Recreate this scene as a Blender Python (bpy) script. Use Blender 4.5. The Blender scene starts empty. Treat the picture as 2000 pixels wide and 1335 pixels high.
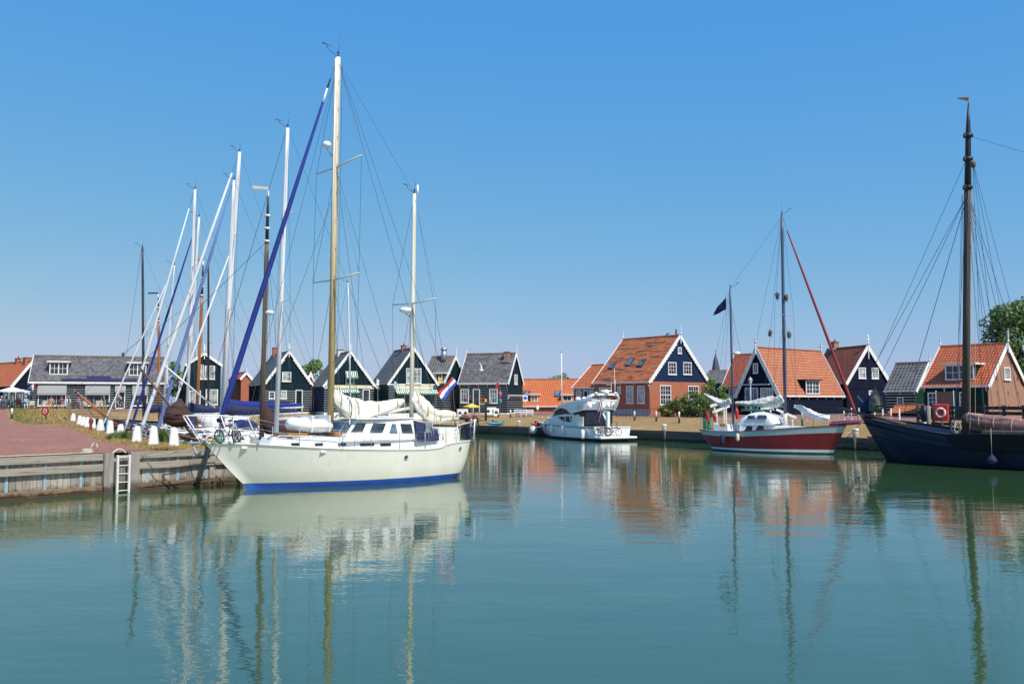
import bpy, bmesh, math, random
from mathutils import Vector, Matrix, noise as mnoise
RND = random.Random(11)
PI = math.pi
scene = bpy.context.scene
COL = scene.collection

# ------------------------------------------------------------------ camera, sky, sun, exposure
F, CZ = 1750.0, 3.25                      # focal length in pixels of the 2000 px frame, eye height above water
PITCH = math.atan(118.5 / F)
cam = bpy.data.objects.new('camera', bpy.data.cameras.new('camera'))
COL.objects.link(cam)
cam.location = (0, 0, CZ)
cam.rotation_euler = (PI / 2 + PITCH, 0, 0)
cam.data.sensor_width = 36
cam.data.lens = 36 * F / 2000
cam.data.clip_start = 0.1
cam.data.clip_end = 6000
scene.camera = cam

SUN_AZ = math.atan2(0.65, -0.76)          # compass style, clockwise from +Y
SUN_EL = math.radians(50)
world = bpy.data.worlds.new('World')
scene.world = world
world.use_nodes = True
wn = world.node_tree.nodes
wl = world.node_tree.links
bg = wn['Background']
sky = wn.new('ShaderNodeTexSky')
sky.sky_type = 'NISHITA'
sky.sun_disc = False
sky.sun_elevation = SUN_EL
sky.sun_rotation = SUN_AZ
sky.altitude = 0
sky.air_density = 1.0
sky.dust_density = 0.6
sky.ozone_density = 4.0
# grade the physical sky per channel: the photograph's sky is a deeper blue with a softer fall-off to the horizon
sep = wn.new('ShaderNodeSeparateColor')
com = wn.new('ShaderNodeCombineColor')
wl.new(sky.outputs[0], sep.inputs[0])
outs = []
for i, (k, g) in enumerate(((0.76, 1.07), (2.44, 0.44), (7.75, -0.035))):
    pw = wn.new('ShaderNodeMath'); pw.operation = 'POWER'
    wl.new(sep.outputs[i], pw.inputs[0]); pw.inputs[1].default_value = g
    ml = wn.new('ShaderNodeMath'); ml.operation = 'MULTIPLY'
    wl.new(pw.outputs[0], ml.inputs[0]); ml.inputs[1].default_value = k
    outs.append(ml.outputs[0])
cap = wn.new('ShaderNodeMath'); cap.operation = 'MULTIPLY'
wl.new(outs[1], cap.inputs[0]); cap.inputs[1].default_value = 0.78
mn = wn.new('ShaderNodeMath'); mn.operation = 'MINIMUM'
wl.new(outs[0], mn.inputs[0]); wl.new(cap.outputs[0], mn.inputs[1])
wl.new(mn.outputs[0], com.inputs[0]); wl.new(outs[1], com.inputs[1]); wl.new(outs[2], com.inputs[2])
wl.new(com.outputs[0], bg.inputs[0])
bg.inputs[1].default_value = 0.076

sl = bpy.data.lights.new('sun', 'SUN')
sl.energy = 3.9
sl.angle = math.radians(0.53)
sl.color = (1.0, 0.945, 0.86)
so = bpy.data.objects.new('sun', sl)
COL.objects.link(so)
sd = Vector((math.sin(SUN_AZ) * math.cos(SUN_EL), math.cos(SUN_AZ) * math.cos(SUN_EL), math.sin(SUN_EL)))
so.rotation_euler = sd.to_track_quat('Z', 'Y').to_euler()
so.location = (40, -40, 60)

scene.view_settings.view_transform = 'Standard'
scene.view_settings.look = 'None'
scene.view_settings.gamma = 1
scene.view_settings.exposure = 0.4
scene.view_settings.use_curve_mapping = False

# ------------------------------------------------------------------ helpers: viewing rays, frames
def ray(px, py):
    x, y = (px - 1000) / F, (667.5 - py) / F
    return Vector((x, math.cos(PITCH) - y * math.sin(PITCH), math.sin(PITCH) + y * math.cos(PITCH)))

def at(px, py, Y):
    d = ray(px, py)
    t = Y / d.y
    return Vector((d.x * t, Y, CZ + d.z * t))

def on(px, py, z):
    d = ray(px, py)
    t = (z - CZ) / d.z
    return Vector((d.x * t, d.y * t, z))

class Frame:                              # a thing's own axes: u forward (x), n to the left (y)
    def __init__(s, ox, oy, ux, uy, oz=0.0):
        l = math.hypot(ux, uy)
        s.o = Vector((ox, oy))
        s.u = Vector((ux / l, uy / l))
        s.n = Vector((-s.u.y, s.u.x))
        s.oz = oz
        s.rz = math.atan2(s.u.y, s.u.x)
    def xz(s, px, py, y=0.0):
        d = ray(px, py)
        d2 = Vector((d.x, d.y))
        t = (y + s.o.dot(s.n)) / d2.dot(s.n)
        return (d2 * t - s.o).dot(s.u), CZ + d.z * t - s.oz
    def yz(s, px, py, x=0.0):
        d = ray(px, py)
        d2 = Vector((d.x, d.y))
        t = (x + s.o.dot(s.u)) / d2.dot(s.u)
        return (d2 * t - s.o).dot(s.n), CZ + d.z * t - s.oz
    def w(s, x, y, z=0.0):
        p = s.o + s.u * x + s.n * y
        return Vector((p.x, p.y, z + s.oz))

def lerp(a, b, t):
    return a + (b - a) * t

def interp(pts, x):
    if x <= pts[0][0]:
        return pts[0][1]
    for (x0, y0), (x1, y1) in zip(pts, pts[1:]):
        if x <= x1:
            return lerp(y0, y1, (x - x0) / (x1 - x0))
    return pts[-1][1]

# ------------------------------------------------------------------ helpers: objects and meshes
def tag(o, label, cat, group=None):
    o['label'] = label
    o['category'] = cat
    if group:
        o['group'] = group
    return o

def empty(name, loc, rz=0.0, label=None, cat=None, group=None):
    o = bpy.data.objects.new(name, None)
    COL.objects.link(o)
    o.location = loc
    o.rotation_euler = (0, 0, rz)
    o.empty_display_size = 0.3
    if label:
        tag(o, label, cat, group)
    return o

def copy_tree(o, parent=None):
    c = o.copy()
    COL.objects.link(c)
    if parent:
        c.parent = parent
    for ch in KIDS.get(o.name, []):
        copy_tree(ch, c)
        KIDS.setdefault(c.name, []).append(ch)
    return c

KIDS = {}

def link(name, me, parent=None, kind=None):
    o = bpy.data.objects.new(name, me)
    COL.objects.link(o)
    if parent:
        o.parent = parent
        KIDS.setdefault(parent.name, []).append(o)
    if kind:
        o['kind'] = kind
    return o

class MB:
    def __init__(s):
        s.v, s.f, s.m, s.sm = [], [], [], []
    def add(s, vs, fs, m=0, smooth=False):
        b = len(s.v)
        s.v += [tuple(p) for p in vs]
        for f in fs:
            s.f.append(tuple(b + i for i in f))
            s.m.append(m)
            s.sm.append(smooth)
        return s
    def box(s, c, d, m=0, rz=0.0, ry=0.0):
        x, y, z = d[0] / 2, d[1] / 2, d[2] / 2
        vs = [Vector((a * x, b * y, e * z)) for e in (-1, 1) for b in (-1, 1) for a in (-1, 1)]
        if ry:
            q = Matrix.Rotation(ry, 3, 'Y')
            vs = [q @ p for p in vs]
        if rz:
            q = Matrix.Rotation(rz, 3, 'Z')
            vs = [q @ p for p in vs]
        vs = [p + Vector(c) for p in vs]
        return s.hexa(vs, m)
    def hexa(s, vs, m=0):
        return s.add(vs, [(0, 2, 3, 1), (4, 5, 7, 6), (0, 1, 5, 4), (1, 3, 7, 5), (3, 2, 6, 7), (2, 0, 4, 6)], m)
    def bar(s, p, q, w, h, m=0, up=(0, 0, 1)):
        p, q = Vector(p), Vector(q)
        d = (q - p).normalized()
        up = Vector(up)
        if abs(d.dot(up)) > 0.98:
            up = Vector((0, 1, 0))
        a = d.cross(up).normalized() * (w / 2)
        b = a.cross(d).normalized() * (h / 2)
        vs = []
        for e in (p, q):
            vs += [e - a - b, e + a - b, e - a + b, e + a + b]
        return s.hexa(vs, m)
    def tube(s, pts, r, n=6, m=0, smooth=True, cap=True, sx=1.0):
        pts = [Vector(p) for p in pts]
        k = len(pts)
        rr = r if isinstance(r, (list, tuple)) else [r] * k
        rings = []
        ref = None
        for i, p in enumerate(pts):
            d = (pts[min(i + 1, k - 1)] - pts[max(i - 1, 0)]).normalized()
            if ref is None:
                ref = Vector((0, 0, 1)) if abs(d.z) < 0.9 else Vector((1, 0, 0))
            a = d.cross(ref).normalized()
            b = a.cross(d).normalized()
            ref = b
            rings.append([p + (a * (math.cos(2 * PI * j / n) * sx) + b * math.sin(2 * PI * j / n)) * rr[i] for j in range(n)])
        return s.loft(rings, m, smooth, cap)
    def loft(s, rings, m=0, smooth=True, cap=True, closed=True):
        n = len(rings[0])
        vs = [p for r in rings for p in r]
        fs = []
        for i in range(len(rings) - 1):
            for j in range(n if closed else n - 1):
                a, b = i * n + j, i * n + (j + 1) % n
                fs.append((a, b, b + n, a + n))
        s.add(vs, fs, m, smooth)
        if cap and closed:
            b0 = len(s.v) - len(vs)
            s.f.append(tuple(b0 + j for j in reversed(range(n))))
            s.f.append(tuple(b0 + (len(rings) - 1) * n + j for j in range(n)))
            s.m += [m, m]
            s.sm += [False, False]
        return s
    def lathe(s, prof, c=(0, 0, 0), n=12, m=0, smooth=True):
        c = Vector(c)
        return s.loft([[c + Vector((r * math.cos(2 * PI * j / n), r * math.sin(2 * PI * j / n), z)) for j in range(n)] for r, z in prof], m, smooth)
    def ball(s, c, r, n=10, m=0):
        c = Vector(c)
        rx, ry, rz = r if isinstance(r, (list, tuple)) else (r, r, r)
        rings = []
        k = max(4, n // 2 + 1)
        for i in range(k + 1):
            a = -PI / 2 + PI * i / k
            e = max(math.cos(a), 0.02)
            rings.append([c + Vector((rx * e * math.cos(2 * PI * j / n), ry * e * math.sin(2 * PI * j / n), rz * math.sin(a))) for j in range(n)])
        return s.loft(rings, m)
    def prism(s, poly, ext, m=0):
        n = len(poly)
        e = Vector(ext)
        vs = [Vector(p) for p in poly] + [Vector(p) + e for p in poly]
        fs = [tuple(reversed(range(n))), tuple(range(n, 2 * n))] + [(i, (i + 1) % n, n + (i + 1) % n, n + i) for i in range(n)]
        return s.add(vs, fs, m)
    def torus(s, c, R_, r, axis='Y', n=20, k=6, m=0):
        c = Vector(c)
        rings = []
        for i in range(n + 1):
            a = 2 * PI * i / n
            ring = []
            for j in range(k):
                b = 2 * PI * j / k
                q = (R_ + r * math.cos(b))
                x, y, z = q * math.cos(a), r * math.sin(b), q * math.sin(a)
                if axis == 'Z':
                    x, y, z = x, z, y
                if axis == 'X':
                    x, y, z = y, x, z
                ring.append(c + Vector((x, y, z)))
            rings.append(ring)
        return s.loft(rings, m, True, False)
    def mesh(s, name, mats, uv=True, bevel=0.0, fix=True):
        me = bpy.data.meshes.new(name)
        me.from_pydata(s.v, [], s.f)
        mats = mats if isinstance(mats, (list, tuple)) else [mats]
        for q in mats:
            me.materials.append(q)
        me.polygons.foreach_set('material_index', s.m)
        me.polygons.foreach_set('use_smooth', s.sm)
        if fix or bevel:
            bm = bmesh.new()
            bm.from_mesh(me)
            if bevel:
                bmesh.ops.remove_doubles(bm, verts=bm.verts, dist=1e-4)
            bmesh.ops.recalc_face_normals(bm, faces=bm.faces)
            if bevel:
                es = [e for e in bm.edges if len(e.link_faces) == 2 and e.calc_face_angle(0) > 0.5]
                bmesh.ops.bevel(bm, geom=es, offset=bevel, segments=2, affect='EDGES', profile=0.5, clamp_overlap=True)
            bm.to_mesh(me)
            bm.free()
        me.update()
        if uv and len(me.polygons) < 30000:
            lay = me.uv_layers.new(name='UVMap').data
            for p in me.polygons:
                nx, ny, nz = p.normal
                if abs(nz) > 0.97:
                    t, b = Vector((1, 0, 0)), Vector((0, 1, 0))
                else:
                    t = Vector((-ny, nx, 0)).normalized()
                    b = p.normal.cross(t)
                for li in p.loop_indices:
                    co = me.vertices[me.loops[li].vertex_index].co
                    lay[li].uv = (co.dot(t), co.dot(b))
        return me
    def build(s, name, mats, parent=None, kind=None, uv=False, bevel=0.0):
        return link(name, s.mesh(name, mats, uv, bevel), parent, kind)

# ------------------------------------------------------------------ materials (all procedural)
class NT:
    def __init__(s, name):
        s.mat = bpy.data.materials.new(name)
        s.mat.use_nodes = True
        s.t = s.mat.node_tree
        s.b = s.t.nodes['Principled BSDF']
    def n(s, typ, **kw):
        q = s.t.nodes.new(typ)
        for k, v in kw.items():
            setattr(q, k, v)
        return q
    def l(s, a, b):
        s.t.links.new(a, b)
    def mix(s, fac, a, b, blend='MIX'):
        q = s.n('ShaderNodeMix', data_type='RGBA', blend_type=blend)
        for i, x in ((0, fac), (6, a), (7, b)):
            if hasattr(x, 'is_output') or isinstance(x, bpy.types.NodeSocket):
                s.l(x, q.inputs[i])
            elif i == 0:
                q.inputs[0].default_value = x
            else:
                q.inputs[i].default_value = (*x[:3], 1)
        return q.outputs[2]
    def noise(s, vec, scale, detail=4, rough=0.6):
        q = s.n('ShaderNodeTexNoise')
        q.inputs['Scale'].default_value = scale
        q.inputs['Detail'].default_value = detail
        q.inputs['Roughness'].default_value = rough
        if vec is not None:
            s.l(vec, q.inputs['Vector'])
        return q.outputs['Fac']
    def remap(s, x, a, b, c=0.0, d=1.0):
        q = s.n('ShaderNodeMapRange')
        s.l(x, q.inputs[0])
        for i, v in enumerate((a, b, c, d)):
            q.inputs[i + 1].default_value = v
        return q.outputs[0]
    def vec(s, kind='Object', scale=(1, 1, 1)):
        q = s.n('ShaderNodeTexCoord')
        mp = s.n('ShaderNodeMapping')
        mp.inputs['Scale'].default_value = scale
        s.l(q.outputs[kind], mp.inputs[0])
        return mp.outputs[0]
    def bump(s, h, strength, dist, prev=None):
        q = s.n('ShaderNodeBump')
        q.inputs['Strength'].default_value = strength
        q.inputs['Distance'].default_value = dist
        s.l(h, q.inputs['Height'])
        if prev is not None:
            s.l(prev, q.inputs['Normal'])
        return q.outputs[0]

def dk(c, f):
    return tuple(max(0.0, min(1.0, x * f)) for x in c)

def mat(name, col, rough=0.6, var=0.14, sc=1.5, bump=0.0, bsc=18.0, metal=0.0, stretch=(1, 1, 1), dirt=None, dirtamt=0.35, spec=0.5, coat=0.0, rnd=0.0):
    t = NT(name)
    v = t.vec('Object', stretch)
    n1 = t.noise(v, sc, 5, 0.65)
    c = t.mix(t.remap(n1, 0.3, 0.7), dk(col, 1 - var), dk(col, 1 + var))
    if dirt is not None:
        n2 = t.noise(v, sc * 3.1, 6, 0.7)
        c = t.mix(t.remap(n2, 0.52, 0.75, 0.0, dirtamt), c, dirt)
    if rnd:
        oi = t.n('ShaderNodeObjectInfo')
        c = t.mix(1.0, c, (1, 1, 1), 'MULTIPLY')
        g = t.remap(oi.outputs['Random'], 0, 1, 1 - rnd, 1 + rnd)
        q = t.n('ShaderNodeVectorMath', operation='SCALE')
        t.l(c, q.inputs[0])
        t.l(g, q.inputs['Scale'])
        c = q.outputs[0]
    t.l(c, t.b.inputs['Base Color'])
    t.b.inputs['Roughness'].default_value = rough
    t.b.inputs['Metallic'].default_value = metal
    t.b.inputs['Specular IOR Level'].default_value = spec
    t.b.inputs['Coat Weight'].default_value = coat
    if bump:
        t.l(t.bump(t.noise(v, bsc, 4), bump, 0.035), t.b.inputs['Normal'])
    return t.mat

def brickmat(name, c1, c2, mortar, bw=0.22, bh=0.065, msize=0.008, rough=0.85, offset=0.5, patch=None, big=0.25):
    t = NT(name)
    v = t.vec('UV')
    b = t.n('ShaderNodeTexBrick')
    b.offset = offset
    t.l(v, b.inputs['Vector'])
    b.inputs['Color1'].default_value = (*c1, 1)
    b.inputs['Color2'].default_value = (*c2, 1)
    b.inputs['Mortar'].default_value = (*mortar, 1)
    b.inputs['Scale'].default_value = 1
    b.inputs['Mortar Size'].default_value = msize
    b.inputs['Brick Width'].default_value = bw
    b.inputs['Row Height'].default_value = bh
    n1 = t.noise(v, 0.45, 5, 0.65)
    c = t.mix(t.remap(n1, 0.3, 0.7, 0.0, big), b.outputs['Color'], dk(c1, 0.45))
    if patch:
        c = t.mix(t.remap(t.noise(v, 0.28, 6, 0.7), 0.5, 0.68, 0, 0.5), c, patch)
    t.l(c, t.b.inputs['Base Color'])
    t.b.inputs['Roughness'].default_value = rough
    t.l(t.bump(b.outputs['Fac'], 0.5, -0.008), t.b.inputs['Normal'])
    return t.mat

def tilemat(name, c1, c2, dark, tw=0.24, th=0.32, wave=0.03, moss=0.3, rough=0.7, mosscol=(0.05, 0.045, 0.03), moss_at=0.56, msize=0.014, mw=0.16, ms=(0.6, 2.4, 1)):
    t = NT(name)
    v = t.vec('UV')
    b = t.n('ShaderNodeTexBrick')
    b.offset = 0.0 if wave else 0.5
    t.l(v, b.inputs['Vector'])
    b.inputs['Color1'].default_value = (*c1, 1)
    b.inputs['Color2'].default_value = (*c2, 1)
    b.inputs['Mortar'].default_value = (*dark, 1)
    b.inputs['Scale'].default_value = 1
    b.inputs['Mortar Size'].default_value = msize
    b.inputs['Brick Width'].default_value = tw
    b.inputs['Row Height'].default_value = th
    vs = t.vec('UV', ms)
    n1 = t.noise(vs, 1.0, 6, 0.7)
    c = t.mix(t.remap(n1, moss_at, moss_at + mw, 0.0, moss), b.outputs['Color'], mosscol)
    n2 = t.noise(v, 0.35, 3, 0.5)
    c = t.mix(t.remap(n2, 0.35, 0.65, 0.0, 0.28), c, dk(c1, 0.55))
    t.l(c, t.b.inputs['Base Color'])
    t.b.inputs['Roughness'].default_value = rough
    prev = None
    if wave:
        w = t.n('ShaderNodeTexWave', wave_type='BANDS', bands_direction='X', wave_profile='SIN')
        w.inputs['Scale'].default_value = 2 * PI / (20 * tw)
        t.l(v, w.inputs['Vector'])
        prev = t.bump(w.outputs['Fac'], 0.8, wave)
    t.l(t.bump(b.outputs['Fac'], 0.5, -0.012, prev), t.b.inputs['Normal'])
    return t.mat

def glassmat(name, col, rough=0.08):
    t = NT(name)
    v = t.vec('Object')
    n1 = t.noise(v, 1.7, 3, 0.5)
    t.l(t.mix(t.remap(n1, 0.35, 0.65), dk(col, 0.4), dk(col, 1.6)), t.b.inputs['Base Color'])
    t.b.inputs['Roughness'].default_value = rough
    t.l(t.bump(t.noise(v, 0.8, 2), 0.15, 0.02), t.b.inputs['Normal'])
    return t.mat

def stripemat(name, c1, c2, per, axis='X'):
    t = NT(name)
    w = t.n('ShaderNodeTexWave', wave_type='BANDS', bands_direction=axis, wave_profile='SIN')
    w.inputs['Scale'].default_value = 2 * PI / (20 * per)
    t.l(t.vec('Object'), w.inputs['Vector'])
    t.l(t.mix(t.remap(w.outputs['Fac'], 0.47, 0.53), c1, c2), t.b.inputs['Base Color'])
    t.b.inputs['Roughness'].default_value = 0.8
    return t.mat

def woodmat(name, c1, c2, dark, axis=2, sc=1.0, rough=0.85, rnd=0.25, wet=None):
    t = NT(name)
    st = [9, 9, 9]
    st[axis] = 0.7
    v = t.vec('Object', st)
    oi = t.n('ShaderNodeObjectInfo')
    add = t.n('ShaderNodeVectorMath', operation='ADD')
    t.l(v, add.inputs[0])
    m = t.n('ShaderNodeVectorMath', operation='SCALE')
    cx = t.n('ShaderNodeCombineXYZ')
    for i in range(3):
        t.l(oi.outputs['Random'], cx.inputs[i])
    t.l(cx.outputs[0], m.inputs[0])
    m.inputs['Scale'].default_value = 37
    t.l(m.outputs[0], add.inputs[1])
    n1 = t.noise(add.outputs[0], sc, 6, 0.7)
    c = t.mix(t.remap(n1, 0.3, 0.68), c1, c2)
    n2 = t.noise(add.outputs[0], sc * 2.7, 4, 0.6)
    c = t.mix(t.remap(n2, 0.58, 0.72, 0, 0.75), c, dark)
    g = t.remap(oi.outputs['Random'], 0, 1, 1 - rnd, 1 + rnd)
    q = t.n('ShaderNodeVectorMath', operation='SCALE')
    t.l(c, q.inputs[0])
    t.l(g, q.inputs['Scale'])
    c = q.outputs[0]
    if wet is not None:                   # algae and wetness up to a height above the water line
        ge = t.n('ShaderNodeNewGeometry')
        sp = t.n('ShaderNodeSeparateXYZ')
        t.l(ge.outputs['Position'], sp.inputs[0])
        nn = t.noise(ge.outputs['Position'], 3.0, 5, 0.7)
        ad = t.n('ShaderNodeMath', operation='ADD')
        t.l(sp.outputs['Z'], ad.inputs[0])
        t.l(t.remap(nn, 0.2, 0.8, -0.2, 0.2), ad.inputs[1])
        c = t.mix(t.remap(ad.outputs[0], wet[1] * 0.5, wet[1], 0.9, 0.0), c, wet[0])
    t.l(c, t.b.inputs['Base Color'])
    t.b.inputs['Roughness'].default_value = rough
    t.l(t.bump(n1, 0.5, 0.012), t.b.inputs['Normal'])
    return t.mat

M = {}
M['white'] = mat('white_paint', (0.78, 0.78, 0.75), 0.5, 0.06, 1.2, dirt=(0.42, 0.40, 0.34), dirtamt=0.25)
M['white2'] = mat('weathered_white_paint', (0.64, 0.63, 0.58), 0.65, 0.08, 2.0, dirt=(0.35, 0.33, 0.27), dirtamt=0.45)
M['gel'] = mat('white_gelcoat', (0.80, 0.80, 0.78), 0.22, 0.03, 0.8, dirt=(0.55, 0.53, 0.48), dirtamt=0.2, coat=0.3)
def hullmat(name, col, grime, streak):
    t = NT(name)
    v = t.vec('Object', (1, 1, 1))
    c = t.mix(t.remap(t.noise(v, 0.8, 4, 0.6), 0.3, 0.7), dk(col, 0.95), dk(col, 1.04))
    vs = t.vec('Object', (3.2, 3.2, 0.22))
    c = t.mix(t.remap(t.noise(vs, 1.0, 6, 0.75), 0.54, 0.78, 0, 0.5), c, grime)
    q = t.n('ShaderNodeTexCoord')
    sp = t.n('ShaderNodeSeparateXYZ')
    t.l(q.outputs['Object'], sp.inputs[0])
    ad = t.n('ShaderNodeMath', operation='MULTIPLY_ADD')
    t.l(t.noise(t.vec('Object', (1.2, 1.2, 0.5)), 1.0, 6, 0.75), ad.inputs[0]); ad.inputs[1].default_value = -0.9
    t.l(sp.outputs['Z'], ad.inputs[2])
    c = t.mix(t.remap(ad.outputs[0], -0.25, 0.25, 0.55, 0.0), c, grime)
    vr = t.vec('Object', (7, 7, 0.12))
    c = t.mix(t.remap(t.noise(vr, 1.0, 3, 0.5), 0.66, 0.76, 0, 0.4), c, streak)
    t.l(c, t.b.inputs['Base Color'])
    t.b.inputs['Roughness'].default_value = 0.33
    t.b.inputs['Coat Weight'].default_value = 0.15
    t.l(t.bump(t.noise(t.vec('Object', (0.7, 0.7, 0.5)), 1.0, 2), 0.3, 0.02), t.b.inputs['Normal'])
    return t.mat
M['cream'] = hullmat('cream_hull_paint', (0.75, 0.74, 0.64), (0.56, 0.55, 0.40), (0.50, 0.36, 0.20))
M['bluehull'] = mat('blue_antifouling', (0.015, 0.085, 0.42), 0.55, 0.15, 1.0, dirt=(0.02, 0.05, 0.16), dirtamt=0.5)
M['bluecloth'] = mat('royal_blue_canvas', (0.006, 0.021, 0.18), 0.85, 0.2, 1.2, bump=0.4, bsc=9)
M['navycloth'] = mat('navy_canvas', (0.012, 0.018, 0.075), 0.8, 0.2, 1.5, bump=0.4, bsc=7)
M['blueclothp'] = mat('faded_blue_canvas', (0.11, 0.16, 0.36), 0.85, 0.18, 1.0, bump=0.3, bsc=9)
M['sail'] = mat('white_sailcloth', (0.76, 0.73, 0.64), 0.8, 0.10, 1.6, bump=1.0, bsc=4.0, dirt=(0.5, 0.45, 0.34), dirtamt=0.3)
M['tinted'] = glassmat('tinted_yacht_glass', (0.010, 0.013, 0.026), 0.2)
M['furlcloth'] = mat('shade_greyed_canvas', (0.60, 0.61, 0.63), 0.8, 0.08, 1.0, bump=0.4, bsc=6)  # white canvas greyed: the partial shade on the furled jibs is in the colour
M['tile_s'] = tilemat('pale_orange_pantiles', (0.52, 0.185, 0.085), (0.42, 0.13, 0.06), (0.14, 0.045, 0.02), moss=0.25)
M['navybul'] = mat('navy_bulwark_paint', (0.015, 0.024, 0.062), 0.4, 0.2, 0.7, dirt=(0.03, 0.033, 0.04), dirtamt=0.3, spec=0.35)
M['whitecloth'] = mat('white_canvas', (0.78, 0.78, 0.77), 0.75, 0.05, 1.0, bump=0.4, bsc=6)
M['brownsail'] = mat('brown_sail_canvas', (0.058, 0.026, 0.02), 0.9, 0.25, 1.2, bump=0.7, bsc=4)
M['pinksail'] = mat('faded_red_sailcloth', (0.34, 0.165, 0.14), 0.9, 0.15, 1.3, bump=0.8, bsc=5)
M['green_tarp'] = mat('olive_tarpaulin', (0.11, 0.115, 0.085), 0.85, 0.25, 1.4, bump=0.6, bsc=4)
M['greenpaint'] = mat('green_plastic', (0.02, 0.22, 0.07), 0.5, 0.1)
M['alu'] = mat('white_painted_mast', (0.66, 0.67, 0.68), 0.35, 0.05, 0.6, stretch=(3, 3, 0.3), dirt=(0.5, 0.5, 0.48), dirtamt=0.25)
M['alugrey'] = mat('grey_anodised_mast', (0.42, 0.44, 0.46), 0.4, 0.06, 0.6, metal=0.3)
M['oldmast'] = mat('yellowed_mast_paint', (0.52, 0.40, 0.19), 0.5, 0.2, 0.5, stretch=(5, 5, 0.25), dirt=(0.24, 0.17, 0.07), dirtamt=0.5)
M['mastpale'] = mat('cream_mast_paint', (0.72, 0.68, 0.55), 0.5, 0.1, 0.5, stretch=(5, 5, 0.25), dirt=(0.42, 0.33, 0.18), dirtamt=0.4)
M['bluemast'] = mat('blue_grey_mast', (0.085, 0.11, 0.19), 0.4, 0.15, 0.6, stretch=(3, 3, 0.3))
M['blackmast'] = mat('black_mast_paint', (0.016, 0.017, 0.022), 0.5, 0.25, 0.8)
M['darkmast'] = mat('dark_carbon_mast', (0.035, 0.04, 0.06), 0.4, 0.15, 0.8)
M['woodmast'] = mat('weathered_spar', (0.115, 0.085, 0.055), 0.75, 0.35, 0.6, stretch=(9, 9, 0.4), dirt=(0.03, 0.022, 0.015), dirtamt=0.7)
M['darkwood'] = mat('tarred_spar', (0.075, 0.052, 0.036), 0.75, 0.4, 0.5, stretch=(8, 8, 0.5), dirt=(0.17, 0.14, 0.11), dirtamt=0.5)
M['orangespar'] = mat('varnished_spar', (0.36, 0.13, 0.035), 0.4, 0.2, 0.7, stretch=(8, 8, 0.5))
M['redfurl'] = mat('dark_red_canvas', (0.25, 0.022, 0.022), 0.8, 0.2, 1.2, bump=0.4, bsc=9)
M['wire'] = mat('steel_wire', (0.10, 0.11, 0.13), 0.4, 0.1, metal=0.6)
M['rope'] = mat('pale_rope', (0.50, 0.44, 0.33), 0.9, 0.15, 8)
M['steel'] = mat('stainless_steel', (0.62, 0.63, 0.64), 0.25, 0.05, metal=0.9)
M['whitetube'] = mat('white_tube_rail', (0.76, 0.76, 0.74), 0.35, 0.04)
M['black'] = mat('black_rubber', (0.014, 0.014, 0.015), 0.7, 0.2)
M['iron'] = mat('black_iron', (0.02, 0.022, 0.026), 0.5, 0.2)
M['greysteel'] = mat('grey_painted_steel', (0.33, 0.34, 0.35), 0.5, 0.1)
M['bluesteel'] = mat('pale_blue_steel', (0.23, 0.38, 0.46), 0.6, 0.15, dirt=(0.16, 0.11, 0.07), dirtamt=0.5)
M['teak'] = mat('teak_boards', (0.32, 0.15, 0.06), 0.6, 0.2, 1.0, stretch=(1, 9, 9))
M['deckgrey'] = mat('pale_deck_paint', (0.60, 0.61, 0.58), 0.7, 0.08, 1.5)
M['navyhull'] = mat('navy_hull_paint', (0.007, 0.011, 0.032), 0.45, 0.25, 0.6, dirt=(0.03, 0.03, 0.034), dirtamt=0.35, spec=0.3)
M['blackhull'] = mat('black_hull_tar', (0.006, 0.007, 0.009), 0.55, 0.3, 0.8, spec=0.2)
M['redhull'] = mat('maroon_hull_paint', (0.225, 0.015, 0.019), 0.3, 0.15, 0.6, dirt=(0.30, 0.09, 0.08), dirtamt=0.3, coat=0.2)
M['greenhull'] = mat('pale_sage_strake', (0.40, 0.50, 0.47), 0.4, 0.06, 0.8, dirt=(0.3, 0.33, 0.3))
M['tealhull'] = mat('dark_teal_hull', (0.012, 0.06, 0.075), 0.35, 0.15, 0.8)
M['greyhull'] = mat('pale_grey_hull', (0.46, 0.53, 0.60), 0.35, 0.06, 0.8, dirt=(0.3, 0.33, 0.36), dirtamt=0.3)
M['bluegrey'] = mat('blue_grey_hull', (0.27, 0.36, 0.48), 0.35, 0.08, 0.8)
M['darkblue'] = mat('dark_blue_hull', (0.02, 0.04, 0.14), 0.3, 0.12, 0.8)
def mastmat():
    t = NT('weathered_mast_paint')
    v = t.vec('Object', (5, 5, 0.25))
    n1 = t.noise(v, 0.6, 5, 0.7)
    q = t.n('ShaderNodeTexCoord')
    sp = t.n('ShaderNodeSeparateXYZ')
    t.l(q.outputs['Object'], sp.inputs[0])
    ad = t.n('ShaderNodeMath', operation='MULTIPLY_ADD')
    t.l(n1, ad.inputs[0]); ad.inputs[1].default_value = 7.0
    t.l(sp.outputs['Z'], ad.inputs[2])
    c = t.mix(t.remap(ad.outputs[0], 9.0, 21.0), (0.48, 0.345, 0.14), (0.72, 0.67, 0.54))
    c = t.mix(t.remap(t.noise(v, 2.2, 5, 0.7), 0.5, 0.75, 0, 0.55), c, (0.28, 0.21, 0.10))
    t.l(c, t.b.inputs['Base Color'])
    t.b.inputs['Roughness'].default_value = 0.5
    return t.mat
M['oldmast'] = mastmat()
M['glass'] = glassmat('dark_window_glass', (0.035, 0.045, 0.06))
M['glass_b'] = glassmat('blue_window_glass', (0.10, 0.17, 0.24))
M['glass_c'] = glassmat('curtained_window_glass', (0.30, 0.33, 0.33), 0.15)
M['plexi'] = glassmat('clear_plastic_window', (0.22, 0.30, 0.36), 0.1)
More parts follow.
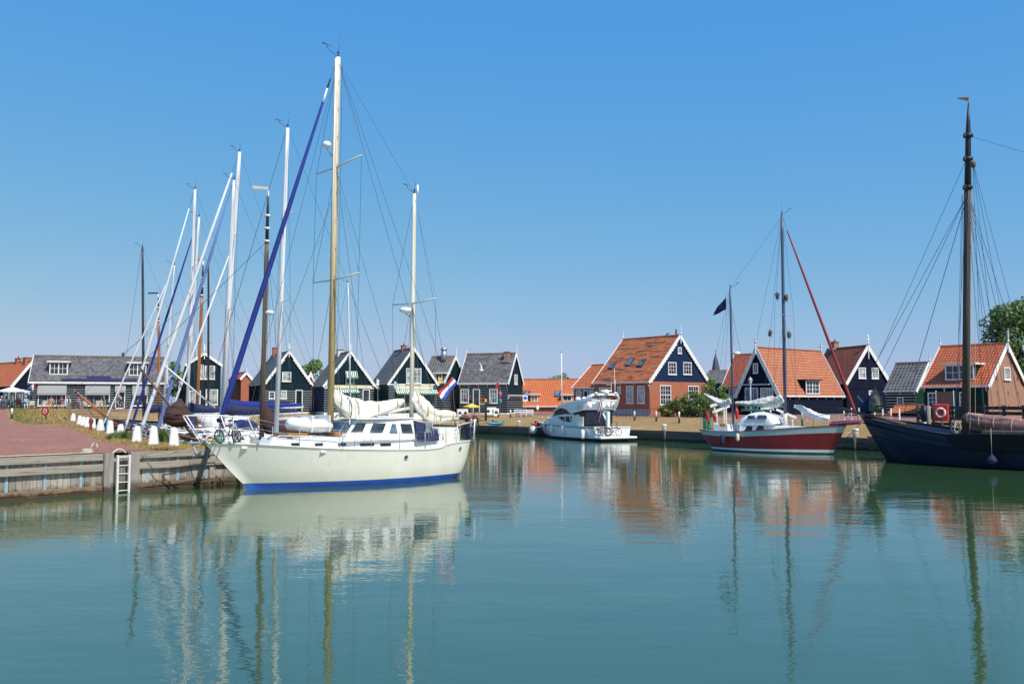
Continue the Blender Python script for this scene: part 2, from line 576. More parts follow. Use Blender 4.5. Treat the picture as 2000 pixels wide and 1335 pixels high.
M['navywall'] = mat('navy_boards', (0.008, 0.025, 0.072), 0.8, 0.15, 1.2, stretch=(6, 6, 0.4), bump=0.2, bsc=12, spec=0.2)
M['tealwall'] = mat('dark_teal_boards', (0.004, 0.020, 0.029), 0.8, 0.2, 1.2, stretch=(6, 6, 0.4), bump=0.2, bsc=12, spec=0.15)
M['indigowall'] = mat('blue_black_boards', (0.006, 0.009, 0.026), 0.8, 0.2, 1.2, stretch=(6, 6, 0.4), bump=0.2, bsc=12, spec=0.15)
M['greenwall'] = mat('bottle_green_boards', (0.004, 0.030, 0.019), 0.7, 0.15, 1.2, spec=0.2)
M['creamwall'] = mat('cream_fascia', (0.68, 0.62, 0.42), 0.7, 0.06)
M['brick_r'] = brickmat('red_house_brick', (0.50, 0.15, 0.075), (0.36, 0.095, 0.05), (0.34, 0.16, 0.10))
M['brick_p'] = brickmat('pale_brown_brick', (0.42, 0.21, 0.13), (0.27, 0.125, 0.08), (0.38, 0.24, 0.17))
M['tile_r'] = tilemat('orange_pantiles', (0.60, 0.15, 0.05), (0.46, 0.105, 0.035), (0.13, 0.035, 0.015), moss=0.15)
M['tile_o'] = tilemat('bright_orange_pantiles', (0.66, 0.19, 0.06), (0.54, 0.14, 0.045), (0.16, 0.045, 0.02), moss=0.06)
M['tile_b'] = tilemat('mossy_orange_pantiles', (0.62, 0.20, 0.07), (0.50, 0.13, 0.045), (0.13, 0.04, 0.02), moss=0.92, moss_at=0.51, mosscol=(0.055, 0.032, 0.015), mw=0.05, ms=(0.42, 2.9, 1))
M['tile_d'] = tilemat('dark_red_pantiles', (0.46, 0.12, 0.05), (0.30, 0.07, 0.035), (0.07, 0.025, 0.015), moss=0.5)
M['slate'] = tilemat('grey_slates', (0.20, 0.19, 0.19), (0.06, 0.06, 0.075), (0.03, 0.03, 0.035), tw=0.26, th=0.24, wave=0, moss=0.6, mosscol=(0.24, 0.20, 0.15), moss_at=0.5)
M['slate_m'] = tilemat('mossy_grey_pantiles', (0.13, 0.125, 0.125), (0.05, 0.05, 0.052), (0.30, 0.29, 0.27), tw=0.36, th=0.40, msize=0.035, moss=0.35, mosscol=(0.085, 0.075, 0.035), moss_at=0.5)
M['slateplain'] = mat('spire_slates', (0.055, 0.062, 0.09), 0.6, 0.2, 1.0)
M['moss'] = mat('mossy_ridge', (0.15, 0.10, 0.05), 0.9, 0.3, 2)
M['ridge_r'] = mat('ridge_tiles', (0.30, 0.085, 0.035), 0.8, 0.25, 2)
M['zinc'] = mat('zinc_metal', (0.40, 0.42, 0.44), 0.35, 0.1, metal=0.7)
M['awn_g'] = stripemat('green_striped_awning', (0.02, 0.16, 0.09), (0.72, 0.72, 0.66), 0.24)
M['awn_green'] = mat('green_valance', (0.015, 0.13, 0.075), 0.8)
M['awn_grey'] = mat('grey_awning_cloth', (0.29, 0.295, 0.305), 0.85, 0.05, 1.0)
M['plank'] = woodmat('weathered_sheet_planks', (0.22, 0.195, 0.16), (0.38, 0.345, 0.285), (0.08, 0.065, 0.05), 2, wet=((0.035, 0.026, 0.014), 0.42))
M['beam'] = woodmat('weathered_beam', (0.20, 0.175, 0.14), (0.335, 0.30, 0.25), (0.075, 0.06, 0.045), 0, wet=((0.05, 0.032, 0.016), 0.5))
M['wetbeam'] = woodmat('wet_brown_beam', (0.12, 0.075, 0.04), (0.21, 0.145, 0.09), (0.06, 0.04, 0.025), 0, wet=((0.03, 0.02, 0.01), 0.22))
M['post'] = woodmat('grey_post', (0.20, 0.175, 0.155), (0.33, 0.30, 0.275), (0.08, 0.065, 0.055), 2, wet=((0.04, 0.028, 0.016), 0.4))
M['darkplank'] = woodmat('tarred_quay_planks', (0.055, 0.05, 0.042), (0.11, 0.10, 0.083), (0.02, 0.018, 0.015), 0, wet=((0.012, 0.011, 0.007), 0.2))
M['fencewood'] = woodmat('dark_fence_wood', (0.022, 0.022, 0.024), (0.045, 0.043, 0.045), (0.012, 0.012, 0.013), 0)
M['steps'] = woodmat('brown_step_wood', (0.17, 0.115, 0.06), (0.26, 0.18, 0.10), (0.08, 0.055, 0.03), 0)
M['pavers'] = brickmat('red_clay_pavers', (0.50, 0.215, 0.13), (0.31, 0.12, 0.075), (0.08, 0.045, 0.033), bw=0.16, bh=0.32, msize=0.02, rough=0.9, offset=0.0, patch=(0.38, 0.20, 0.15))
M['path'] = brickmat('path_clay_pavers', (0.33, 0.15, 0.11), (0.27, 0.12, 0.09), (0.2, 0.12, 0.09), bw=0.215, bh=0.105, rough=0.9)
M['skin'] = mat('skin', (0.50, 0.27, 0.18), 0.6, 0.05)
M['hairgrey'] = mat('grey_hair', (0.45, 0.43, 0.40), 0.8)
M['hairbrown'] = mat('brown_hair', (0.09, 0.05, 0.03), 0.8)
M['red'] = mat('red_paint', (0.50, 0.025, 0.02), 0.45, 0.1)
M['orangered'] = mat('orange_red_plastic', (0.62, 0.045, 0.025), 0.4, 0.06)
M['yellow'] = mat('yellow_canvas', (0.75, 0.52, 0.06), 0.75, 0.06)
M['pink'] = mat('pink_cloth', (0.72, 0.08, 0.26), 0.8)
M['turq'] = mat('turquoise_plastic', (0.02, 0.26, 0.42), 0.4, 0.08)
M['flagred'] = mat('flag_red', (0.42, 0.02, 0.025), 0.8, 0.12)
M['flagwhite'] = mat('flag_white', (0.75, 0.75, 0.74), 0.8, 0.06)
M['flagblue'] = mat('flag_blue', (0.02, 0.07, 0.42), 0.8, 0.12)
M['orangebag'] = mat('orange_cloth', (0.70, 0.24, 0.03), 0.8, 0.1)
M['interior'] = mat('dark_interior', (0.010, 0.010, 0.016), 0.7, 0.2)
M['maroonboard'] = mat('maroon_board', (0.16, 0.075, 0.065), 0.7, 0.06)
M['rattan'] = mat('pale_rattan', (0.42, 0.37, 0.31), 0.85, 0.12, 9)
M['darktable'] = mat('dark_table_top', (0.05, 0.045, 0.045), 0.6)
M['cfender'] = mat('cream_fender', (0.70, 0.63, 0.47), 0.5, 0.06)
M['rust'] = mat('rust_red_iron', (0.21, 0.035, 0.02), 0.7, 0.25)
M['seat_blue'] = mat('pale_blue_cloth', (0.42, 0.55, 0.68), 0.8)
# ------------------------------------------------------------------ setting: water, land, quays
def structure(o):
    o['kind'] = 'structure'
    return o

def watermat():
    t = NT('harbour_water')
    ge = t.n('ShaderNodeNewGeometry')
    def mapped(sx, sy, rot=0.0):
        q = t.n('ShaderNodeMapping')
        q.inputs['Scale'].default_value = (sx, sy, 1)
        q.inputs['Rotation'].default_value = (0, 0, rot)
        t.l(ge.outputs['Position'], q.inputs[0])
        return q.outputs[0]
    n0 = t.noise(mapped(0.05, 0.09, 0.3), 1, 3, 0.5)
    c = t.mix(t.remap(n0, 0.35, 0.65), (0.032, 0.078, 0.026), (0.039, 0.088, 0.033))
    t.l(c, t.b.inputs['Base Color'])
    t.b.inputs['Roughness'].default_value = 0.015
    t.b.inputs['IOR'].default_value = 2.3
    b = t.bump(t.noise(mapped(0.30, 0.55, 0.25), 1, 2, 0.5), 1.0, 0.019)
    b = t.bump(t.noise(mapped(1.5, 3.4, -0.15), 1, 3, 0.55), 1.0, 0.0045, b)
    fine = t.n('ShaderNodeBump')
    t.l(t.remap(t.noise(mapped(0.06, 0.16, 0.2), 1, 4, 0.6), 0.4, 0.62, 0.45, 1.0), fine.inputs['Strength'])
    fine.inputs['Distance'].default_value = 0.0020
    t.l(t.noise(mapped(6.0, 11.0, 0.1), 1, 2, 0.5), fine.inputs['Height'])
    t.l(b, fine.inputs['Normal'])
    b = fine.outputs[0]
    t.l(b, t.b.inputs['Normal'])
    return t.mat
M['water'] = watermat()
mb = MB()
mb.add([(-260, -120, 0), (260, -120, 0), (260, 106, 0), (-260, 106, 0)], [(0, 1, 2, 3)])
structure(mb.build('water', M['water']))
mb = MB()
mb.add([(-3000, -400, -1.5), (3000, -400, -1.5), (3000, 4000, -1.5), (-3000, 4000, -1.5)], [(0, 1, 2, 3)])
M['bed'] = mat('harbour_bed', (0.05, 0.06, 0.04), 0.9)
structure(mb.build('harbour_bed', M['bed']))

def grassmat(name, c1, c2, c3, green):
    t = NT(name)
    ge = t.n('ShaderNodeNewGeometry')
    p = ge.outputs['Position']
    n1 = t.noise(p, 0.22, 6, 0.7)
    n2 = t.noise(p, 2.2, 6, 0.75)
    n3 = t.noise(p, 0.5, 6, 0.72)
    c = t.mix(t.remap(n1, 0.35, 0.65), c1, c2)
    c = t.mix(t.remap(n2, 0.42, 0.68, 0, 0.7), c, c3)
    c = t.mix(t.remap(n3, 0.52, 0.70, 0, green), c, (0.13, 0.155, 0.035))
    t.l(c, t.b.inputs['Base Color'])
    t.b.inputs['Roughness'].default_value = 0.95
    t.l(t.bump(t.noise(p, 5, 6, 0.8), 1.0, 0.12), t.b.inputs['Normal'])
    return t.mat
M['drygrass'] = grassmat('dry_grass', (0.42, 0.25, 0.10), (0.34, 0.20, 0.08), (0.22, 0.13, 0.05), 0.40)
M['bankgrass'] = grassmat('bank_grass', (0.44, 0.275, 0.11), (0.34, 0.215, 0.08), (0.23, 0.135, 0.05), 0.42)

def zleft(Y):
    return 1.43 + 1.14 * max(0.0, min(1.0, (Y - 76) / 18.5)) + 0.05 * max(0, min(1, (Y - 94.5) / 30))
EDGE = [(18, -27.1), (20.4, -25), (29.8, -17), (36.5, -11.3), (38, -13.0), (39.8, -14.6), (42.3, -16.7), (51.2, -21.4), (57.8, -25.6), (83, -39.3)]
def edge_x(Y):
    if Y > 83:
        return -39.3 - (Y - 83) * 0.575
    return interp(EDGE, Y)
ys = sorted(set([18, 20.4, 25, 29.8, 33, 36.5, 38, 39.8, 42.3, 45, 48, 51.2, 54, 57.8, 62, 66, 70, 74, 76, 79, 82, 83, 86, 90, 94.5, 98, 105, 120, 180, 400]))
mb = MB()
for i in range(len(ys) - 1):
    for k in range(6):
        q = []
        for Y, kk in ((ys[i], k), (ys[i], k + 1), (ys[i + 1], k + 1), (ys[i + 1], k)):
            x1 = edge_x(Y)
            if Y < 36.6:
                x1 -= 0.2
            x0 = x1 - 130 - Y
            f = kk / 6
            q.append((lerp(x1, x0, f ** 2), Y, zleft(Y)))
        mb.add(q, [(0, 1, 2, 3)])
structure(mb.build('grass_verge', M['drygrass']))
# the brick square, 12 mm above the earth; its edge wanders against the grass
BX = [(18, -27.4), (20.4, -25.25), (29.8, -17.25), (32.5, -14.95), (34.8, -14.0), (38, -16.3), (43, -19.6), (51.4, -24.3), (60, -29.0), (69, -33.6), (74, -38.6), (77, -42.2), (80, -44.7), (86, -48.3), (94.5, -53.2), (98, -55.2), (101, -57)]
mb = MB()
for i in range(120):
    Y0, Y1 = lerp(18, 101, i / 120), lerp(18, 101, (i + 1) / 120)
    q = []
    for Y, far in ((Y0, 0), (Y0, 1), (Y1, 1), (Y1, 0)):
        x = interp(BX, Y)
        if Y > 34:
            x += 0.5 * mnoise.noise((Y * 0.6, 3.1, 0)) + 0.2 * mnoise.noise((Y * 2.3, 7.1, 0))
        q.append((x - far * 70, Y, zleft(Y) + 0.012))
    mb.add(q, [(0, 1, 2, 3)])
structure(mb.build('brick_square', M['pavers'], uv=True))

SHORE = [((-39.3, 83), (-.5, .87)), ((-30, 96.5), (-.4, .92)), ((-12, 100), (-.1, 1)), ((-3.8, 96), (.22, .975)), ((13.2, 77), (.72, .69)), ((23.7, 62), (.78, .63)), ((34, 47), (.80, .60)), ((60, 12), (.84, .54))]
QROW = [(0, .85), (.45, .85), (1.0, .90), (3, 1.22), (5.5, 1.55), (8, 1.78), (9.2, 1.83), (12, 1.88), (16, 2.08), (40, 2.15), (120, 2.2), (2500, 2.2)]
def shore_pt(i, q, dz=0.0):
    (x, y), (dx, dy) = SHORE[i]
    X, Y = x + dx * q, y + dy * q
    z = interp(QROW, q)
    if i == 0:
        z = zleft(Y)
    elif i == 1:
        z = min(z + 0.45 * min(1, q / 8), 2.6)
    elif i == 2:
        z = z + 0.2 * min(1, q / 8)
    return (X, Y, z + dz)
def shore_rows(name, a, b, m, uv=False):
    mb = MB()
    for r in range(a, b):
        for i in range(len(SHORE) - 1):
            n = 10 if r < 8 else 3
            for k in range(n):
                q = []
                for t, rr in ((k, r), (k + 1, r), (k + 1, r + 1), (k, r + 1)):
                    p0, p1 = Vector(shore_pt(i, QROW[rr][0])), Vector(shore_pt(i + 1, QROW[rr][0]))
                    p = p0.lerp(p1, t / n)
                    if 2 < rr < 6:
                        p.z += 0.07 * mnoise.noise((p.x * 0.35, p.y * 0.35, 0))
                    q.append(p)
                mb.add(q, [(0, 1, 2, 3)])
    return structure(mb.build(name, m, uv=uv))
shore_rows('grass_bank', 0, 6, M['bankgrass'])
shore_rows('path', 6, 8, M['path'], True)
M['earth'] = grassmat('trodden_ground', (0.24, 0.15, 0.10), (0.28, 0.18, 0.12), (0.2, 0.13, 0.08), 0.25)
shore_rows('ground', 8, 11, M['earth'])

# near quay wall: vertical sheet planks behind horizontal beams
qf = Frame(-25, 20.4, 5.7 + 8.0, 6.7 + 9.4)
QL = math.hypot(13.7, 16.1)
quay = empty('quay_wall', (-25, 20.4, 0), qf.rz, 'grey weathered timber quay wall of upright planks and beams beside the brick square', 'quay wall')
x = 9.6
pm = {}
while x < QL - 0.1:
    wv = RND.choice((0.20, 0.22, 0.24, 0.26))
    if wv not in pm:
        pm[wv] = MB().box((0, 0, 0), (wv - 0.012, 0.06, 1.9)).mesh('plank', M['plank'], bevel=0.006)
    o = link('plank', pm[wv], quay)
    o.location = (x + wv / 2, 0.03 + RND.uniform(-0.012, 0.012), 0.30 + RND.uniform(-0.01, 0.01))
    x += wv
lx0, _ = qf.xz(219, 900)
lx1, _ = qf.xz(248, 900)
def run(name, z0, z1, y0, y1, m, xs):
    for a, b in zip(xs, xs[1:]):
        o = MB().box(((b - a) / 2, (y0 + y1) / 2, (z0 + z1) / 2), (b - a - 0.014, y1 - y0, z1 - z0)).build(name, m, quay, bevel=0.012)
        o.location = (a, 0, RND.uniform(-0.008, 0.008))
run('top_beam', 1.19, 1.425, -0.13, 0.24, M['beam'], [4, 7.4, 10.9, lx0 - 0.38])
run('top_beam', 1.19, 1.425, -0.13, 0.24, M['beam'], [lx1 + 0.38, lx1 + 3.1, QL + 0.05])
run('mid_beam', 0.80, 1.05, -0.17, -0.03, M['beam'], [4, 8.1, 11.6, lx0 - 0.38])
run('mid_beam', 0.80, 1.05, -0.17, -0.03, M['beam'], [lx1 + 0.38, lx1 + 2.4, QL - 1.3, QL + 0.1])
run('low_beam', 0.12, 0.29, -0.13, -0.01, M['wetbeam'], [4, 7.2, 10.7, lx0 - 0.38])
run('low_beam', 0.12, 0.29, -0.13, -0.01, M['wetbeam'], [lx1 + 0.38, lx1 + 2.9, QL + 0.1])
run('water_beam', -0.4, 0.105, -0.20, -0.01, M['wetbeam'], [4, 9.2, lx0 - 0.38])
run('water_beam', -0.4, 0.105, -0.20, -0.01, M['wetbeam'], [lx1 + 0.38, QL + 0.1])
for a in (lx0 - 0.21, lx1 + 0.21):
    o = MB().box((0, -0.10, 0.45), (0.34, 0.26, 1.98)).build('post', M['post'], quay, bevel=0.012)
    o.location = (a, 0, 0)
o = MB().box((0, -0.05, 0.35), (0.26, 0.10, 1.6)).build('post', M['post'], quay, bevel=0.01)
o.location = (QL - 0.95, 0, 0)
sm_ = MB().box((0, -0.014, 0.66), (0.09, 0.024, 1.02)).box((0, -0.05, 0.155), (0.16, 0.10, 0.02)).mesh('steel_upright', M['bluesteel'])
x = 10.2
while x < QL:
    if not (lx0 - 0.5 < x < lx1 + 0.5):
        link('steel_upright', sm_, quay).location = (x, 0, 0)
    x += 1.22
mb = MB()
mb.box((QL + 0.4, 0.4, 0.2), (0.12, 0.9, 2.4))
mb.build('return_panel', M['plank'], quay)
# quay ladder
lad = empty('quay_ladder', tuple(qf.w((lx0 + lx1) / 2, -0.30)), qf.rz, 'white steel ladder hanging down the grey timber quay wall into the water', 'ladder')
lw = (lx1 - lx0) / 2 - 0.06
for s_ in (-1, 1):
    MB().bar((s_ * lw, 0, -0.5), (s_ * lw, 0, 1.36), 0.075, 0.09).build('rail', M['white2'], lad, bevel=0.008)
for k in range(6):
    MB().tube([(-lw, 0, -0.22 + 0.30 * k), (lw, 0, -0.22 + 0.30 * k)], 0.022, 6).build('rung', M['white2'], lad)
MB().box((0, 0.06, 1.32), (2 * lw + 0.1, 0.12, 0.05)).build('top_plate', M['greysteel'], lad)
hp = [(-lw - 0.1 + (2 * lw + 0.1) * k / 10, 0.25, 1.40 + 0.17 * math.sin(PI * k / 10)) for k in range(11)]
MB().tube(hp, 0.022, 6).build('grab_hoop', M['white2'], lad)
for s_ in (-1, 1):
    MB().bar((s_ * lw, 0.02, 0.95), (s_ * lw, 0.22, 0.95), 0.05, 0.05).build('bracket', M['greysteel'], lad)

# basin edge behind the bollards
mb = MB()
pts = [(x, y) for y, x in EDGE[3:]]
for (x0, y0), (x1, y1) in zip(pts, pts[1:]):
    mb.bar((x0, y0, 0.5), (x1, y1, 0.5), 0.16, 1.85)
structure(mb.build('basin_edge', M['darkplank']))
# far quay wall of horizontal tarred planks
fq = empty('quay_wall', (SHORE[3][0][0], SHORE[3][0][1], 0), 0, 'low dark tarred plank quay wall under the dry grass bank', 'quay wall')
o0 = Vector((SHORE[3][0][0], SHORE[3][0][1], 0))
for i in range(1, len(SHORE) - 1):
    a, b = Vector((*SHORE[i][0], 0)), Vector((*SHORE[i + 1][0], 0))
    d = (b - a).normalized()
    nrm = Vector((d.y, -d.x, 0))
    if nrm.dot(Vector((*SHORE[i][1], 0))) > 0:
        nrm = -nrm
    L = (b - a).length
    n = max(1, round(L / 4.4))
    for k in range(n):
        for r in range(3):
            p = a + d * (L * k / n + 0.02)
            q = a + d * (L * (k + 1) / n - 0.02)
            off = nrm * (0.06 + 0.03 * (r == 2) + RND.uniform(0, 0.02))
            z = 0.06 + 0.285 * r
            MB().bar(p + off + Vector((0, 0, z)) - o0, q + off + Vector((0, 0, z)) - o0, 0.10, 0.26).build('plank', M['darkplank'], fq)
    mb = MB().bar(a - o0 + nrm * -0.02 + Vector((0, 0, 0.15)), b - o0 + nrm * -0.02 + Vector((0, 0, 0.15)), 0.1, 1.35)
    mb.build('backing', M['darkplank'], fq)
    if L > 8:
        for k in range(0, n, 2):
            p = a + d * (L * k / n) + nrm * 0.17
            MB().tube([p - o0 + Vector((0, 0, -0.5)), p - o0 + Vector((0, 0, 0.9))], 0.11, 8).build('pile', M['darkplank'], fq)

# ------------------------------------------------------------------ houses
def pbox(mb, P, a0, a1, o0, o1, z0, z1, m=0):
    return mb.hexa([P(a, o, z) for z in (z0, z1) for o in (o0, o1) for a in (a0, a1)], m)

def window(parent, P, a0, a1, z0, z1, cols=2, rows=2, fr=None, gl=None, off=0.03, fw=0.09, sash=None):
    fr, gl = fr or M['white'], gl or M['glass']
    if a0 > a1:
        a0, a1 = a1, a0
    mb = MB()
    pbox(mb, P, a0, a0 + fw, off - 0.03, off + 0.06, z0, z1)
    pbox(mb, P, a1 - fw, a1, off - 0.03, off + 0.06, z0, z1)
    pbox(mb, P, a0 + fw, a1 - fw, off - 0.03, off + 0.06, z1 - fw, z1)
    pbox(mb, P, a0 - 0.04, a1 + 0.04, off - 0.03, off + 0.09, z0 - 0.07, z0 - 0.002)
    pbox(mb, P, a0 + fw, a1 - fw, off - 0.03, off + 0.06, z0, z0 + fw * 0.7)
    w = mb.build('window', fr, parent)
    mb = MB()
    pbox(mb, P, a0 + fw, a1 - fw, off - 0.028, off + 0.004, z0 + fw * 0.7, z1 - fw)
    mb.build('pane', gl, w)
    mb = MB()
    b = 0.034
    for k in range(1, cols):
        c = lerp(a0 + fw, a1 - fw, k / cols)
        e = b * (1.7 if cols == 4 and k == 2 else 1)
        pbox(mb, P, c - e / 2, c + e / 2, off + 0.006, off + 0.035, z0 + fw * 0.7, z1 - fw)
    for k in range(1, rows):
        c = lerp(z0 + fw, z1 - fw, k / rows)
        e = b * (2.2 if sash and k == sash else 1)
        pbox(mb, P, a0 + fw, a1 - fw, off + 0.008, off + 0.032 + (0.02 if sash and k == sash else 0), c - e / 2, c + e / 2)
    if mb.v:
        mb.build('glazing_bar', fr, w)
    return w

class House:
    def __init__(s, name, label, near, normal, other, back, z0, eave_y=None, apex_y=None, zb=0.0, width=None, depth=None, cat='house', group=None, e=None, r=None):
        """near=('A'|'B', px, D): viewer-left or viewer-right gable corner; other: px of the other gable corner; back: px of the far end of the long side seen."""
        n = Vector((normal[0], normal[1], 0)).normalized()
        T = Vector((-n.y, n.x, 0))
        side, px, D = near
        p0 = at(px, 786, D)
        p0.z = 0
        def hit(p, d, px):
            r_ = ray(px, 786)
            k = r_.x / r_.y
            return (k * p.y - p.x) / (d.x - k * d.y)
        if side == 'A':
            s.w = width or hit(p0, T, other)
            A = p0
        else:
            s.w = width or hit(p0, -T, other)
            A = p0 - T * s.w
        s.d = depth or hit(p0, -n, back)
        c = A + T * (s.w / 2)
        s.z0 = z0
        s.f = Frame(c.x, c.y, T.x, T.y, z0)
        s.e = e if e is not None else at(px, eave_y, D).z - z0
        s.r = r if r is not None else at(1000 + c.x / c.y * F, apex_y, c.y).z - z0
        s.root = empty(name, (c.x, c.y, z0), s.f.rz, label, cat, group)
        w2 = s.w / 2
        s.P = {'G': lambda a, o, z: (a, -o, z), 'L': lambda a, o, z: (-w2 - o, a, z), 'R': lambda a, o, z: (w2 + o, a, z)}
    def px(s, face, x, y):
        if face == 'G':
            return s.f.xz(x, y, 0)
        return s.f.yz(x, y, s.w / 2 * (-1 if face == 'L' else 1))
    def roofx(s, z):
        return s.w / 2 * (s.r - z) / (s.r - s.e)
    def walls(s, m, gable_m=None, gz=None, uv=True):
        w2, e, r, d = s.w / 2, s.e, s.r - 0.12, s.d
        gz = s.e if gz is None else gz
        MB().prism([(-w2, 0, -1.2), (w2, 0, -1.2), (w2, 0, e), (-w2, 0, e)], (0, d, 0)).build('wall', m, s.root, uv=uv)
        MB().prism([(-w2, 0.01, e + 0.003), (w2, 0.01, e + 0.003), (0, 0.01, r)], (0, d - 0.02, 0)).build('gable', gable_m or m, s.root, uv=uv)
        return s
    def vboards(s, m, face='G', z0=None, z1=None, bw=0.19, inset=0.0):
        mb = MB()
        P = s.P[face]
        w2 = s.w / 2
        lo, hi = (-w2, w2) if face == 'G' else (0, s.d)
        lo, hi = lo + inset, hi - inset
        n = max(1, int((hi - lo) / bw))
        z0 = s.e if z0 is None else z0
        for k in range(n):
            a0, a1 = lerp(lo, hi, k / n) + 0.006, lerp(lo, hi, (k + 1) / n) - 0.006
            if face == 'G':
                t0 = s.e + (s.r - s.e) * (1 - abs(a0) / w2)
                t1 = s.e + (s.r - s.e) * (1 - abs(a1) / w2)
                if z1 is not None:
                    t0, t1 = min(t0, z1), min(t1, z1)
            else:
                t0 = t1 = z1 if z1 is not None else s.e
            o = 0.022 + RND.uniform(0, 0.008)
            if min(t0, t1) < z0 + 0.02:
                continue
            mb.hexa([P(a0, 0.002, z0), P(a1, 0.002, z0), P(a0, o, z0), P(a1, o, z0), P(a0, 0.002, t0), P(a1, 0.002, t1), P(a0, o, t0), P(a1, o, t1)])
        mb.build('boarding', m, s.root)
        return s
    def clap(s, m, face, z0=0.0, z1=None, pitch=0.27, gap=0.065, line=None):
        P = s.P[face]
        w2 = s.w / 2
        lo, hi = (-w2, w2) if face == 'G' else (0, s.d)
        z1 = s.e if z1 is None else z1
        mb = MB()
        z = z0
        while z < z1 - 0.05:
            t = min(z + pitch - gap, z1)
            mb.hexa([P(lo, 0.0, z), P(hi, 0.0, z), P(lo, 0.034, z), P(hi, 0.034, z), P(lo, 0.0, t), P(hi, 0.0, t), P(lo, 0.018, t), P(hi, 0.018, t)])
            z += pitch
        mb.build('weatherboarding', m, s.root)
        if line:
            mb = MB()
            pbox(mb, P, lo + 0.01, hi - 0.01, 0.0, 0.006, z0, z1)
            mb.build('white_lining', line, s.root)
        return s
    def slope(s, sg, a, k, h):
        w2 = s.w / 2
        dx, dz = -w2, s.r - s.e
        l = math.hypot(dx, dz)
        nx, nz = dz / l, w2 / l
        x = w2 + dx * k + nx * h
        return (sg * x, a, s.e + dz * k + nz * h)
    def roof(s, m, row=0.32, over=0.22, verge=0.14, ridge=None, sides=(-1, 1)):
        L = math.hypot(s.w / 2, s.r - s.e)
        k0 = -over / L
        n = max(4, round((L + over) / row))
        mb = MB()
        y0, y1 = -verge, s.d + verge
        for sg in sides:
            for i in range(n):
                ka, kb = lerp(k0, 1, i / n), lerp(k0, 1, (i + 1) / n) + 0.012
                sl = lambda y, k, h: s.slope(sg, y, k, h)
                mb.hexa([sl(y0, ka, 0.03), sl(y1, ka, 0.03), sl(y0, kb, 0.03), sl(y1, kb, 0.03), sl(y0, ka, 0.088), sl(y1, ka, 0.088), sl(y0, kb, 0.062), sl(y1, kb, 0.062)])
        rf = mb.build('roof', m, s.root, uv=True)
        mb = MB()
        nseg = max(3, round((y1 - y0) / 0.38))
        for i in range(nseg):
            ya, yb = lerp(y0, y1, i / nseg), lerp(y0, y1, (i + 1) / nseg)
            zz = s.r + 0.09
            mb.loft([[(0.15 * math.cos(t) * q, y, zz - 0.06 + 0.14 * math.sin(t) * q) for t in [PI * j / 6 for j in range(7)]] for y, q in ((ya, 1.0), (yb + 0.03, 0.86))], 0, True, False, closed=False)
        mb.build('ridge_cap', ridge or M['ridge_r'], rf)
        s.rf = rf
        return s
    def barge(s, m=None, w=0.24, ends=('F',), scallop=0.0, verge=0.14, over=0.26):
        m = m or M['white']
        L = math.hypot(s.w / 2, s.r - s.e)
        for en in ends:
            ya, yb = (-verge - 0.06, -verge - 0.005) if en == 'F' else (s.d + verge + 0.005, s.d + verge + 0.06)
            for sg in (-1, 1):
                mb = MB()
                sl = lambda y, k, h: s.slope(sg, y, k, h)
                k0, k1 = -over / L, 1.0
                lo = -w + 0.10
                cut = lo * (s.r - s.e) / (s.w / 2) / L
                mb.hexa([sl(ya, k0, lo), sl(yb, k0, lo), sl(ya, k1 + cut, lo), sl(yb, k1 + cut, lo), sl(ya, k0, 0.14), sl(yb, k0, 0.14), sl(ya, k1 + 0.14 * (s.r - s.e) / (s.w / 2) / L, 0.14), sl(yb, k1 + 0.14 * (s.r - s.e) / (s.w / 2) / L, 0.14)])
                if scallop:
                    n = int(L * 0.86 / scallop)
                    for i in range(n):
                        kc = (i + 0.5) * scallop / L
                        ring = [sl(0, kc + scallop * 0.52 * math.cos(t) / L, lo + 0.004 - scallop * 0.34 * math.sin(t)) for t in [PI * j / 6 for j in range(7)]]
                        mb.prism([(p[0], ya + 0.012, p[2]) for p in ring], (0, 0.03, 0))
                mb.build('bargeboard', m, s.root)
        return s
    def finial(s, h=0.9, drop=0.7, y=-0.24, cross=False, m=None):
        m = m or M['white']
        mb = MB()
        mb.bar((0, y, s.r - drop), (0, y, s.r + h), 0.075, 0.075)
        mb.lathe([(0.02, s.r - drop - 0.12), (0.06, s.r - drop - 0.05), (0.05, s.r - drop)], (0, y, 0), 6)
        mb.lathe([(0.10, s.r + 0.22), (0.11, s.r + 0.28), (0.05, s.r + 0.34)], (0, y, 0), 8)
        if cross:
            mb.ball((0, y, s.r + h * 0.62), (0.15, 0.05, 0.16), 8)
            mb.ball((0, y, s.r + h), (0.12, 0.05, 0.12), 8)
        mb.build('finial', m, s.root)
        return s
    def eaves(s, face, m=None, brackets=1.1, drop=0.5, soffit=0.2):
        m = m or M['white']
        P = s.P[face]
        mb = MB()
        pbox(mb, P, -0.1, s.d + 0.1, soffit - 0.03, soffit + 0.06, s.e - 0.20, s.e - 0.06)
        mb.build('gutter', m, s.root)
        if brackets:
            n = max(2, round(s.d / brackets))
            for k in range(n + 1):
                a = lerp(0.08, s.d - 0.08, k / n)
                mb = MB()
                p = [P(a - 0.03, 0.036, s.e - drop), P(a - 0.03, soffit - 0.05, s.e - 0.22), P(a - 0.03, 0.036, s.e - 0.22)]
                q = Vector(P(a + 0.03, 0, 0)) - Vector(P(a - 0.03, 0, 0))
                mb.prism(p, q)
                mb.build('bracket', m, s.root)
        return s
    def win(s, face, x0, y0, x1, y1, cols=2, rows=2, **kw):
        a0, zt = s.px(face, x0, y0)
        a1, zt2 = s.px(face, x1, y0)
        _, zb = s.px(face, x0, y1)
        _, zb2 = s.px(face, x1, y1)
        return window(s.root, s.P[face], a0, a1, (zb + zb2) / 2, (zt + zt2) / 2, cols, rows, **kw)
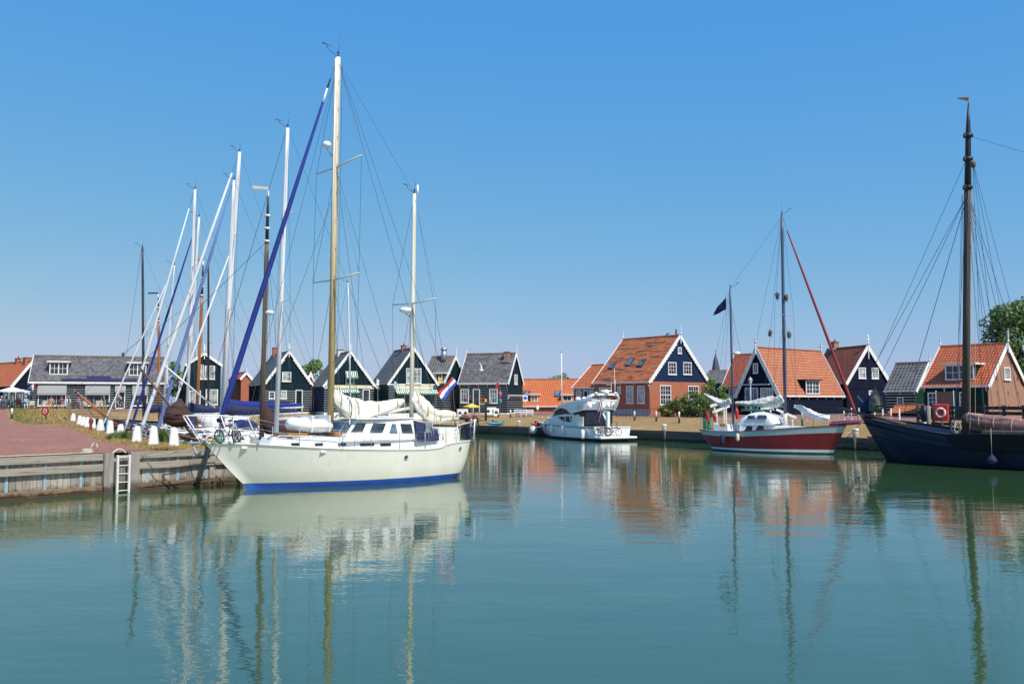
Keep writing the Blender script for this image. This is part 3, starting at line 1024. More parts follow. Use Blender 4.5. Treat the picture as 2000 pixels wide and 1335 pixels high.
    def door(s, face, x0, y0, x1, m, zb=0.02, pane=None, off=0.04):
        a0, zt = s.px(face, x0, y0)
        a1, zt2 = s.px(face, x1, y0)
        a0, a1 = min(a0, a1), max(a0, a1)
        P = s.P[face]
        zt = (zt + zt2) / 2
        mb = MB()
        for q0, q1 in ((a0, a0 + 0.09), (a1 - 0.09, a1)):
            pbox(mb, P, q0, q1, off - 0.03, off + 0.05, zb, zt)
        pbox(mb, P, a0 + 0.09, a1 - 0.09, off - 0.03, off + 0.05, zt - 0.09, zt)
        f = mb.build('door_frame', M['white'], s.root)
        mb = MB()
        pbox(mb, P, a0 + 0.09, a1 - 0.09, off - 0.03, off, zb, zt - 0.09)
        mb.build('door', m, f)
        return s
    def chimney(s, y, w=0.5, h=0.9, m=None, x=0.0, pot=True, base=None):
        z = s.e + (s.r - s.e) * (1 - abs(x) / (s.w / 2))
        mb = MB()
        mb.box((x, y, z + h / 2 - 0.3), (w, w, h + 0.6))
        c = mb.build('chimney', m or M['brick_p'], s.rf, uv=True)
        mb = MB().box((x, y, z + h + 0.04), (w + 0.12, w + 0.12, 0.08))
        mb.build('chimney_cap', M['moss'], s.rf)
        if pot:
            MB().lathe([(0.11, z + h + 0.08), (0.09, z + h + 0.35)], (x, y, 0), 8).build('chimney_pot', M['ridge_r'], s.rf)
        if base:
            MB().box((x, y, z - 0.02), (w + 0.3, w + 0.3, 0.28)).build('flashing', M['zinc'], s.rf)
        return s
    def dormer(s, face, x0, y0, x1, y1, cols=4, rows=2, wall=None, frame=None, side=0.25):
        sg = -1 if face == 'L' else 1
        xx = s.w / 2 * 0.8
        for _ in range(4):
            a0, zt = s.f.yz(x0, y0, sg * xx)
            a1, zt1 = s.f.yz(x1, y0, sg * xx)
            _, zb = s.f.yz((x0 + x1) / 2, y1, sg * xx)
            xx = s.roofx(zb) + 0.12
        zt = (zt + zt1) / 2
        a0, a1 = min(a0, a1), max(a0, a1)
        xb = s.roofx(zt) - 0.3
        d_ = MB()
        d_.hexa([(sg * q, a, z) for z in (zb - 0.1, zt) for a in (a0, a1) for q in (xx, xb)])
        dm = d_.build('dormer', wall or M['navywall'], s.root)
        MB().hexa([(sg * q, a, z) for z in (zt + 0.002, zt + 0.13) for a in (a0 - side, a1 + side) for q in (xx + 0.28, xb - 0.3)]).build('dormer_roof', frame or M['white'], dm)
        P = lambda a, o, z: (sg * (xx + o), a, z)
        mb = MB()
        pbox(mb, P, a0 - 0.02, a1 + 0.02, 0.002, 0.03, zb - 0.1, zt)
        window_in(dm, P, a0, a1, zb, zt, cols, rows)
        return s
    def skylight(s, face, px, py, w=0.75, l=1.15):
        sg = -1 if face == 'L' else 1
        xx = s.w / 4
        for _ in range(6):
            a, z = s.f.yz(px, py, sg * xx)
            xx = s.roofx(z)
        k = (z - s.e) / (s.r - s.e)
        L = math.hypot(s.w / 2, s.r - s.e)
        sl = lambda aa, kk, h: s.slope(sg, aa, kk, h)
        h = l / L / 2
        mb = MB()
        mb.hexa([sl(a - w / 2, k - h, .05), sl(a + w / 2, k - h, .05), sl(a - w / 2, k + h, .05), sl(a + w / 2, k + h, .05), sl(a - w / 2, k - h, .17), sl(a + w / 2, k - h, .17), sl(a - w / 2, k + h, .17), sl(a + w / 2, k + h, .17)])
        f = mb.build('skylight', M['iron'], s.rf)
        w -= 0.2
        h *= 0.82
        mb = MB()
        mb.hexa([sl(a - w / 2, k - h, .1), sl(a + w / 2, k - h, .1), sl(a - w / 2, k + h, .1), sl(a + w / 2, k + h, .1), sl(a - w / 2, k - h, .185), sl(a + w / 2, k - h, .185), sl(a - w / 2, k + h, .185), sl(a + w / 2, k + h, .185)])
        mb.build('skylight_glass', M['glass_b'], s.rf)
        return s

def window_in(parent, P, a0, a1, z0, z1, cols, rows):
    """a window as one mesh: frame and bars, plus a pane, under a part"""
    mb = MB()
    fw = 0.10
    for q in ((a0, a0 + fw, z0, z1), (a1 - fw, a1, z0, z1), (a0 + fw, a1 - fw, z0, z0 + fw), (a0 + fw, a1 - fw, z1 - fw, z1)):
        pbox(mb, P, q[0], q[1], 0.004, 0.075, q[2], q[3])
    for k in range(1, cols):
        c = lerp(a0 + fw, a1 - fw, k / cols)
        e = 0.05 if (cols == 4 and k == 2) else 0.02
        pbox(mb, P, c - e, c + e, 0.016, 0.055, z0 + fw, z1 - fw)
    for k in range(1, rows):
        c = lerp(z0 + fw, z1 - fw, k / rows)
        pbox(mb, P, a0 + fw, a1 - fw, 0.018, 0.05, c - 0.02, c + 0.02)
    mb.build('window', M['white'], parent)
    mb = MB()
    pbox(mb, P, a0 + 0.03, a1 - 0.03, 0.003, 0.014, z0 + 0.03, z1 - 0.03)
    mb.build('pane', M['glass'], parent)

def awning(parent, P, a0, a1, z, out=0.55, drop=0.3, m=None, val=None, vh=0.14):
    mb = MB()
    t = 0.03
    mb.hexa([P(a0, 0.05, z), P(a1, 0.05, z), P(a0, out, z - drop), P(a1, out, z - drop), P(a0, 0.05, z + t), P(a1, 0.05, z + t), P(a0, out, z - drop + t), P(a1, out, z - drop + t)])
    o = mb.build('awning', m, parent)
    if val:
        mb = MB()
        pbox(mb, P, a0, a1, out - 0.004, out + 0.02, z - drop - vh, z - drop + t)
        mb.build('valance', val, o)
    return o

# --- big red brick house with navy gable
h = House('brick_house', 'big red brick house with navy boarded gable and mossy orange roof behind the green bushes', ('A', 1268, 92.7), (.63, -.78), 1384, 1161, 2.0, 743.7, 655.6)
h.walls(M['brick_r'], M['navywall']).vboards(M['navywall']).roof(M['tile_b'], verge=0.16).barge(scallop=0.42, ends=('F', 'B'), w=0.26).finial(1.1, 0.75).eaves('L', brackets=2.2, drop=0.42)
h.finial(0.95, 0.1, y=h.d + 0.2)
h.win('G', 1323, 678, 1330, 690, 2, 2)
h.win('G', 1304, 707, 1320, 731, 3, 3)
h.win('G', 1333.5, 707, 1349.5, 731, 3, 3)
h.win('G', 1288, 752, 1309.5, 790, 4, 4, sash=2)
h.win('G', 1343, 753, 1363.5, 790, 4, 4, sash=2)
for x0, x1 in ((1224, 1237.5), (1245.5, 1259.5)):
    h.win('L', x0, 753, x1, 787, 4, 4, sash=3, gl=M['glass_c'])
h.win('L', 1171, 756, 1183, 787, 3, 4, gl=M['glass_c'])
h.win('L', 1207, 754, 1213, 768, 1, 2, gl=M['glass_c'])
for x, y in ((1197, 714.5), (1231, 708.5), (1254, 710)):
    h.skylight('L', x, y)
MB().tube([(-h.w / 2 - 0.03, -0.12, 0.1), (-h.w / 2 - 0.03, -0.12, h.e - 0.6), (-h.w / 2 - 0.2, 0.1, h.e - 0.25)], 0.05, 6).build('downpipe', M['zinc'], h.root)
MB().tube([(0.25, 0.6, h.r - 0.1), (0.25, 0.6, h.r + 0.75)], 0.09, 8).build('flue', M['iron'], h.root)
mb = MB()
pbox(mb, h.P['L'], -0.03, h.d, 0.0, 0.04, -0.5, 0.62)
mb.build('plinth', M['greysteel'], h.root)
HB = h
# --- low wing behind it
bk = h.f.w(-h.w / 2 + 0.35, h.d + 0.02)
pxa = 1000 + bk.x / bk.y * F
h = House('wing_house', 'low green boarded house with plain orange roof joined behind the big brick house', ('A', pxa, bk.y), (.63, -.78), 0, 1121, 2.0, 755, 712, width=6.0)
h.walls(M['white']).clap(M['greenwall'], 'L', 0.0).roof(M['tile_o']).barge(ends=('B',), w=0.24).eaves('L', brackets=0.9)
h.finial(0.3, 0.1, y=h.d + 0.2)
h.win('L', 1126, 763, 1136, 780, 2, 2, gl=M['glass_c'])
h.door('L', 1140.5, 762, 1149, M['greenwall'])
h.win('L', 1152, 762, 1160, 780, 2, 2, gl=M['glass_c'])

# --- house with navy triangle gable and orange roof facing right
h = House('gable_house', 'small house with orange roof facing right and glazed navy gable behind the maroon ketch', ('B', 1523, 86.0), (-.78, -.63), 1439, 1646, 2.1, 770.5, 679.5)
h.walls(M['indigowall']).vboards(M['indigowall'], z0=0.0).clap(M['indigowall'], 'R', 0.0, gap=0.03).roof(M['tile_s'], verge=0.16).barge(ends=('F', 'B'), w=0.34, over=0.3).finial(0.95, 0.5, cross=True).eaves('R', brackets=1.5, drop=0.45)
h.finial(0.95, 0.1, y=h.d + 0.22, cross=True)
h.win('G', 1471.5, 709, 1481, 728, 2, 3)
h.dormer('R', 1573, 743, 1599, 769.5, 4, 3, wall=M['indigowall'], frame=M['iron'])
h.win('G', 1456, 757, 1481, 800, 3, 1, fr=M['white'], gl=M['glass_b'], off=0.05)
h.win('G', 1486, 757, 1511, 800, 4, 3, fr=M['white'], gl=M['glass_c'], off=0.05)
a0, z_ = h.px('G', 1449, 750)
a1, _ = h.px('G', 1505, 750)
mb = MB()
pbox(mb, h.P['G'], a0, a1, 0.04, 0.35, z_ - 0.12, z_)
mb.build('canopy_board', M['greyhull'], h.root)
# --- red roof behind its left side
h = House('red_roof_house', 'dark red roofed house half hidden behind the glazed navy gable', ('A', 1500, 97), (.72, -.69), 0, 1414, 2.2, 752, 690, width=5.6)
h.walls(M['navywall']).roof(M['tile_d']).barge(ends=('B',), w=0.28)
h.finial(0.9, 0.1, y=h.d + 0.22, cross=True)
h.win('L', 1424, 757, 1440, 775, 3, 2, gl=M['glass_c'])
# --- slate roof behind the bush
h = House('slate_house', 'grey slate roof seen behind the bush and under the church spire', ('A', 1432, 125), (.8, -.6), 0, 1368, 2.2, 747, 723, width=7)
h.walls(M['navywall']).roof(M['slate_m'])
# --- navy gable house to its right
h = House('gable_house', 'tall navy gabled house with two small windows and red roof behind the barge bow', ('A', 1654, 95.0), (.26, -.97), 1738, 1580, 2.2, 746, 675.5)
h.walls(M['indigowall']).vboards(M['indigowall'], z0=0.0).roof(M['tile_d'], verge=0.16).barge(w=0.3).finial(1.05, 1.3, cross=True)
h.clap(M['indigowall'], 'L', 0.0, gap=0.03).eaves('L', brackets=0)
h.win('G', 1676, 717.5, 1690, 738.5, 2, 2, gl=M['glass_c'])
h.win('G', 1701.5, 718, 1715, 739, 2, 2, gl=M['glass_c'])
h.win('G', 1696, 762, 1704, 774, 1, 1, gl=M['glass_c'])
mb = MB()
pbox(mb, h.P['G'], -h.w / 2, h.w / 2, 0.03, 0.07, h.px('G', 1690, 758)[1] - 0.05, h.px('G', 1690, 758)[1])
mb.build('ledge_board', M['indigowall'], h.root)
yy, _ = h.f.yz(1631, 690, 0)
h.chimney(min(max(yy, 1), h.d - 1), 0.6, 0.75, M['brick_p'], base=True)
# --- low slate house with striped boarding
h = House('low_house', 'low house with grey mossy pantiles and white lined boarding between two red roofs', ('A', 1789, 84), (.63, -.78), 0, 1730, 2.2, 761, 708.5, width=4.8)
h.walls(M['white'], M['greenwall']).clap(M['greenwall'], 'L', 0.0).vboards(M['greenwall'], z0=0.0).roof(M['slate_m'], ridge=M['moss']).barge(w=0.24, ends=('F',)).finial(1.0, 0.5).eaves('L', brackets=1.7, drop=0.45)
h.win('L', 1752.5, 774.5, 1765, 800, 2, 3)
h.win('G', 1801, 735, 1806, 750, 1, 2)
# --- right hand house: red roof, brick gable
h = House('brick_gable_house', 'red roofed house with brown brick gable and dark green front beside the barge mast', ('A', 1930, 70), (.63, -.78), 2003, 1805, 2.0, 751, 672)
h.walls(M['greenwall'], M['brick_p']).roof(M['tile_r'], verge=0.16).barge(w=0.32, ends=('F', 'B')).finial(1.1, 0.6).eaves('L', brackets=1.55, drop=0.5)
h.finial(0.8, 0.1, y=h.d + 0.2)
mb = MB()
pbox(mb, h.P['G'], -h.w / 2, h.w / 2, 0.003, 0.03, 0.0, h.e)
mb.build('brick_front', M['brick_p'], h.root, uv=True)
h.clap(M['greenwall'], 'L', 0.0, gap=0.02)
h.win('G', 1959, 717, 1971, 741, 2, 1, gl=M['glass_c'])
h.dormer('L', 1846, 712, 1902, 742, 4, 2, wall=M['greenwall'])
h.win('L', 1812.5, 766, 1831, 795, 2, 3, gl=M['glass'])
h.win('L', 1874, 765, 1893, 795, 2, 3, gl=M['glass'])
for z in (0.9, 2.0, 3.2):
    for x in (-1.9, 0.1, 2.0):
        if z > h.e and abs(x) > h.roofx(z) - 0.5:
            continue
        mb = MB()
        pbox(mb, h.P['G'], x - 0.03, x + 0.03, 0.032, 0.055, z - 0.16, z + 0.16)
        mb.build('wall_anchor', M['iron'], h.root)
# --- low shed with orange tiles
h = House('low_shed', 'tiny shed with orange tiled roof and green walls in front of the striped boarded house', ('A', 1790, 79), (.63, -.78), 0, 1738, 1.5, 806, 792.5, width=2.6)
h.walls(M['greenwall']).roof(M['tile_o'], row=0.3)
# --- houses behind the left basin
GRP = None
h = House('gable_house', 'dark teal gabled house with one small white window behind the blue boom cover', ('A', 516, 103), (.42, -.91), 608, 486, 2.2, 749, 687)
h.walls(M['white'], M['tealwall']).clap(M['tealwall'], 'G', 0.0, h.px('G', 560, 760)[1]).vboards(M['tealwall'], z0=h.px('G', 560, 760)[1]).vboards(M['tealwall'], 'L', 0.0).roof(M['slate_m']).barge(scallop=0.36, w=0.17).finial(0.85, 0.55, cross=True)
h.win('G', 551, 726, 568.5, 744.5, 2, 2, gl=M['glass_c'])
h.win('G', 544, 762, 560, 778, 3, 2, gl=M['glass_c'])
h.door('G', 577, 761, 591, M['tealwall'])
h.win('G', 525, 765, 537, 778, 2, 2)
h.chimney(h.d * 0.75, 0.7, 0.9, M['brick_r'], pot=False)

h = House('gable_house', 'dark teal gabled shop with green striped awnings and scalloped white bargeboards', ('A', 633, 102), (.42, -.91), 731, 609, 2.2, 752, 687.5)
h.walls(M['white'], M['tealwall']).vboards(M['tealwall'], z0=h.px('G', 690, 752)[1]).clap(M['tealwall'], 'G', 0.0, h.px('G', 690, 758.5)[1]).vboards(M['navywall'], 'L', 0.0).roof(M['slate_m']).barge(scallop=0.36, w=0.17).finial(0.95, 0.6)
zc = h.px('G', 690, 758)[1]
mb = MB()
pbox(mb, h.P['G'], h.px('G', 652, 755)[0], h.px('G', 723, 755)[0], 0.03, 0.09, zc, zc + 0.36)
mb.build('fascia', M['creamwall'], h.root)
h.win('G', 675, 732, 692, 749, 2, 2)
awning(h.root, h.P['G'], h.px('G', 674, 725)[0], h.px('G', 697, 725)[0], h.px('G', 685, 725)[1], 0.6, 0.75, M['awn_g'], M['awn_green'])
awning(h.root, h.P['G'], h.px('G', 656, 758)[0], h.px('G', 700, 758)[0], h.px('G', 685, 760)[1], 0.75, 0.4, M['awn_g'], M['awn_green'])
h.win('G', 673, 771, 692, 790, 3, 2)
h.door('G', 708, 760, 722, M['glass'])
h.chimney(h.d * 0.72, 0.75, 0.45, M['white2'], pot=False)

h = House('gable_house', 'large dark teal gabled shop with a curtained white window over a long striped awning', ('A', 759, 101), (.42, -.91), 853, 725, 2.1, 748, 680)
h.walls(M['white'], M['tealwall']).vboards(M['tealwall'], z0=h.px('G', 800, 749)[1]).vboards(M['tealwall'], 'L', 0.0).clap(M['tealwall'], 'G', 0.0, h.px('G', 800, 752)[1]).roof(M['slate_m']).barge(w=0.22).finial(1.0, 1.0)
zc = h.px('G', 800, 760)[1]
mb = MB()
pbox(mb, h.P['G'], h.px('G', 771, 755)[0], h.px('G', 845, 755)[0], 0.03, 0.1, zc, zc + 0.42)
mb.build('fascia', M['creamwall'], h.root)
h.win('G', 793, 719, 822.5, 749, 4, 2, gl=M['glass_c'])
awning(h.root, h.P['G'], h.px('G', 772, 758)[0], h.px('G', 852, 758)[0], h.px('G', 800, 761)[1], 0.8, 0.45, M['awn_g'], M['awn_green'])
mb = MB()
pbox(mb, h.P['G'], h.px('G', 773, 755)[0], h.px('G', 848, 755)[0], 0.036, 0.05, 0.1, h.px('G', 800, 768)[1])
mb.build('shop_front', M['glass'], h.root)
for q in (790, 806, 826):
    a, _ = h.px('G', q, 780)
    mb = MB()
    pbox(mb, h.P['G'], a - 0.06, a + 0.06, 0.04, 0.09, 0.1, h.px('G', 800, 768)[1])
    mb.build('shop_post', M['creamwall'], h.root)
h.chimney(h.d * 0.5, 0.55, 0.45, M['brick_p'], pot=True)
H5 = h
# white little front between the two shops
g = House('shop_annex', 'small glazed white fronted annex squeezed between two teal gabled shops', ('A', 734, 104), (.42, -.91), 758, 730, 2.1, 757, 752, depth=3)
g.walls(M['tealwall'])
g.win('G', 737, 760, 754, 798, 3, 4, gl=M['glass'])
mb = MB()
pbox(mb, g.P['G'], -g.w / 2, g.w / 2, 0.05, 0.25, g.e - 0.1, g.e + 0.1)
mb.build('fascia', M['white'], g.root)

h = House('gable_house', 'slate roofed house with small dormer and steel flue right of the long striped awning', ('A', 866, 107), (.95, -.32), 0, 822, 2.1, 745, 696.5, width=7.0)
h.walls(M['white'], M['tealwall']).vboards(M['tealwall']).clap(M['tealwall'], 'L', 0.0).clap(M['tealwall'], 'G', 0.0).roof(M['slate_m']).barge(w=0.3).finial(1.2, 0.4).eaves('L', brackets=0)
h.dormer('L', 851, 729, 864, 746, 2, 1, frame=M['white'])
MB().lathe([(0.38, h.r - 0.5), (0.38, h.r + 0.55), (0.30, h.r + 0.6), (0.30, h.r + 0.75), (0.40, h.r + 0.8), (0.40, h.r + 1.05), (0.1, h.r + 1.1)], (-0.6, 1.2, 0), 12).build('flue', M['zinc'], h.root)

h = House('gable_house', 'slate roofed corner shop with black boards lined in white and a brick chimney', ('A', 991, 106), (.95, -.32), 0, 897, 2.1, 746.5, 690.5, width=5.8)
h.walls(M['white'], M['tealwall']).vboards(M['tealwall'], z0=h.e - 1.5).clap(M['tealwall'], 'L', 0.0).clap(M['tealwall'], 'G', 0.0, h.e - 1.5).roof(M['slate'], ridge=M['moss']).barge(w=0.3, ends=('F', 'B')).finial(1.25, 0.4).eaves('L', brackets=1.3, drop=0.6)
h.finial(0.6, 0.1, y=h.d + 0.2)
for q in range(6):
    a = lerp(-h.w / 2 + 0.1, h.w / 2 - 0.1, q / 5)
    MB().prism([(a - 0.03, -0.036, h.e - 2.0), (a - 0.03, -0.4, h.e - 1.55), (a - 0.03, -0.036, h.e - 1.55)], (0.06, 0, 0)).build('bracket', M['white'], h.root)
mb = MB()
pbox(mb, h.P['G'], -h.w / 2, h.w / 2, 0.036, 0.42, h.e - 1.55, h.e - 1.46)
mb.build('ledge_board', M['white'], h.root)
h.win('G', 1004, 731, 1009.5, 750, 2, 4, gl=M['glass_c'])
h.win('L', 900, 759.5, 916, 786, 3, 3, gl=M['glass_b'])
h.win('L', 956, 759.5, 972, 787, 3, 3, gl=M['glass_b'])
h.door('L', 924, 759.5, 937.5, M['glass'])
yy, _ = h.f.yz(997, 700, -0.5)
h.chimney(0.8, 0.6, 1.05, M['brick_p'], x=-0.75, base=True, pot=False)
H7 = h

h = House('long_house', 'long low house with plain orange pantile roof below street level behind the white flagpole', ('A', 1140, 111), (.985, -.17), 0, 1000, 0.9, 791.5, 741, width=7.5, depth=14)
h.walls(M['brick_r']).roof(M['tile_o'], ridge=M['ridge_r']).eaves('L', brackets=0)
h.dormer('L', 1037, 771, 1050, 784, 4, 1, wall=M['white'], frame=M['white'])
h.dormer('L', 1099, 771.5, 1117, 783, 2, 1, wall=M['white'], frame=M['white'])
h.skylight('L', 1028.5, 771)
h.skylight('L', 1089, 770)

h = House('tall_house', 'narrow dark house with clipped white gable and white sash windows behind the white masts', ('A', 364, 104), (.35, -.94), 430, 349, 2.4, 711, 690)
h.walls(M['tealwall']).vboards(M['tealwall'], z0=0.0).vboards(M['tealwall'], 'L', 0.0).roof(M['slate_m']).barge(w=0.26).finial(0.95, 0.6, cross=True)
h.win('G', 388, 712, 398, 740, 2, 2, gl=M['glass_c'])
h.win('G', 400, 714, 420, 740, 2, 2, gl=M['glass_c'])
h.win('G', 402, 760, 426, 790, 2, 3, gl=M['glass_c'])
h.win('G', 370, 762, 392, 790, 2, 3, gl=M['glass_c'])

for (pa, D, po, bk_, ey, ay) in ((470, 128, 490, 446, 738, 727),):
    h = House('brick_cottage', 'small red brick cottage with white verges seen far back between the masts', ('A', pa, D), (.45, -.89), po, bk_, 2.2, ey, ay)
    h.walls(M['brick_r']).roof(M['tile_o']).barge(w=0.3).finial(0.7, 0.3)
h = House('brick_cottage', 'red roofed brick cottage peeping out behind the teal house with the small window', ('A', 596, 126), (.45, -.89), 615, 570, 2.2, 748, 729)
h.walls(M['brick_r']).roof(M['tile_d']).barge(w=0.3)
h = House('brick_cottage', 'narrow red brick house end between the side gable and the corner shop', ('A', 884, 122), (.3, -.95), 905, 878, 2.2, 752, 741)
h.walls(M['brick_r']).roof(M['tile_o'])

# --- waterside café with its long slate roof
h = House('cafe_house', 'long slate roofed cafe with grey awnings and a terrace above the grass bank', ('A', 322, 103), (.93, .36), 0, 57.5, 2.6, 746.5, 699.5, width=7.0, cat='cafe')
h.walls(M['white']).clap(M['tealwall'], 'L', 0.0).roof(M['slate'], ridge=M['moss'], row=0.24).barge(ends=('B', 'F'), w=0.34, over=0.4)
mb = MB()
pbox(mb, h.P['L'], -0.1, h.d + 0.1, 0.16, 0.30, h.e - 0.22, h.e - 0.03)
mb.build('gutter', M['white'], h.root)
h.dormer('L', 97, 707, 133, 731.5, 4, 2, wall=M['white'])
h.dormer('L', 252, 709, 286, 733.5, 4, 2, wall=M['white'])
for x0, x1 in ((120, 168), (168, 216), (216, 268)):
    a0, a1 = h.px('L', x0, 740)[0], h.px('L', x1, 740)[0]
    k0, k1 = 0.0, (0.20 if x0 == 168 else 0.10)
    mb = MB()
    mb.hexa([h.slope(-1, q, k, hh) for hh in (0.10, 0.14) for k in (k0, k1) for q in (a0, a1)])
    mb.build('sign_panel', M['navycloth'], h.root)
P = h.P['L']
for x0, x1, yb in ((74, 131, 771), (167, 216, 771), (225, 246, 766), (259, 290, 772)):
    a0, z1 = h.px('L', x0, 751)
    a1, _ = h.px('L', x1, 751)
    _, zb = h.px('L', x0, yb)
    awning(h.root, P, a0, a1, z1, 0.42, z1 - zb - 0.2, M['awn_grey'], M['awn_grey'], vh=0.2)
    h.win('L', x0 + 1, 753, x1 - 1, 792 if yb > 767 else 797, 3 if x1 - x0 > 30 else 1, 1, gl=M['glass'], off=0.05)
CAFE = h
MB().tube([(0.3, h.d * 0.34, h.r), (0.3, h.d * 0.34, h.r + 0.6)], 0.14, 8).build('vent_pipe', M['iron'], h.root)
# --- house at the far left
h = House('red_roof_house', 'orange roofed house with dark gable cut off by the left edge beside the cafe', ('A', 22, 112), (.75, -.66), 96, -60, 2.6, 752, 706)
h.walls(M['indigowall']).roof(M['tile_o']).barge(w=0.3).chimney(1.5, 0.8, 0.5, M['brick_r'], pot=False)
h.chimney(4.5, 0.6, 0.5, M['brick_r'])
g = House('glass_extension', 'low glazed extension with dark posts between the cafe and the orange roofed house', ('A', 5, 104), (.3, -.95), 58, 3, 2.6, 764, 758, depth=3)
g.walls(M['creamwall'])
for q in range(4):
    g.win('G', 6 + q * 13, 766, 17 + q * 13, 794, 1, 1, fr=M['iron'], gl=M['glass_b'])

# --- church spire far behind
sp = at(1398, 724, 300)
ch = empty('church', (sp.x, sp.y, 2.2), 0.4, 'dark slate church spire rising far behind the houses', 'church')
sc_ = 300 / F
mb = MB()
mb.loft([[(r * math.cos(PI / 4 + j * PI / 2), r * math.sin(PI / 4 + j * PI / 2), z) for j in range(4)] for r, z in ((1.9, 0), (1.9, 10.2))], 0, False)
mb.build('tower', M['brick_p'], ch, uv=True)
zt = at(1398, 690, 300).z - 2.2
mb = MB()
mb.loft([[(r * math.cos(j * PI / 4), r * math.sin(j * PI / 4), z) for j in range(8)] for r, z in ((2.0, 10.0), (1.45, 11.4), (0.75, zt - 2.2), (0.05, zt))], 0, False)
mb.build('spire', M['slateplain'], ch)
MB().bar((0, 0, zt), (0, 0, zt + 1.2), 0.06, 0.06).bar((-0.3, 0, zt + 0.8), (0.3, 0, zt + 0.8), 0.06, 0.06).build('cross', M['iron'], ch)
MB().box((-0.2, -1.35, 10.9), (0.6, 0.6, 0.8)).build('clock_dormer', M['white'], ch)

# ------------------------------------------------------------------ trees and bushes
def leafmat(name, c1, c2):
    t = NT(name)
    v = t.vec('Object')
    n1 = t.noise(v, 0.9, 4, 0.6)
    n2 = t.noise(v, 6.0, 3, 0.6)
    c = t.mix(t.remap(n1, 0.35, 0.65), c1, c2)
    c = t.mix(t.remap(n2, 0.4, 0.7, 0, 0.5), c, dk(c1, 0.55))
    t.l(c, t.b.inputs['Base Color'])
    t.b.inputs['Roughness'].default_value = 0.6
    t.b.inputs['Transmission Weight'].default_value = 0.0
    return t.mat
M['leaf'] = leafmat('tree_leaves', (0.09, 0.18, 0.032), (0.15, 0.25, 0.055))
M['leaf_b'] = leafmat('bush_leaves', (0.065, 0.14, 0.025), (0.12, 0.195, 0.04))
M['leaf_y'] = leafmat('pale_bush_leaves', (0.115, 0.20, 0.04), (0.19, 0.26, 0.06))
M['bark'] = mat('bark', (0.09, 0.065, 0.045), 0.9, 0.3, 3)

def crown(root, name, m, rx, ry, z0, z1, n, leaf, seed, clumps=26, solid=0.75):
    r = random.Random(seed)
    cs = []
    for i in range(clumps):
        a, b = r.uniform(0, 2 * PI), r.uniform(-0.95, 1)
        k = math.sqrt(1 - b * b) * r.uniform(0.55, 1.0)
        cs.append((Vector((rx * k * math.cos(a), ry * k * math.sin(a), lerp(z0, z1, (b + 1) / 2))), r.uniform(0.22, 0.40) * min(rx, (z1 - z0) / 1.7)))
    mb = MB()
    for i in range(n):
        c, s_ = r.choice(cs)
        d = Vector((r.gauss(0, 1), r.gauss(0, 1), r.gauss(0, 1))).normalized()
        p = c + d * s_ * r.uniform(solid, 1.05)
        if p.z < z0 * 0.5:
            continue
        nrm = (d + Vector((r.gauss(0, .5), r.gauss(0, .5), r.gauss(0, .5)))).normalized()
        a = nrm.orthogonal().normalized()
        a = Matrix.Rotation(r.uniform(0, 6.3), 3, nrm) @ a
        b = nrm.cross(a)
        l = leaf * r.uniform(0.6, 1.3)
        mb.add([p - a * l, p + b * l * 0.55, p + a * l, p - b * l * 0.55], [(0, 1, 2, 3)])
    o = link(name, mb.mesh(name, m, uv=False, fix=False), root)
    return cs

def tree(name, label, pos, h, rx, ry, n, leaf, m, seed, trunk=0.18, cat='tree', zlow=0.3, clumps=26, group=None):
    root = empty(name, tuple(pos), 0, label, cat, group)
    cs = crown(root, 'crown', m, rx, ry, h * zlow, h, n, leaf, seed, clumps)
    mb = MB()
    top = h * 0.7
    mb.tube([(0, 0, -0.3), (0.05, 0, h * 0.3), (0, 0.05, top)], [trunk, trunk * 0.7, trunk * 0.25], 8)
    for c, s_ in cs[:9]:
        mb.tube([(0, 0, h * zlow * 0.8), c * 0.55 + Vector((0, 0, h * 0.1)), c], [trunk * 0.5, trunk * 0.28, 0.02], 5)
    mb.build('trunk', M['bark'], root)
    return root

p = at(1992, 780, 100); p.z = 2.2
tree('tree', 'tall leafy green tree behind the brown brick gable at the right edge', p, at(1985, 606, 100).z - 2.2, 4.0, 3.5, 24000, 0.19, M['leaf'], 3, 0.3, clumps=60, zlow=0.25)
p = at(612, 780, 135); p.z = 2.2
tree('tree', 'green treetop rising behind the two teal gabled houses', p, at(612, 709, 135).z - 2.2, 2.3, 2, 2600, 0.2, M['leaf'], 5, clumps=22)
p = at(346, 780, 140); p.z = 2.2
tree('tree', 'small treetop beside the right end of the cafe roof', p, at(346, 708, 140).z - 2.2, 2.0, 2, 1500, 0.22, M['leaf'], 6)
p = at(1100, 780, 170); p.z = 2.2
tree('tree', 'thin line of green treetop just above the long orange roof', p, at(1105, 736, 170).z - 2.2, 5.0, 2, 1500, 0.25, M['leaf'], 8)
p = at(1392, 800, 89); p.z = 1.95
tree('bush', 'rounded yellow green bush at the corner of the brick house', p, at(1392, 744, 89).z - 1.95, 1.45, 1.3, 4200, 0.10, M['leaf_y'], 9, 0.06, 'bush', 0.05, 30)
for px, D, top, rx, n, lab, sd_, mm in ((1304, 89, 783, 0.75, 2000, 'small dark rounded shrub in front of the brick house window', 21, 'leaf_b'),
                                (1330, 88.5, 779, 1.0, 2600, 'dense green shrub in the middle of the row before the brick house', 22, 'leaf_b'),
                                (1352, 88, 769, 1.15, 3200, 'tallest dark green shrub of the row under the right brick house window', 23, 'leaf_b'),
                                (1376, 86.5, 776, 1.1, 2600, 'broad green shrub at the right end of the row next to the green bin', 24, 'leaf_b')):
    p = at(px, 806, D); p.z = 1.88
    tree('shrub', lab, p, at(px, top, D).z - 1.88, rx, rx, n, 0.085, M[mm], sd_, 0.05, 'shrub', 0.02, 22, 'shrubs in front of the brick house')
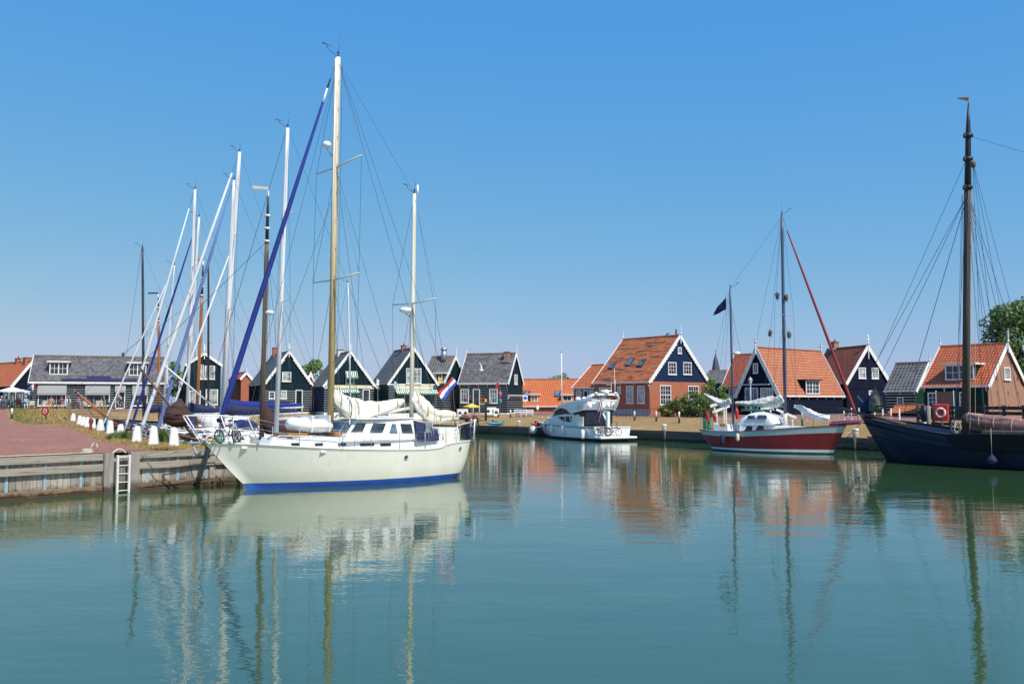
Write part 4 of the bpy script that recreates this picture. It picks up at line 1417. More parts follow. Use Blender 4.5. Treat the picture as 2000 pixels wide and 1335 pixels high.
# ------------------------------------------------------------------ boats
def hull(parent, L, B, sheer, rake=1.2, counter=0.6, stern_w=0.6, tmax=0.42, spow=1.0, bpow=2.0, wl=0.82, band=0.22, draft=0.5, zones=None, deck=None, rail=None, ns=34, dz=0.06, fpow=0.7, rail_r=0.035, se=0.9):
    """zones: list of (part name, material, f0, f1) over the topsides above the band; the band itself comes first as boot_stripe."""
    zs = lambda x: interp(sheer, x)
    def hb(t):
        if t < tmax:
            return B / 2 * (stern_w + (1 - stern_w) * math.sin(PI / 2 * t / tmax) ** spow)
        q = (t - tmax) / (1 - tmax)
        return B / 2 * max(0.012, 1 - q ** bpow)
    def pt(t, z, f, side, k=None):
        x = lerp(lerp(counter, L - rake, t), L * t, max(0, f) ** lerp(se, 0.9, min(1, t * 1.6)))
        w = k if k is not None else wl + (1 - wl) * max(0, f) ** fpow
        tt = min(1, t + (1 - max(0, f)) * 0.02 * t)
        return Vector((x, side * hb(tt) * w, z))
    ts = [(i / ns) for i in range(ns + 1)]
    def strip(name, m, rows):
        mb = MB()
        for side in (-1, 1):
            mb.loft([[pt(t, *r(t), side) if len(r(t)) == 2 else pt(t, r(t)[0], r(t)[1], side, r(t)[2]) for r in rows] for t in ts], 0, True, False, closed=False)
        # stern panel
        p = [pt(0, *r(0)[:2], 1, *(r(0)[2:])) for r in rows]
        q = [pt(0, *r(0)[:2], -1, *(r(0)[2:])) for r in rows]
        mb.loft([p, q], 0, False, False, closed=False)
        return mb.build(name, m, parent)
    S = lambda t: zs(L * t)
    below = [lambda t: (-draft, -1, 0.12), lambda t: (-draft * 0.5, -0.5, wl * 0.8), lambda t: (-0.03, 0, wl), lambda t: (band, band / S(t))]
    strip('boot_stripe', zones[0][1], below)
    for name, m, f0, f1 in zones[1:]:
        rows = []
        n = max(2, round((f1 - f0) * 8))
        for i in range(n + 1):
            f = lerp(f0, f1, i / n)
            rows.append(lambda t, f=f: (lerp(band, S(t), f), lerp(band / S(t), 1, f)))
        strip(name, m, rows)
    mb = MB()
    mb.loft([[pt(t, S(t) - dz, 1, -1) * 1.0, Vector((L * t, 0, S(t) - dz + 0.04)), pt(t, S(t) - dz, 1, 1)] for t in ts], 0, True, False, closed=False)
    mb.build('deck', deck or M['deckgrey'], parent)
    if rail:
        for side in (-1, 1):
            MB().tube([pt(t, S(t) + 0.005, 1, side) for t in ts], rail_r, 6).build('cap_rail', rail, parent)
    return lambda x, side: Vector((x, side * hb(x / L), zs(x)))

class Cab:
    """a deck house: bottom and top rectangles; port/starboard sides lean in"""
    def __init__(s, parent, name, m, x0, x1, y0, y1, zb, zt0, zt1, back=0.1, front=0.4, inset=0.12, bevel=0.05):
        s.__dict__.update(x0=x0, x1=x1, y0=y0, y1=y1, zb=zb, zt0=zt0, zt1=zt1, inset=inset)
        vs = []
        for top in (0, 1):
            for sd_ in (-1, 1):
                for e in (0, 1):
                    xx = (x0 + back * top) if e == 0 else (x1 - front * top)
                    yy = ((y0 if e == 0 else y1) - inset * top) * sd_
                    vs.append((xx, yy, zb if not top else (zt0 if e == 0 else zt1)))
        mb = MB()
        mb.hexa(vs)
        s.o = mb.build(name, m, parent, bevel=bevel)
    def side(s, x, z, sd_, off):
        t = (x - s.x0) / (s.x1 - s.x0)
        k = (z - s.zb) / (lerp(s.zt0, s.zt1, t) - s.zb)
        return Vector((x, sd_ * (lerp(s.y0, s.y1, t) - s.inset * k + off), z))
    def pane(s, poly, m, sides=(-1, 1), name='window', off=0.012, frame=None):
        for sd_ in sides:
            MB().prism([s.side(x, z, sd_, -0.01) for x, z in poly], (0, sd_ * (0.01 + off), 0)).build(name, m, s.o)

def wire(parent, p, q, r=0.0075, name='shroud', m=None, n=4):
    return MB().tube([p, q], r, n, cap=False).build(name, m or M['wire'], parent)

def sag(p, q, d, n=8):
    p, q = Vector(p), Vector(q)
    return [p.lerp(q, i / n) - Vector((0, 0, d * 4 * (i / n) * (1 - i / n))) for i in range(n + 1)]

def bundle(parent, name, m, pts, rad, seed=0, n=26, amp=0.16, ties=0, tie_m=None, sq=0.8):
    """loosely gathered sail cloth along a path"""
    r = random.Random(seed)
    P = [Vector(p) for p in pts]
    k = 40
    def at_(f):
        q = f * (len(P) - 1)
        i = min(int(q), len(P) - 2)
        t = q - i
        t2 = t * t * (3 - 2 * t)
        return P[i].lerp(P[i + 1], t), lerp(rad[i], rad[i + 1], t2)
    ph = [r.uniform(0, 6.3) for _ in range(6)]
    rings = []
    for i in range(k + 1):
        c, R_ = at_(i / k)
        c0, _ = at_(max(0, i / k - 0.02))
        c1, _ = at_(min(1, i / k + 0.02))
        d = (c1 - c0).normalized()
        a = d.cross(Vector((0, 0, 1))).normalized()
        b = a.cross(d).normalized()
        ring = []
        for j in range(n):
            t = 2 * PI * j / n
            w = 1 + amp * (math.sin(3 * t + ph[0] + i * 0.13) * 0.6 + math.sin(5 * t + ph[1] - i * 0.10) * 0.6 + math.sin(8 * t + ph[2] + i * 0.21) * 0.5 + 1.0 * mnoise.noise((i * 0.45, j * 0.8, seed)))
            ring.append(c + a * (R_ * sq * w * math.cos(t)) + b * (R_ * w * math.sin(t)))
        rings.append(ring)
    o = MB().loft(rings).build(name, m, parent)
    for q in range(ties):
        c, R_ = at_((q + 0.7) / (ties + 0.4))
        MB().torus(c, R_ * 0.98, 0.02, 'X', 14, 5).build('sail_tie', tie_m or M['rope'], o)
    return o

def mast(parent, base, top, r, m, name='mast', taper=0.75, top_m=None, split=0.5, sx=0.75):
    base, top = Vector(base), Vector(top)
    o = MB().tube([base, base.lerp(top, 0.5), base.lerp(top, 0.9), top], [r, r * 0.97, r * (taper * 0.5 + 0.5), r * taper], 10, sx=sx).build(name, m, parent)
    return o

def masthead(parent, top, side=(0, 1), s=1.0, m=None):
    t = Vector(top)
    mb = MB()
    mb.tube([t, t + Vector((0, 0, 0.18 * s))], 0.03, 6)
    mb.ball(t + Vector((0, 0, 0.2 * s)), 0.05, 6)
    mb.tube([t, t + Vector((0.55 * s, 0.1, 0.22 * s))], 0.012, 4)
    mb.tube([t + Vector((0.55 * s, 0.1, 0.22 * s)), t + Vector((0.55 * s, 0.1, 0.36 * s))], 0.012, 4)
    mb.prism([t + Vector((0.35 * s, 0.1, 0.34 * s)), t + Vector((0.8 * s, 0.1, 0.36 * s)), t + Vector((0.8 * s, 0.1, 0.42 * s))], (0, 0.01, 0))
    mb.build('wind_vane', M['iron'], parent)
    MB().tube([t, t + Vector((-0.05, 0.05, 1.0 * s))], 0.008, 4).build('antenna', m or M['wire'], parent)

def spreaders(parent, c, h, r=0.03, m=None, up=0.0, sweep=0.0):
    c = Vector(c)
    for sd_ in (-1, 1):
        MB().tube([c, c + Vector((-sweep, sd_ * h, up))], [r, r * 0.7], 6).build('spreader', m or M['alu'], parent)

def fender(px, py0, py1, fr, y, label, m=None, r=0.13, group='fenders hung over the boat sides', rope_to=None):
    x, zt = fr.xz(px, py0, y)
    _, zb = fr.xz(px, py1, y)
    w = fr.w(x, y, zb)
    o = empty('fender', tuple(w), 0, label, 'fender', group)
    h = zt - zb
    r2 = min(r, h * 0.45)
    MB().lathe([(0.02, 0), (r * 0.8, r2 * 0.35), (r, r2 * 0.9), (r * (1 if h > 2.5 * r else 0.8), h - r2 * 0.9), (r * (0.8 if h > 2.5 * r else 0.35), h - r2 * 0.35), (0.03, h)], (0, 0, 0), 12).build('body', m or M['gel'], o)
    MB().tube([(0, 0, h), (0, 0, h + (rope_to or 0.5))], 0.012, 5).build('rope', M['rope'], o)
    return o

def bicycle(name, label, loc, rz, s=1.0, wheel=0.27, m=None, group=None, lean=0.0, rim=None):
    o = empty(name, tuple(loc), rz, label, 'bicycle', group)
    o.rotation_euler = (lean, 0, rz)
    o.scale = (s, s, s)
    wb = 0.5
    for x in (-wb, wb):
        w = MB().torus((x, 0, wheel), wheel - 0.02, 0.025, 'Y', 24, 6).build('wheel', M['black'], o)
        mb = MB().torus((x, 0, wheel), wheel - 0.05, 0.012, 'Y', 20, 4)
        for k in range(7):
            a = 2 * PI * k / 7
            mb.tube([(x, 0, wheel), (x + (wheel - 0.05) * math.cos(a), 0, wheel + (wheel - 0.05) * math.sin(a))], 0.003, 3)
        mb.build('rim', rim or M['steel'], w)
    mb = MB()
    bb = Vector((-0.05, 0, wheel + 0.02))
    seat = Vector((-0.22, 0, wheel + 0.55))
    head = Vector((0.33, 0, wheel + 0.48))
    for a, b in ((bb, seat), (bb, head), (Vector((-0.17, 0, wheel + 0.38)), head - Vector((0, 0, .05))), (bb, Vector((-wb, 0, wheel))), (Vector((-0.17, 0, wheel + 0.38)), Vector((-wb, 0, wheel))), (head + Vector((-0.04, 0, .18)), Vector((wb, 0, wheel)))):
        mb.tube([a, b], 0.022, 6)
    mb.build('frame', m or M['iron'], o)
    MB().tube([head + Vector((-0.04, 0, .18)), head + Vector((-0.08, 0, .34)), head + Vector((-0.10, 0.24, .36))], 0.016, 6).tube([head + Vector((-0.08, 0, .34)), head + Vector((-0.10, -0.24, .36))], 0.016, 6).build('handlebar', M['black'], o)
    MB().ball(seat + Vector((0, 0, 0.05)), (0.13, 0.07, 0.04), 8).build('saddle', M['black'], o)
    MB().torus(bb, 0.08, 0.012, 'Y', 14, 4).tube([bb + Vector((0, -0.1, 0)), bb + Vector((0.12, -0.1, -0.1))], 0.012, 4).tube([bb + Vector((0, 0.1, 0)), bb + Vector((-0.12, 0.1, 0.1))], 0.012, 4).build('crank', M['steel'], o)
    return o

def flag_mesh(mb_cols, parent, p0, u, v, name, amp=0.12, n=10, ph=0.0):
    """a drooping flag: p0 top of hoist, u along the fly, v down the hoist; mb_cols = list of (part name, material)"""
    k = len(mb_cols)
    p0, u, v = Vector(p0), Vector(u), Vector(v)
    nrm = u.cross(v).normalized()
    for i, (nm, m) in enumerate(mb_cols):
        mb = MB()
        rows = []
        for j in range(n + 1):
            f = j / n
            ring = []
            for h in range(3):
                g = (i + h / 2) / k
                ring.append(p0 + u * f + v * g + nrm * amp * math.sin(f * 7 + g * 2.2 + ph) * f)
            rows.append(ring)
        mb.loft(rows, 0, True, False, closed=False)
        mb.build(nm, m, parent)

# ---- the large cream ketch
yf = Frame(-2.33, 40.45, -9.4, -7.7)
YL = 11.6
yo = empty('ketch', (-2.33, 40.45, 0), yf.rz, 'large cream hulled ketch with blue waterline and royal blue furled headsail moored at the quay', 'sailing yacht')
yz = lambda px, py, y: yf.xz(px, py, y)
YB = 3.7
shr = []
for px, py, yy in ((917, 860.5, 1.1), (897, 863.5, 1.4), (874, 868, 1.6), (862, 875, 1.7), (830, 877.5, 1.8), (797, 878.3, 1.85), (740, 878, 1.85), (665, 876.7, 1.85), (590, 873, 1.6), (519, 868.5, 1.05), (460, 866, 0.5), (414, 864, 0.02)):
    shr.append(yz(px, py, yy))
shr.sort()
shr[0] = (0, shr[0][1]); shr[-1] = (YL, shr[-1][1])
ypt = hull(yo, YL, YB, shr, rake=1.75, counter=0.75, stern_w=0.42, tmax=0.42, spow=0.62, bpow=1.75, wl=0.84, band=0.21, zones=[('', M['bluehull']), ('hull', M['cream'], 0, 1)], deck=M['deckgrey'], rail=M['white2'], rail_r=0.03, ns=44, se=0.42)
dk_ = lambda x: interp(shr, x)
# trunk cabin
tx0, _ = yz(862, 860, 1.2)
tx1, _ = yz(518, 866, 0.8)
zt_ = yz(560, 855, 1.0)[1]
zt2 = yz(700, 857, 1.2)[1]
trunk = Cab(yo, 'trunk_cabin', M['gel'], tx0, tx1, 1.42, 0.62, dk_((tx0 + tx1) / 2) - 0.12, zt2, zt_, back=0.05, front=0.45, inset=0.10, bevel=0.04)
for a, b in ((582, 597), (626, 641), (669, 684), (710, 736), (747, 767)):
    x0, z0 = yz(a, 871, 1.25)
    x1, z1 = yz(b, 865, 1.25)
    z0, z1 = yz((a + b) / 2, 871, 1.25)[1], yz((a + b) / 2, 865.3, 1.25)[1]
    trunk.pane([(x0, z0), (x1, z0), (x1, z1), (x0, z1)], M['glass'], name='portlight')
# pilothouse
px0, _ = yz(814, 856, 1.25)
px1, _ = yz(671, 856, 1.15)
zr0, zr1 = yz(812, 817.5, 1.1)[1], yz(695, 819.5, 1.0)[1]
ph_ = Cab(yo, 'pilothouse', M['gel'], px0, px1, 1.32, 1.12, zt2 - 0.1, zr0, zr1, back=0.12, front=0.62, inset=0.16, bevel=0.06)
MB().hexa([(x, y, z) for z in (zr0 + 0.0, zr0 + 0.055) for y in (-1.2, 1.2) for x in (px0 - 0.15, px1 - 0.5)]).build('roof_panel', M['white'], ph_.o, bevel=0.02)
for poly in ([(689, 843), (711, 843), (719.5, 826), (702, 826)], [(724, 845), (748, 845), (757, 826), (733, 826)], [(761, 846), (776.5, 846.5), (775, 828), (768, 827)], [(785, 845.5), (805.5, 846), (804, 827.5), (783.5, 827)]):
    pp = [yz(a, b, 1.22) for a, b in poly]
    ph_.pane(pp, M['glass_b'] if poly[0][0] == 761 else M['glass'])
# windscreen panes on the sloping front
for y0, y1 in ((-0.92, -0.34), (-0.28, 0.28), (0.34, 0.92)):
    zb_, zt3 = zt2 + 0.25, zr1 - 0.12
    k0, k1 = (zb_ - ph_.zb) / (zr1 - ph_.zb), (zt3 - ph_.zb) / (zr1 - ph_.zb)
    xa, xb = px1 - 0.62 * k0, px1 - 0.62 * k1
    MB().hexa([(x + dx, y, z) for (x, z) in ((xa, zb_), (xb, zt3)) for y in (y0, y1) for dx in (-0.01, 0.014)]).build('windscreen', M['glass_b'], ph_.o)
for y in (-0.9, 0.9):
    MB().tube([(px0 + 0.2, y, zr0 + 0.1), (px0 + 1.6, y, zr0 + 0.12)], 0.02, 6).tube([(px0 + 0.2, y, zr0), (px0 + 0.2, y, zr0 + 0.1)], 0.02, 6).tube([(px0 + 1.6, y, zr0), (px0 + 1.6, y, zr0 + 0.12)], 0.02, 6).build('roof_rail', M['whitetube'], ph_.o)
# blue spray hood behind it
bx0 = yz(851, 845, 1.2)[0]
zb0, zb1 = yz(820, 858, 1.2)[1], yz(828, 818.5, 1.1)[1]
rings = []
for i in range(7):
    f = i / 6
    x = lerp(px0 + 0.12, bx0, f)
    top = lerp(zb1 + 0.04, zb1 - 0.30 * f * f - 0.02, f)
    rings.append([(x, 1.47 * math.copysign(abs(math.cos(t)) ** 0.7, math.cos(t)), zb0 - 0.05 + (top - zb0) * (math.sin(t) ** 0.45 if math.sin(t) > 0 else 0)) for t in [PI * j / 14 for j in range(15)]])
MB().loft(rings, 0, True, False, closed=False).build('spray_hood', M['navycloth'], yo)
x0, z0 = yz(826, 835, 1.26); x1, z1 = yz(836, 825, 1.26)
MB().hexa([(x, y, z) for z in (z0 - 0.2, z1) for y in (1.40, 1.475) for x in (x1, x0)]).build('hood_window', M['plexi'], yo)
# aft cabin / cockpit coaming
ax0, _ = yz(898, 860, 1.0)
ax1, _ = yz(853, 860, 1.2)
za = yz(880, 834.5, 1.1)[1]
Cab(yo, 'aft_cabin', M['cream'], ax0, ax1, 1.1, 1.3, dk_(1.2) - 0.2, za, za, back=0.08, front=0.05, inset=0.06, bevel=0.04).pane([yz(862, 857, 1.25), yz(868, 857, 1.25), yz(868, 853.5, 1.25), yz(862, 853.5, 1.25)], M['alugrey'], name='vent')
# hand rails on the trunk, wooden chocks
for sd_ in (-1, 1):
    mb = MB().tube([(px1 + 0.1, sd_ * 1.0, zt2 + 0.08), (tx1 - 0.6, sd_ * 0.62, zt_ + 0.08)], 0.022, 6)
    for k in range(5):
        p = Vector((px1 + 0.1, sd_ * 1.0, zt2)).lerp(Vector((tx1 - 0.6, sd_ * 0.62, zt_)), k / 4)
        mb.tube([p, p + Vector((0, 0, 0.08))], 0.018, 5)
    mb.build('hand_rail', M['whitetube'], yo)
for a, b in ((561, 601), (653, 672)):
    x0, x1 = yz(a, 852, 0.6)[0], yz(b, 852, 0.6)[0]
    MB().box(((x0 + x1) / 2, 0, zt_ + 0.09), (abs(x1 - x0), 1.3, 0.16)).build('teak_chock', M['teak'], yo, bevel=0.015)
# portholes in the hull
for px, py, r in ((793.5, 892.5, 0.105), (900.5, 875, 0.09)):
    yy = 1.8 if px < 850 else 1.3
    x, z = yz(px, py, yy)
    q = ypt(min(max(x, 0), YL), 1)
    yy = q.y * (0.84 + 0.16 * (z / dk_(x)) ** 0.7)
    MB().lathe([(r, -0.03), (r, 0.02), (r * 0.72, 0.03), (r * 0.7, 0.012), (0.01, 0.012)], (0, 0, 0), 14).build('porthole', M['alugrey'], yo)
    o = KIDS[yo.name][-1]
    o.location = (x, yy, z); o.rotation_euler = (-PI / 2, 0, 0 if px < 850 else 0.35)
    g = MB().lathe([(r * 0.7, 0.013), (0.01, 0.014)], (0, 0, 0), 12).build('porthole_glass', M['glass'], o)
for px, py in ((480, 871.5), (613, 876.5)):
    x, z = yz(px, py, 0.7)
    q = ypt(x, 1)
    MB().box((x, q.y - 0.02, q.z - 0.14), (0.22, 0.10, 0.08)).build('fairlead', M['white'], yo, bevel=0.02)
# masts
mbx, mbz = yz(645, 832, 0)
mtx, mtz = yz(660.5, 112, 0)
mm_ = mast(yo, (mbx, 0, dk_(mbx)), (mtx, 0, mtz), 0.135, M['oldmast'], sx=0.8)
masthead(mm_, (mtx, 0, mtz))
MB().tube([(mtx + 0.12, 0.02, mtz - 0.1), (lerp(mtx, mbx, .55) + 0.13, 0.02, lerp(mtz, dk_(mbx), .55))], 0.045, 6).build('mast_track', M['mastpale'], mm_)
for k in range(24):
    f = 0.10 + k * 0.036
    p = Vector((mbx, 0, dk_(mbx))).lerp(Vector((mtx, 0, mtz)), f)
    sd_ = 1 if k % 2 else -1
    MB().tube([p + Vector((0, sd_ * 0.1, 0.10)), p + Vector((0, sd_ * 0.27, 0.10)), p + Vector((0, sd_ * 0.1, -0.04))], 0.013, 4).build('mast_step', M['iron'], mm_)
zb_x, zb_z = yz(803, 815, 0)
zt_x, zt_z = yz(809.5, 378, 0)
mz_ = mast(yo, (zb_x, 0, dk_(zb_x)), (zt_x, 0, zt_z), 0.105, M['mastpale'], name='mizzen_mast')
masthead(mz_, (zt_x, 0, zt_z), s=0.8)
MB().tube([(zt_x - 0.16, 0, zt_z - 0.05), (zt_x - 0.16, 0, zt_z + 0.4)], 0.05, 6).build('antenna', M['white'], mz_)
rig = {}
for nm, par, (pxx, pyy), h, up in (('u', mm_, (656, 327), 1.92, 0.12), ('l', mm_, (650, 547), 1.95, 0.10), ('m', mz_, (804, 593), 1.72, 0.10)):
    x, z = yz(pxx, pyy, 0)
    spreaders(par, (x, 0, z), h, 0.04, M['mastpale'] if nm != 'm' else M['alu'], up, 0.1)
    rig[nm] = (x, z, h, up)
for sd_ in (-1, 1):
    top = Vector((mtx, 0, mtz - 0.1))
    U = Vector((rig['u'][0] - 0.1, sd_ * rig['u'][2], rig['u'][1] + rig['u'][3]))
    Lw = Vector((rig['l'][0] - 0.1, sd_ * rig['l'][2], rig['l'][1] + rig['l'][3]))
    ch = Vector((mbx - 0.15, sd_ * 1.72, dk_(mbx)))
    for a, b in ((top, U), (U, Lw), (Lw, ch), (Vector((rig['u'][0], 0, rig['u'][1])), Lw), (Vector((rig['l'][0], 0, rig['l'][1])), ch + Vector((0.5, 0, 0))), (Vector((rig['l'][0], 0, rig['l'][1])), ch + Vector((-0.5, 0, 0)))):
        wire(yo, a, b, 0.0085)
    Mz = Vector((rig['m'][0] - 0.1, sd_ * rig['m'][2], rig['m'][1] + rig['m'][3]))
    cz = Vector((zb_x - 0.1, sd_ * 1.6, dk_(zb_x)))
    zt3 = Vector((zt_x, 0, zt_z - 0.1))
    for a, b in ((zt3, Mz), (Mz, cz), (Vector((rig['m'][0], 0, rig['m'][1])), cz + Vector((0.4, 0, 0))), (Vector((rig['m'][0], 0, rig['m'][1])), cz + Vector((-0.45, 0, 0)))):
        wire(yo, a, b, 0.008)
    wire(yo, top, Vector((0.25, sd_ * 0.8, dk_(0.3) + 0.1)), 0.0085, 'backstay')
    wire(yo, Vector((rig['u'][0], 0, rig['u'][1])), Vector((zb_x + 0.8, sd_ * 1.7, dk_(3))), 0.0075, 'running_stay')
wire(yo, (mtx, 0, mtz - 0.15), (zt_x, 0, zt_z), 0.0065, 'triatic_stay')
wire(yo, (zt_x, 0, zt_z), (0.1, 0, dk_(0)), 0.0075, 'backstay')
for dx_ in (0.17, -0.17):
    wire(yo, (mtx + dx_, 0.05, mtz - 0.2), (mbx + dx_ * 1.2, 0.12, dk_(mbx) + 1.2), 0.007, 'halyard')
wire(yo, (rig['u'][0], 0, rig['u'][1] - 1.0), (yz(475, 850, 0)[0], 0, dk_(10)), 0.008, 'inner_forestay')
wire(yo, (mtx, 0, mtz - 0.2), (YL - 1.4, 0.0, dk_(YL - 1.4)), 0.008, 'halyard')
# spotlight and radar on the masts
x, z = yz(651, 285, 0)
MB().lathe([(0.02, 0), (0.15, 0.04), (0.19, 0.14), (0.15, 0.24), (0.02, 0.29)], (x + 0.3, 0, z - 0.14), 12).build('satellite_dome', M['gel'], mm_)
MB().tube([(x + 0.3, 0, z - 0.12), (x + 0.05, 0, z - 0.45)], 0.03, 5).build('bracket', M['steel'], mm_)
x, z = yz(792, 605, 0)
MB().lathe([(0.08, -0.06), (0.26, 0.0), (0.27, 0.1), (0.22, 0.17), (0.02, 0.2)], (x, 0.0, z - 0.08), 14).build('radar', M['gel'], mz_)
MB().tube([(x, 0, z - 0.15), (x - 0.25, 0, z - 0.3)], 0.03, 5).build('bracket', M['steel'], mz_)
# furled headsail
fx, fz = yz(432, 815, 0)
gx, gz = yz(645, 155, 0)
f0, f1 = Vector((fx, 0, fz)), Vector((gx, 0, gz))
MB().tube([f0 + (f1 - f0) * k for k in (0, 0.012, 0.05, 0.3, 0.6, 0.93)], [0.05, 0.085, 0.112, 0.105, 0.085, 0.05], 10).build('furled_headsail', M['bluecloth'], yo)
MB().tube([f0 + (f1 - f0) * k for k in (0.925, 0.97)], [0.055, 0.035], 8).build('headsail_head', M['whitecloth'], yo)
MB().tube([f0 + (f1 - f0) * k for k in (0.97, 1.0)], 0.035, 6).build('furler_swivel', M['black'], yo)
wire(yo, f1, (mtx, 0, mtz), 0.012, 'forestay')
MB().lathe([(0.11, 0), (0.14, 0.05), (0.14, 0.13), (0.10, 0.17)], (fx + 0.03, 0, fz - 0.18), 12).build('furling_drum', M['black'], yo)
# gathered main and mizzen sails with their booms
pts = [yz(a, b, 0) for a, b in ((651, 762), (662, 782), (684, 799), (712, 802), (745, 795), (772, 788), (788, 783))]
ms = bundle(yo, 'gathered_mainsail', M['sail'], [(x, 0, z) for x, z in pts], [0.12, 0.30, 0.42, 0.36, 0.26, 0.21, 0.12], 4, amp=0.17, ties=4)
MB().tube([(pts[0][0], 0, pts[2][1] - 0.42), (pts[-1][0] - 0.3, 0, pts[-1][1] - 0.32)], 0.08, 8).build('boom', M['mastpale'], yo)
MB().torus((pts[2][0] + 0.2, 0, pts[2][1]), 0.5, 0.02, 'X', 16, 5).build('black_line', M['black'], yo)
pts = [yz(a, b, 0) for a, b in ((807, 766), (812, 780), (824, 797), (842, 810), (862, 813), (880, 812), (889, 808))]
bundle(yo, 'gathered_mizzen', M['sail'], [(x, 0, z) for x, z in pts], [0.10, 0.28, 0.34, 0.30, 0.27, 0.24, 0.10], 9, amp=0.17, ties=4, tie_m=M['yellow'])
MB().tube([(pts[1][0], 0, pts[3][1] - 0.3), (pts[-1][0] - 0.2, 0, pts[-1][1] - 0.2)], 0.06, 8).build('boom', M['mastpale'], yo)
# pulpit, stanchions, lifelines
def rail(parent, pts, r=0.02, name='rail', m=None):
    return MB().tube(pts, r, 6).build(name, m or M['whitetube'], parent)
bz = dk_(YL)
for sd_ in (-1, 1):
    P0 = Vector((YL + 0.75, sd_ * 0.20, bz + 1.0)); P1 = Vector((YL - 1.3, sd_ * 0.78, dk_(YL - 1.3) + 0.98)); P2 = Vector((YL - 1.75, sd_ * 0.85, dk_(YL - 1.7)))
    rail(yo, [P0, Vector((YL - 0.4, sd_ * 0.5, bz + 1.0)), P1, P2], 0.024, 'pulpit')
    rail(yo, [(YL + 0.75, sd_ * 0.20, bz + 1.0), (YL + 0.1, sd_ * 0.12, bz)], 0.022, 'pulpit_leg')
    rail(yo, [(YL - 0.4, sd_ * 0.5, bz + 1.0), (YL - 0.8, sd_ * 0.42, dk_(YL - .8))], 0.022, 'pulpit_leg')
    rail(yo, [(YL + 0.5, sd_ * 0.2, bz + 0.5), (YL - 0.45, sd_ * 0.45, bz + 0.5), (YL - 1.55, sd_ * 0.8, dk_(YL - 1.5) + 0.5)], 0.016, 'pulpit_mid_rail')
    prev = P1
    for x in (8.4, 6.9, 5.6, 4.3, 3.0, 1.8, 0.9):
        q = ypt(x, sd_)
        q.y *= 0.96
        t = q + Vector((0, 0, 0.72))
        rail(yo, [q, t], 0.016, 'stanchion', M['greysteel'])
        for hh in (0.0, -0.34):
            wire(yo, prev + Vector((0, 0, hh)), t + Vector((0, 0, hh)), 0.006, 'lifeline', M['steel'])
        prev = t
rail(yo, [(YL + 0.75, -0.20, bz + 1.0), (YL + 0.75, 0.20, bz + 1.0)], 0.024, 'pulpit')
# bow roller and anchor
MB().box((YL + 0.15, 0, bz + 0.02), (0.9, 0.22, 0.07)).build('bow_roller', M['steel'], yo, bevel=0.01)
an = MB().bar((YL + 0.5, 0, bz + 0.1), (YL + 0.25, 0, bz - 0.42), 0.05, 0.07)
an.prism([(YL + 0.25, -0.24, bz - 0.3), (YL + 0.42, 0, bz - 0.5), (YL + 0.25, 0.24, bz - 0.3), (YL + 0.12, 0, bz - 0.46)], (-0.03, 0, 0.04))
an.build('anchor', M['greysteel'], yo)
MB().lathe([(0.14, 0), (0.14, 0.22), (0.2, 0.26), (0.2, 0.34), (0.1, 0.4)], (YL - 1.9, 0, dk_(YL - 1.9)), 12).build('windlass', M['white2'], yo)
MB().torus((YL - 0.1, 0.25, bz + 0.12), 0.14, 0.05, 'Y', 14, 6).torus((YL - 0.2, 0.1, bz + 0.1), 0.16, 0.05, 'Z', 14, 6).build('rope_coil', M['rope'], yo)
MB().lathe([(0.2, 0), (0.21, 0.3), (0.19, 0.33)], (YL - 2.6, 0.2, dk_(YL - 2.6)), 12).build('deck_locker', M['alugrey'], yo)
# tall hand hoops beside the mast
for sd_ in (-1, 1):
    x = mbx - 0.75
    rail(yo, [(x + 0.3, sd_ * 0.75, zt2), (x + 0.28, sd_ * 0.75, zt2 + 0.75), (x, sd_ * 0.75, zt2 + 0.95), (x - 0.28, sd_ * 0.75, zt2 + 0.75), (x - 0.3, sd_ * 0.75, zt2)], 0.03, 'mast_hoop')
MB().box((mbx - 0.8, 0, zt2 + 0.42), (0.5, 1.0, 0.22)).build('red_cover', M['redfurl'], yo, bevel=0.04)
# stern rails and boarding ladder
for sd_ in (-1, 1):
    rail(yo, [(1.1, sd_ * 1.25, dk_(1.1)), (1.05, sd_ * 1.25, dk_(1) + 0.72), (0.05, sd_ * 0.75, dk_(0) + 0.78), (0.05, 0, dk_(0) + 0.78)], 0.02, 'pushpit')
for q in (0.12, 0.38):
    rail(yo, [(-0.05, q + 0.55, dk_(0) - 0.05), (-0.12, q + 0.55, dk_(0) + 0.95)], 0.025, 'boarding_ladder')
for k in range(4):
    rail(yo, [(-0.1, 0.67, dk_(0) + 0.1 + 0.26 * k), (-0.1, 0.93, dk_(0) + 0.1 + 0.26 * k)], 0.02, 'ladder_rung')
MB().hexa([(x, y, z) for z in (dk_(0) + 0.05, dk_(0) + 0.62) for y in (0.55, 0.9) for x in (0.02, 0.14)]).build('outboard_motor', M['navycloth'], yo, bevel=0.05)
# coiled ropes by the spray hood
for k in range(3):
    x, z = yz(831 + k * 6, 847, 1.4)
    mb = MB()
    mb.tube([(x, 1.42, z + 0.45), (x + 0.04, 1.45, z), (x, 1.46, z - 0.35), (x - 0.08, 1.44, z), (x - 0.02, 1.42, z + 0.45)], 0.012, 5)
    mb.build('hanging_line', M['rope'], yo)
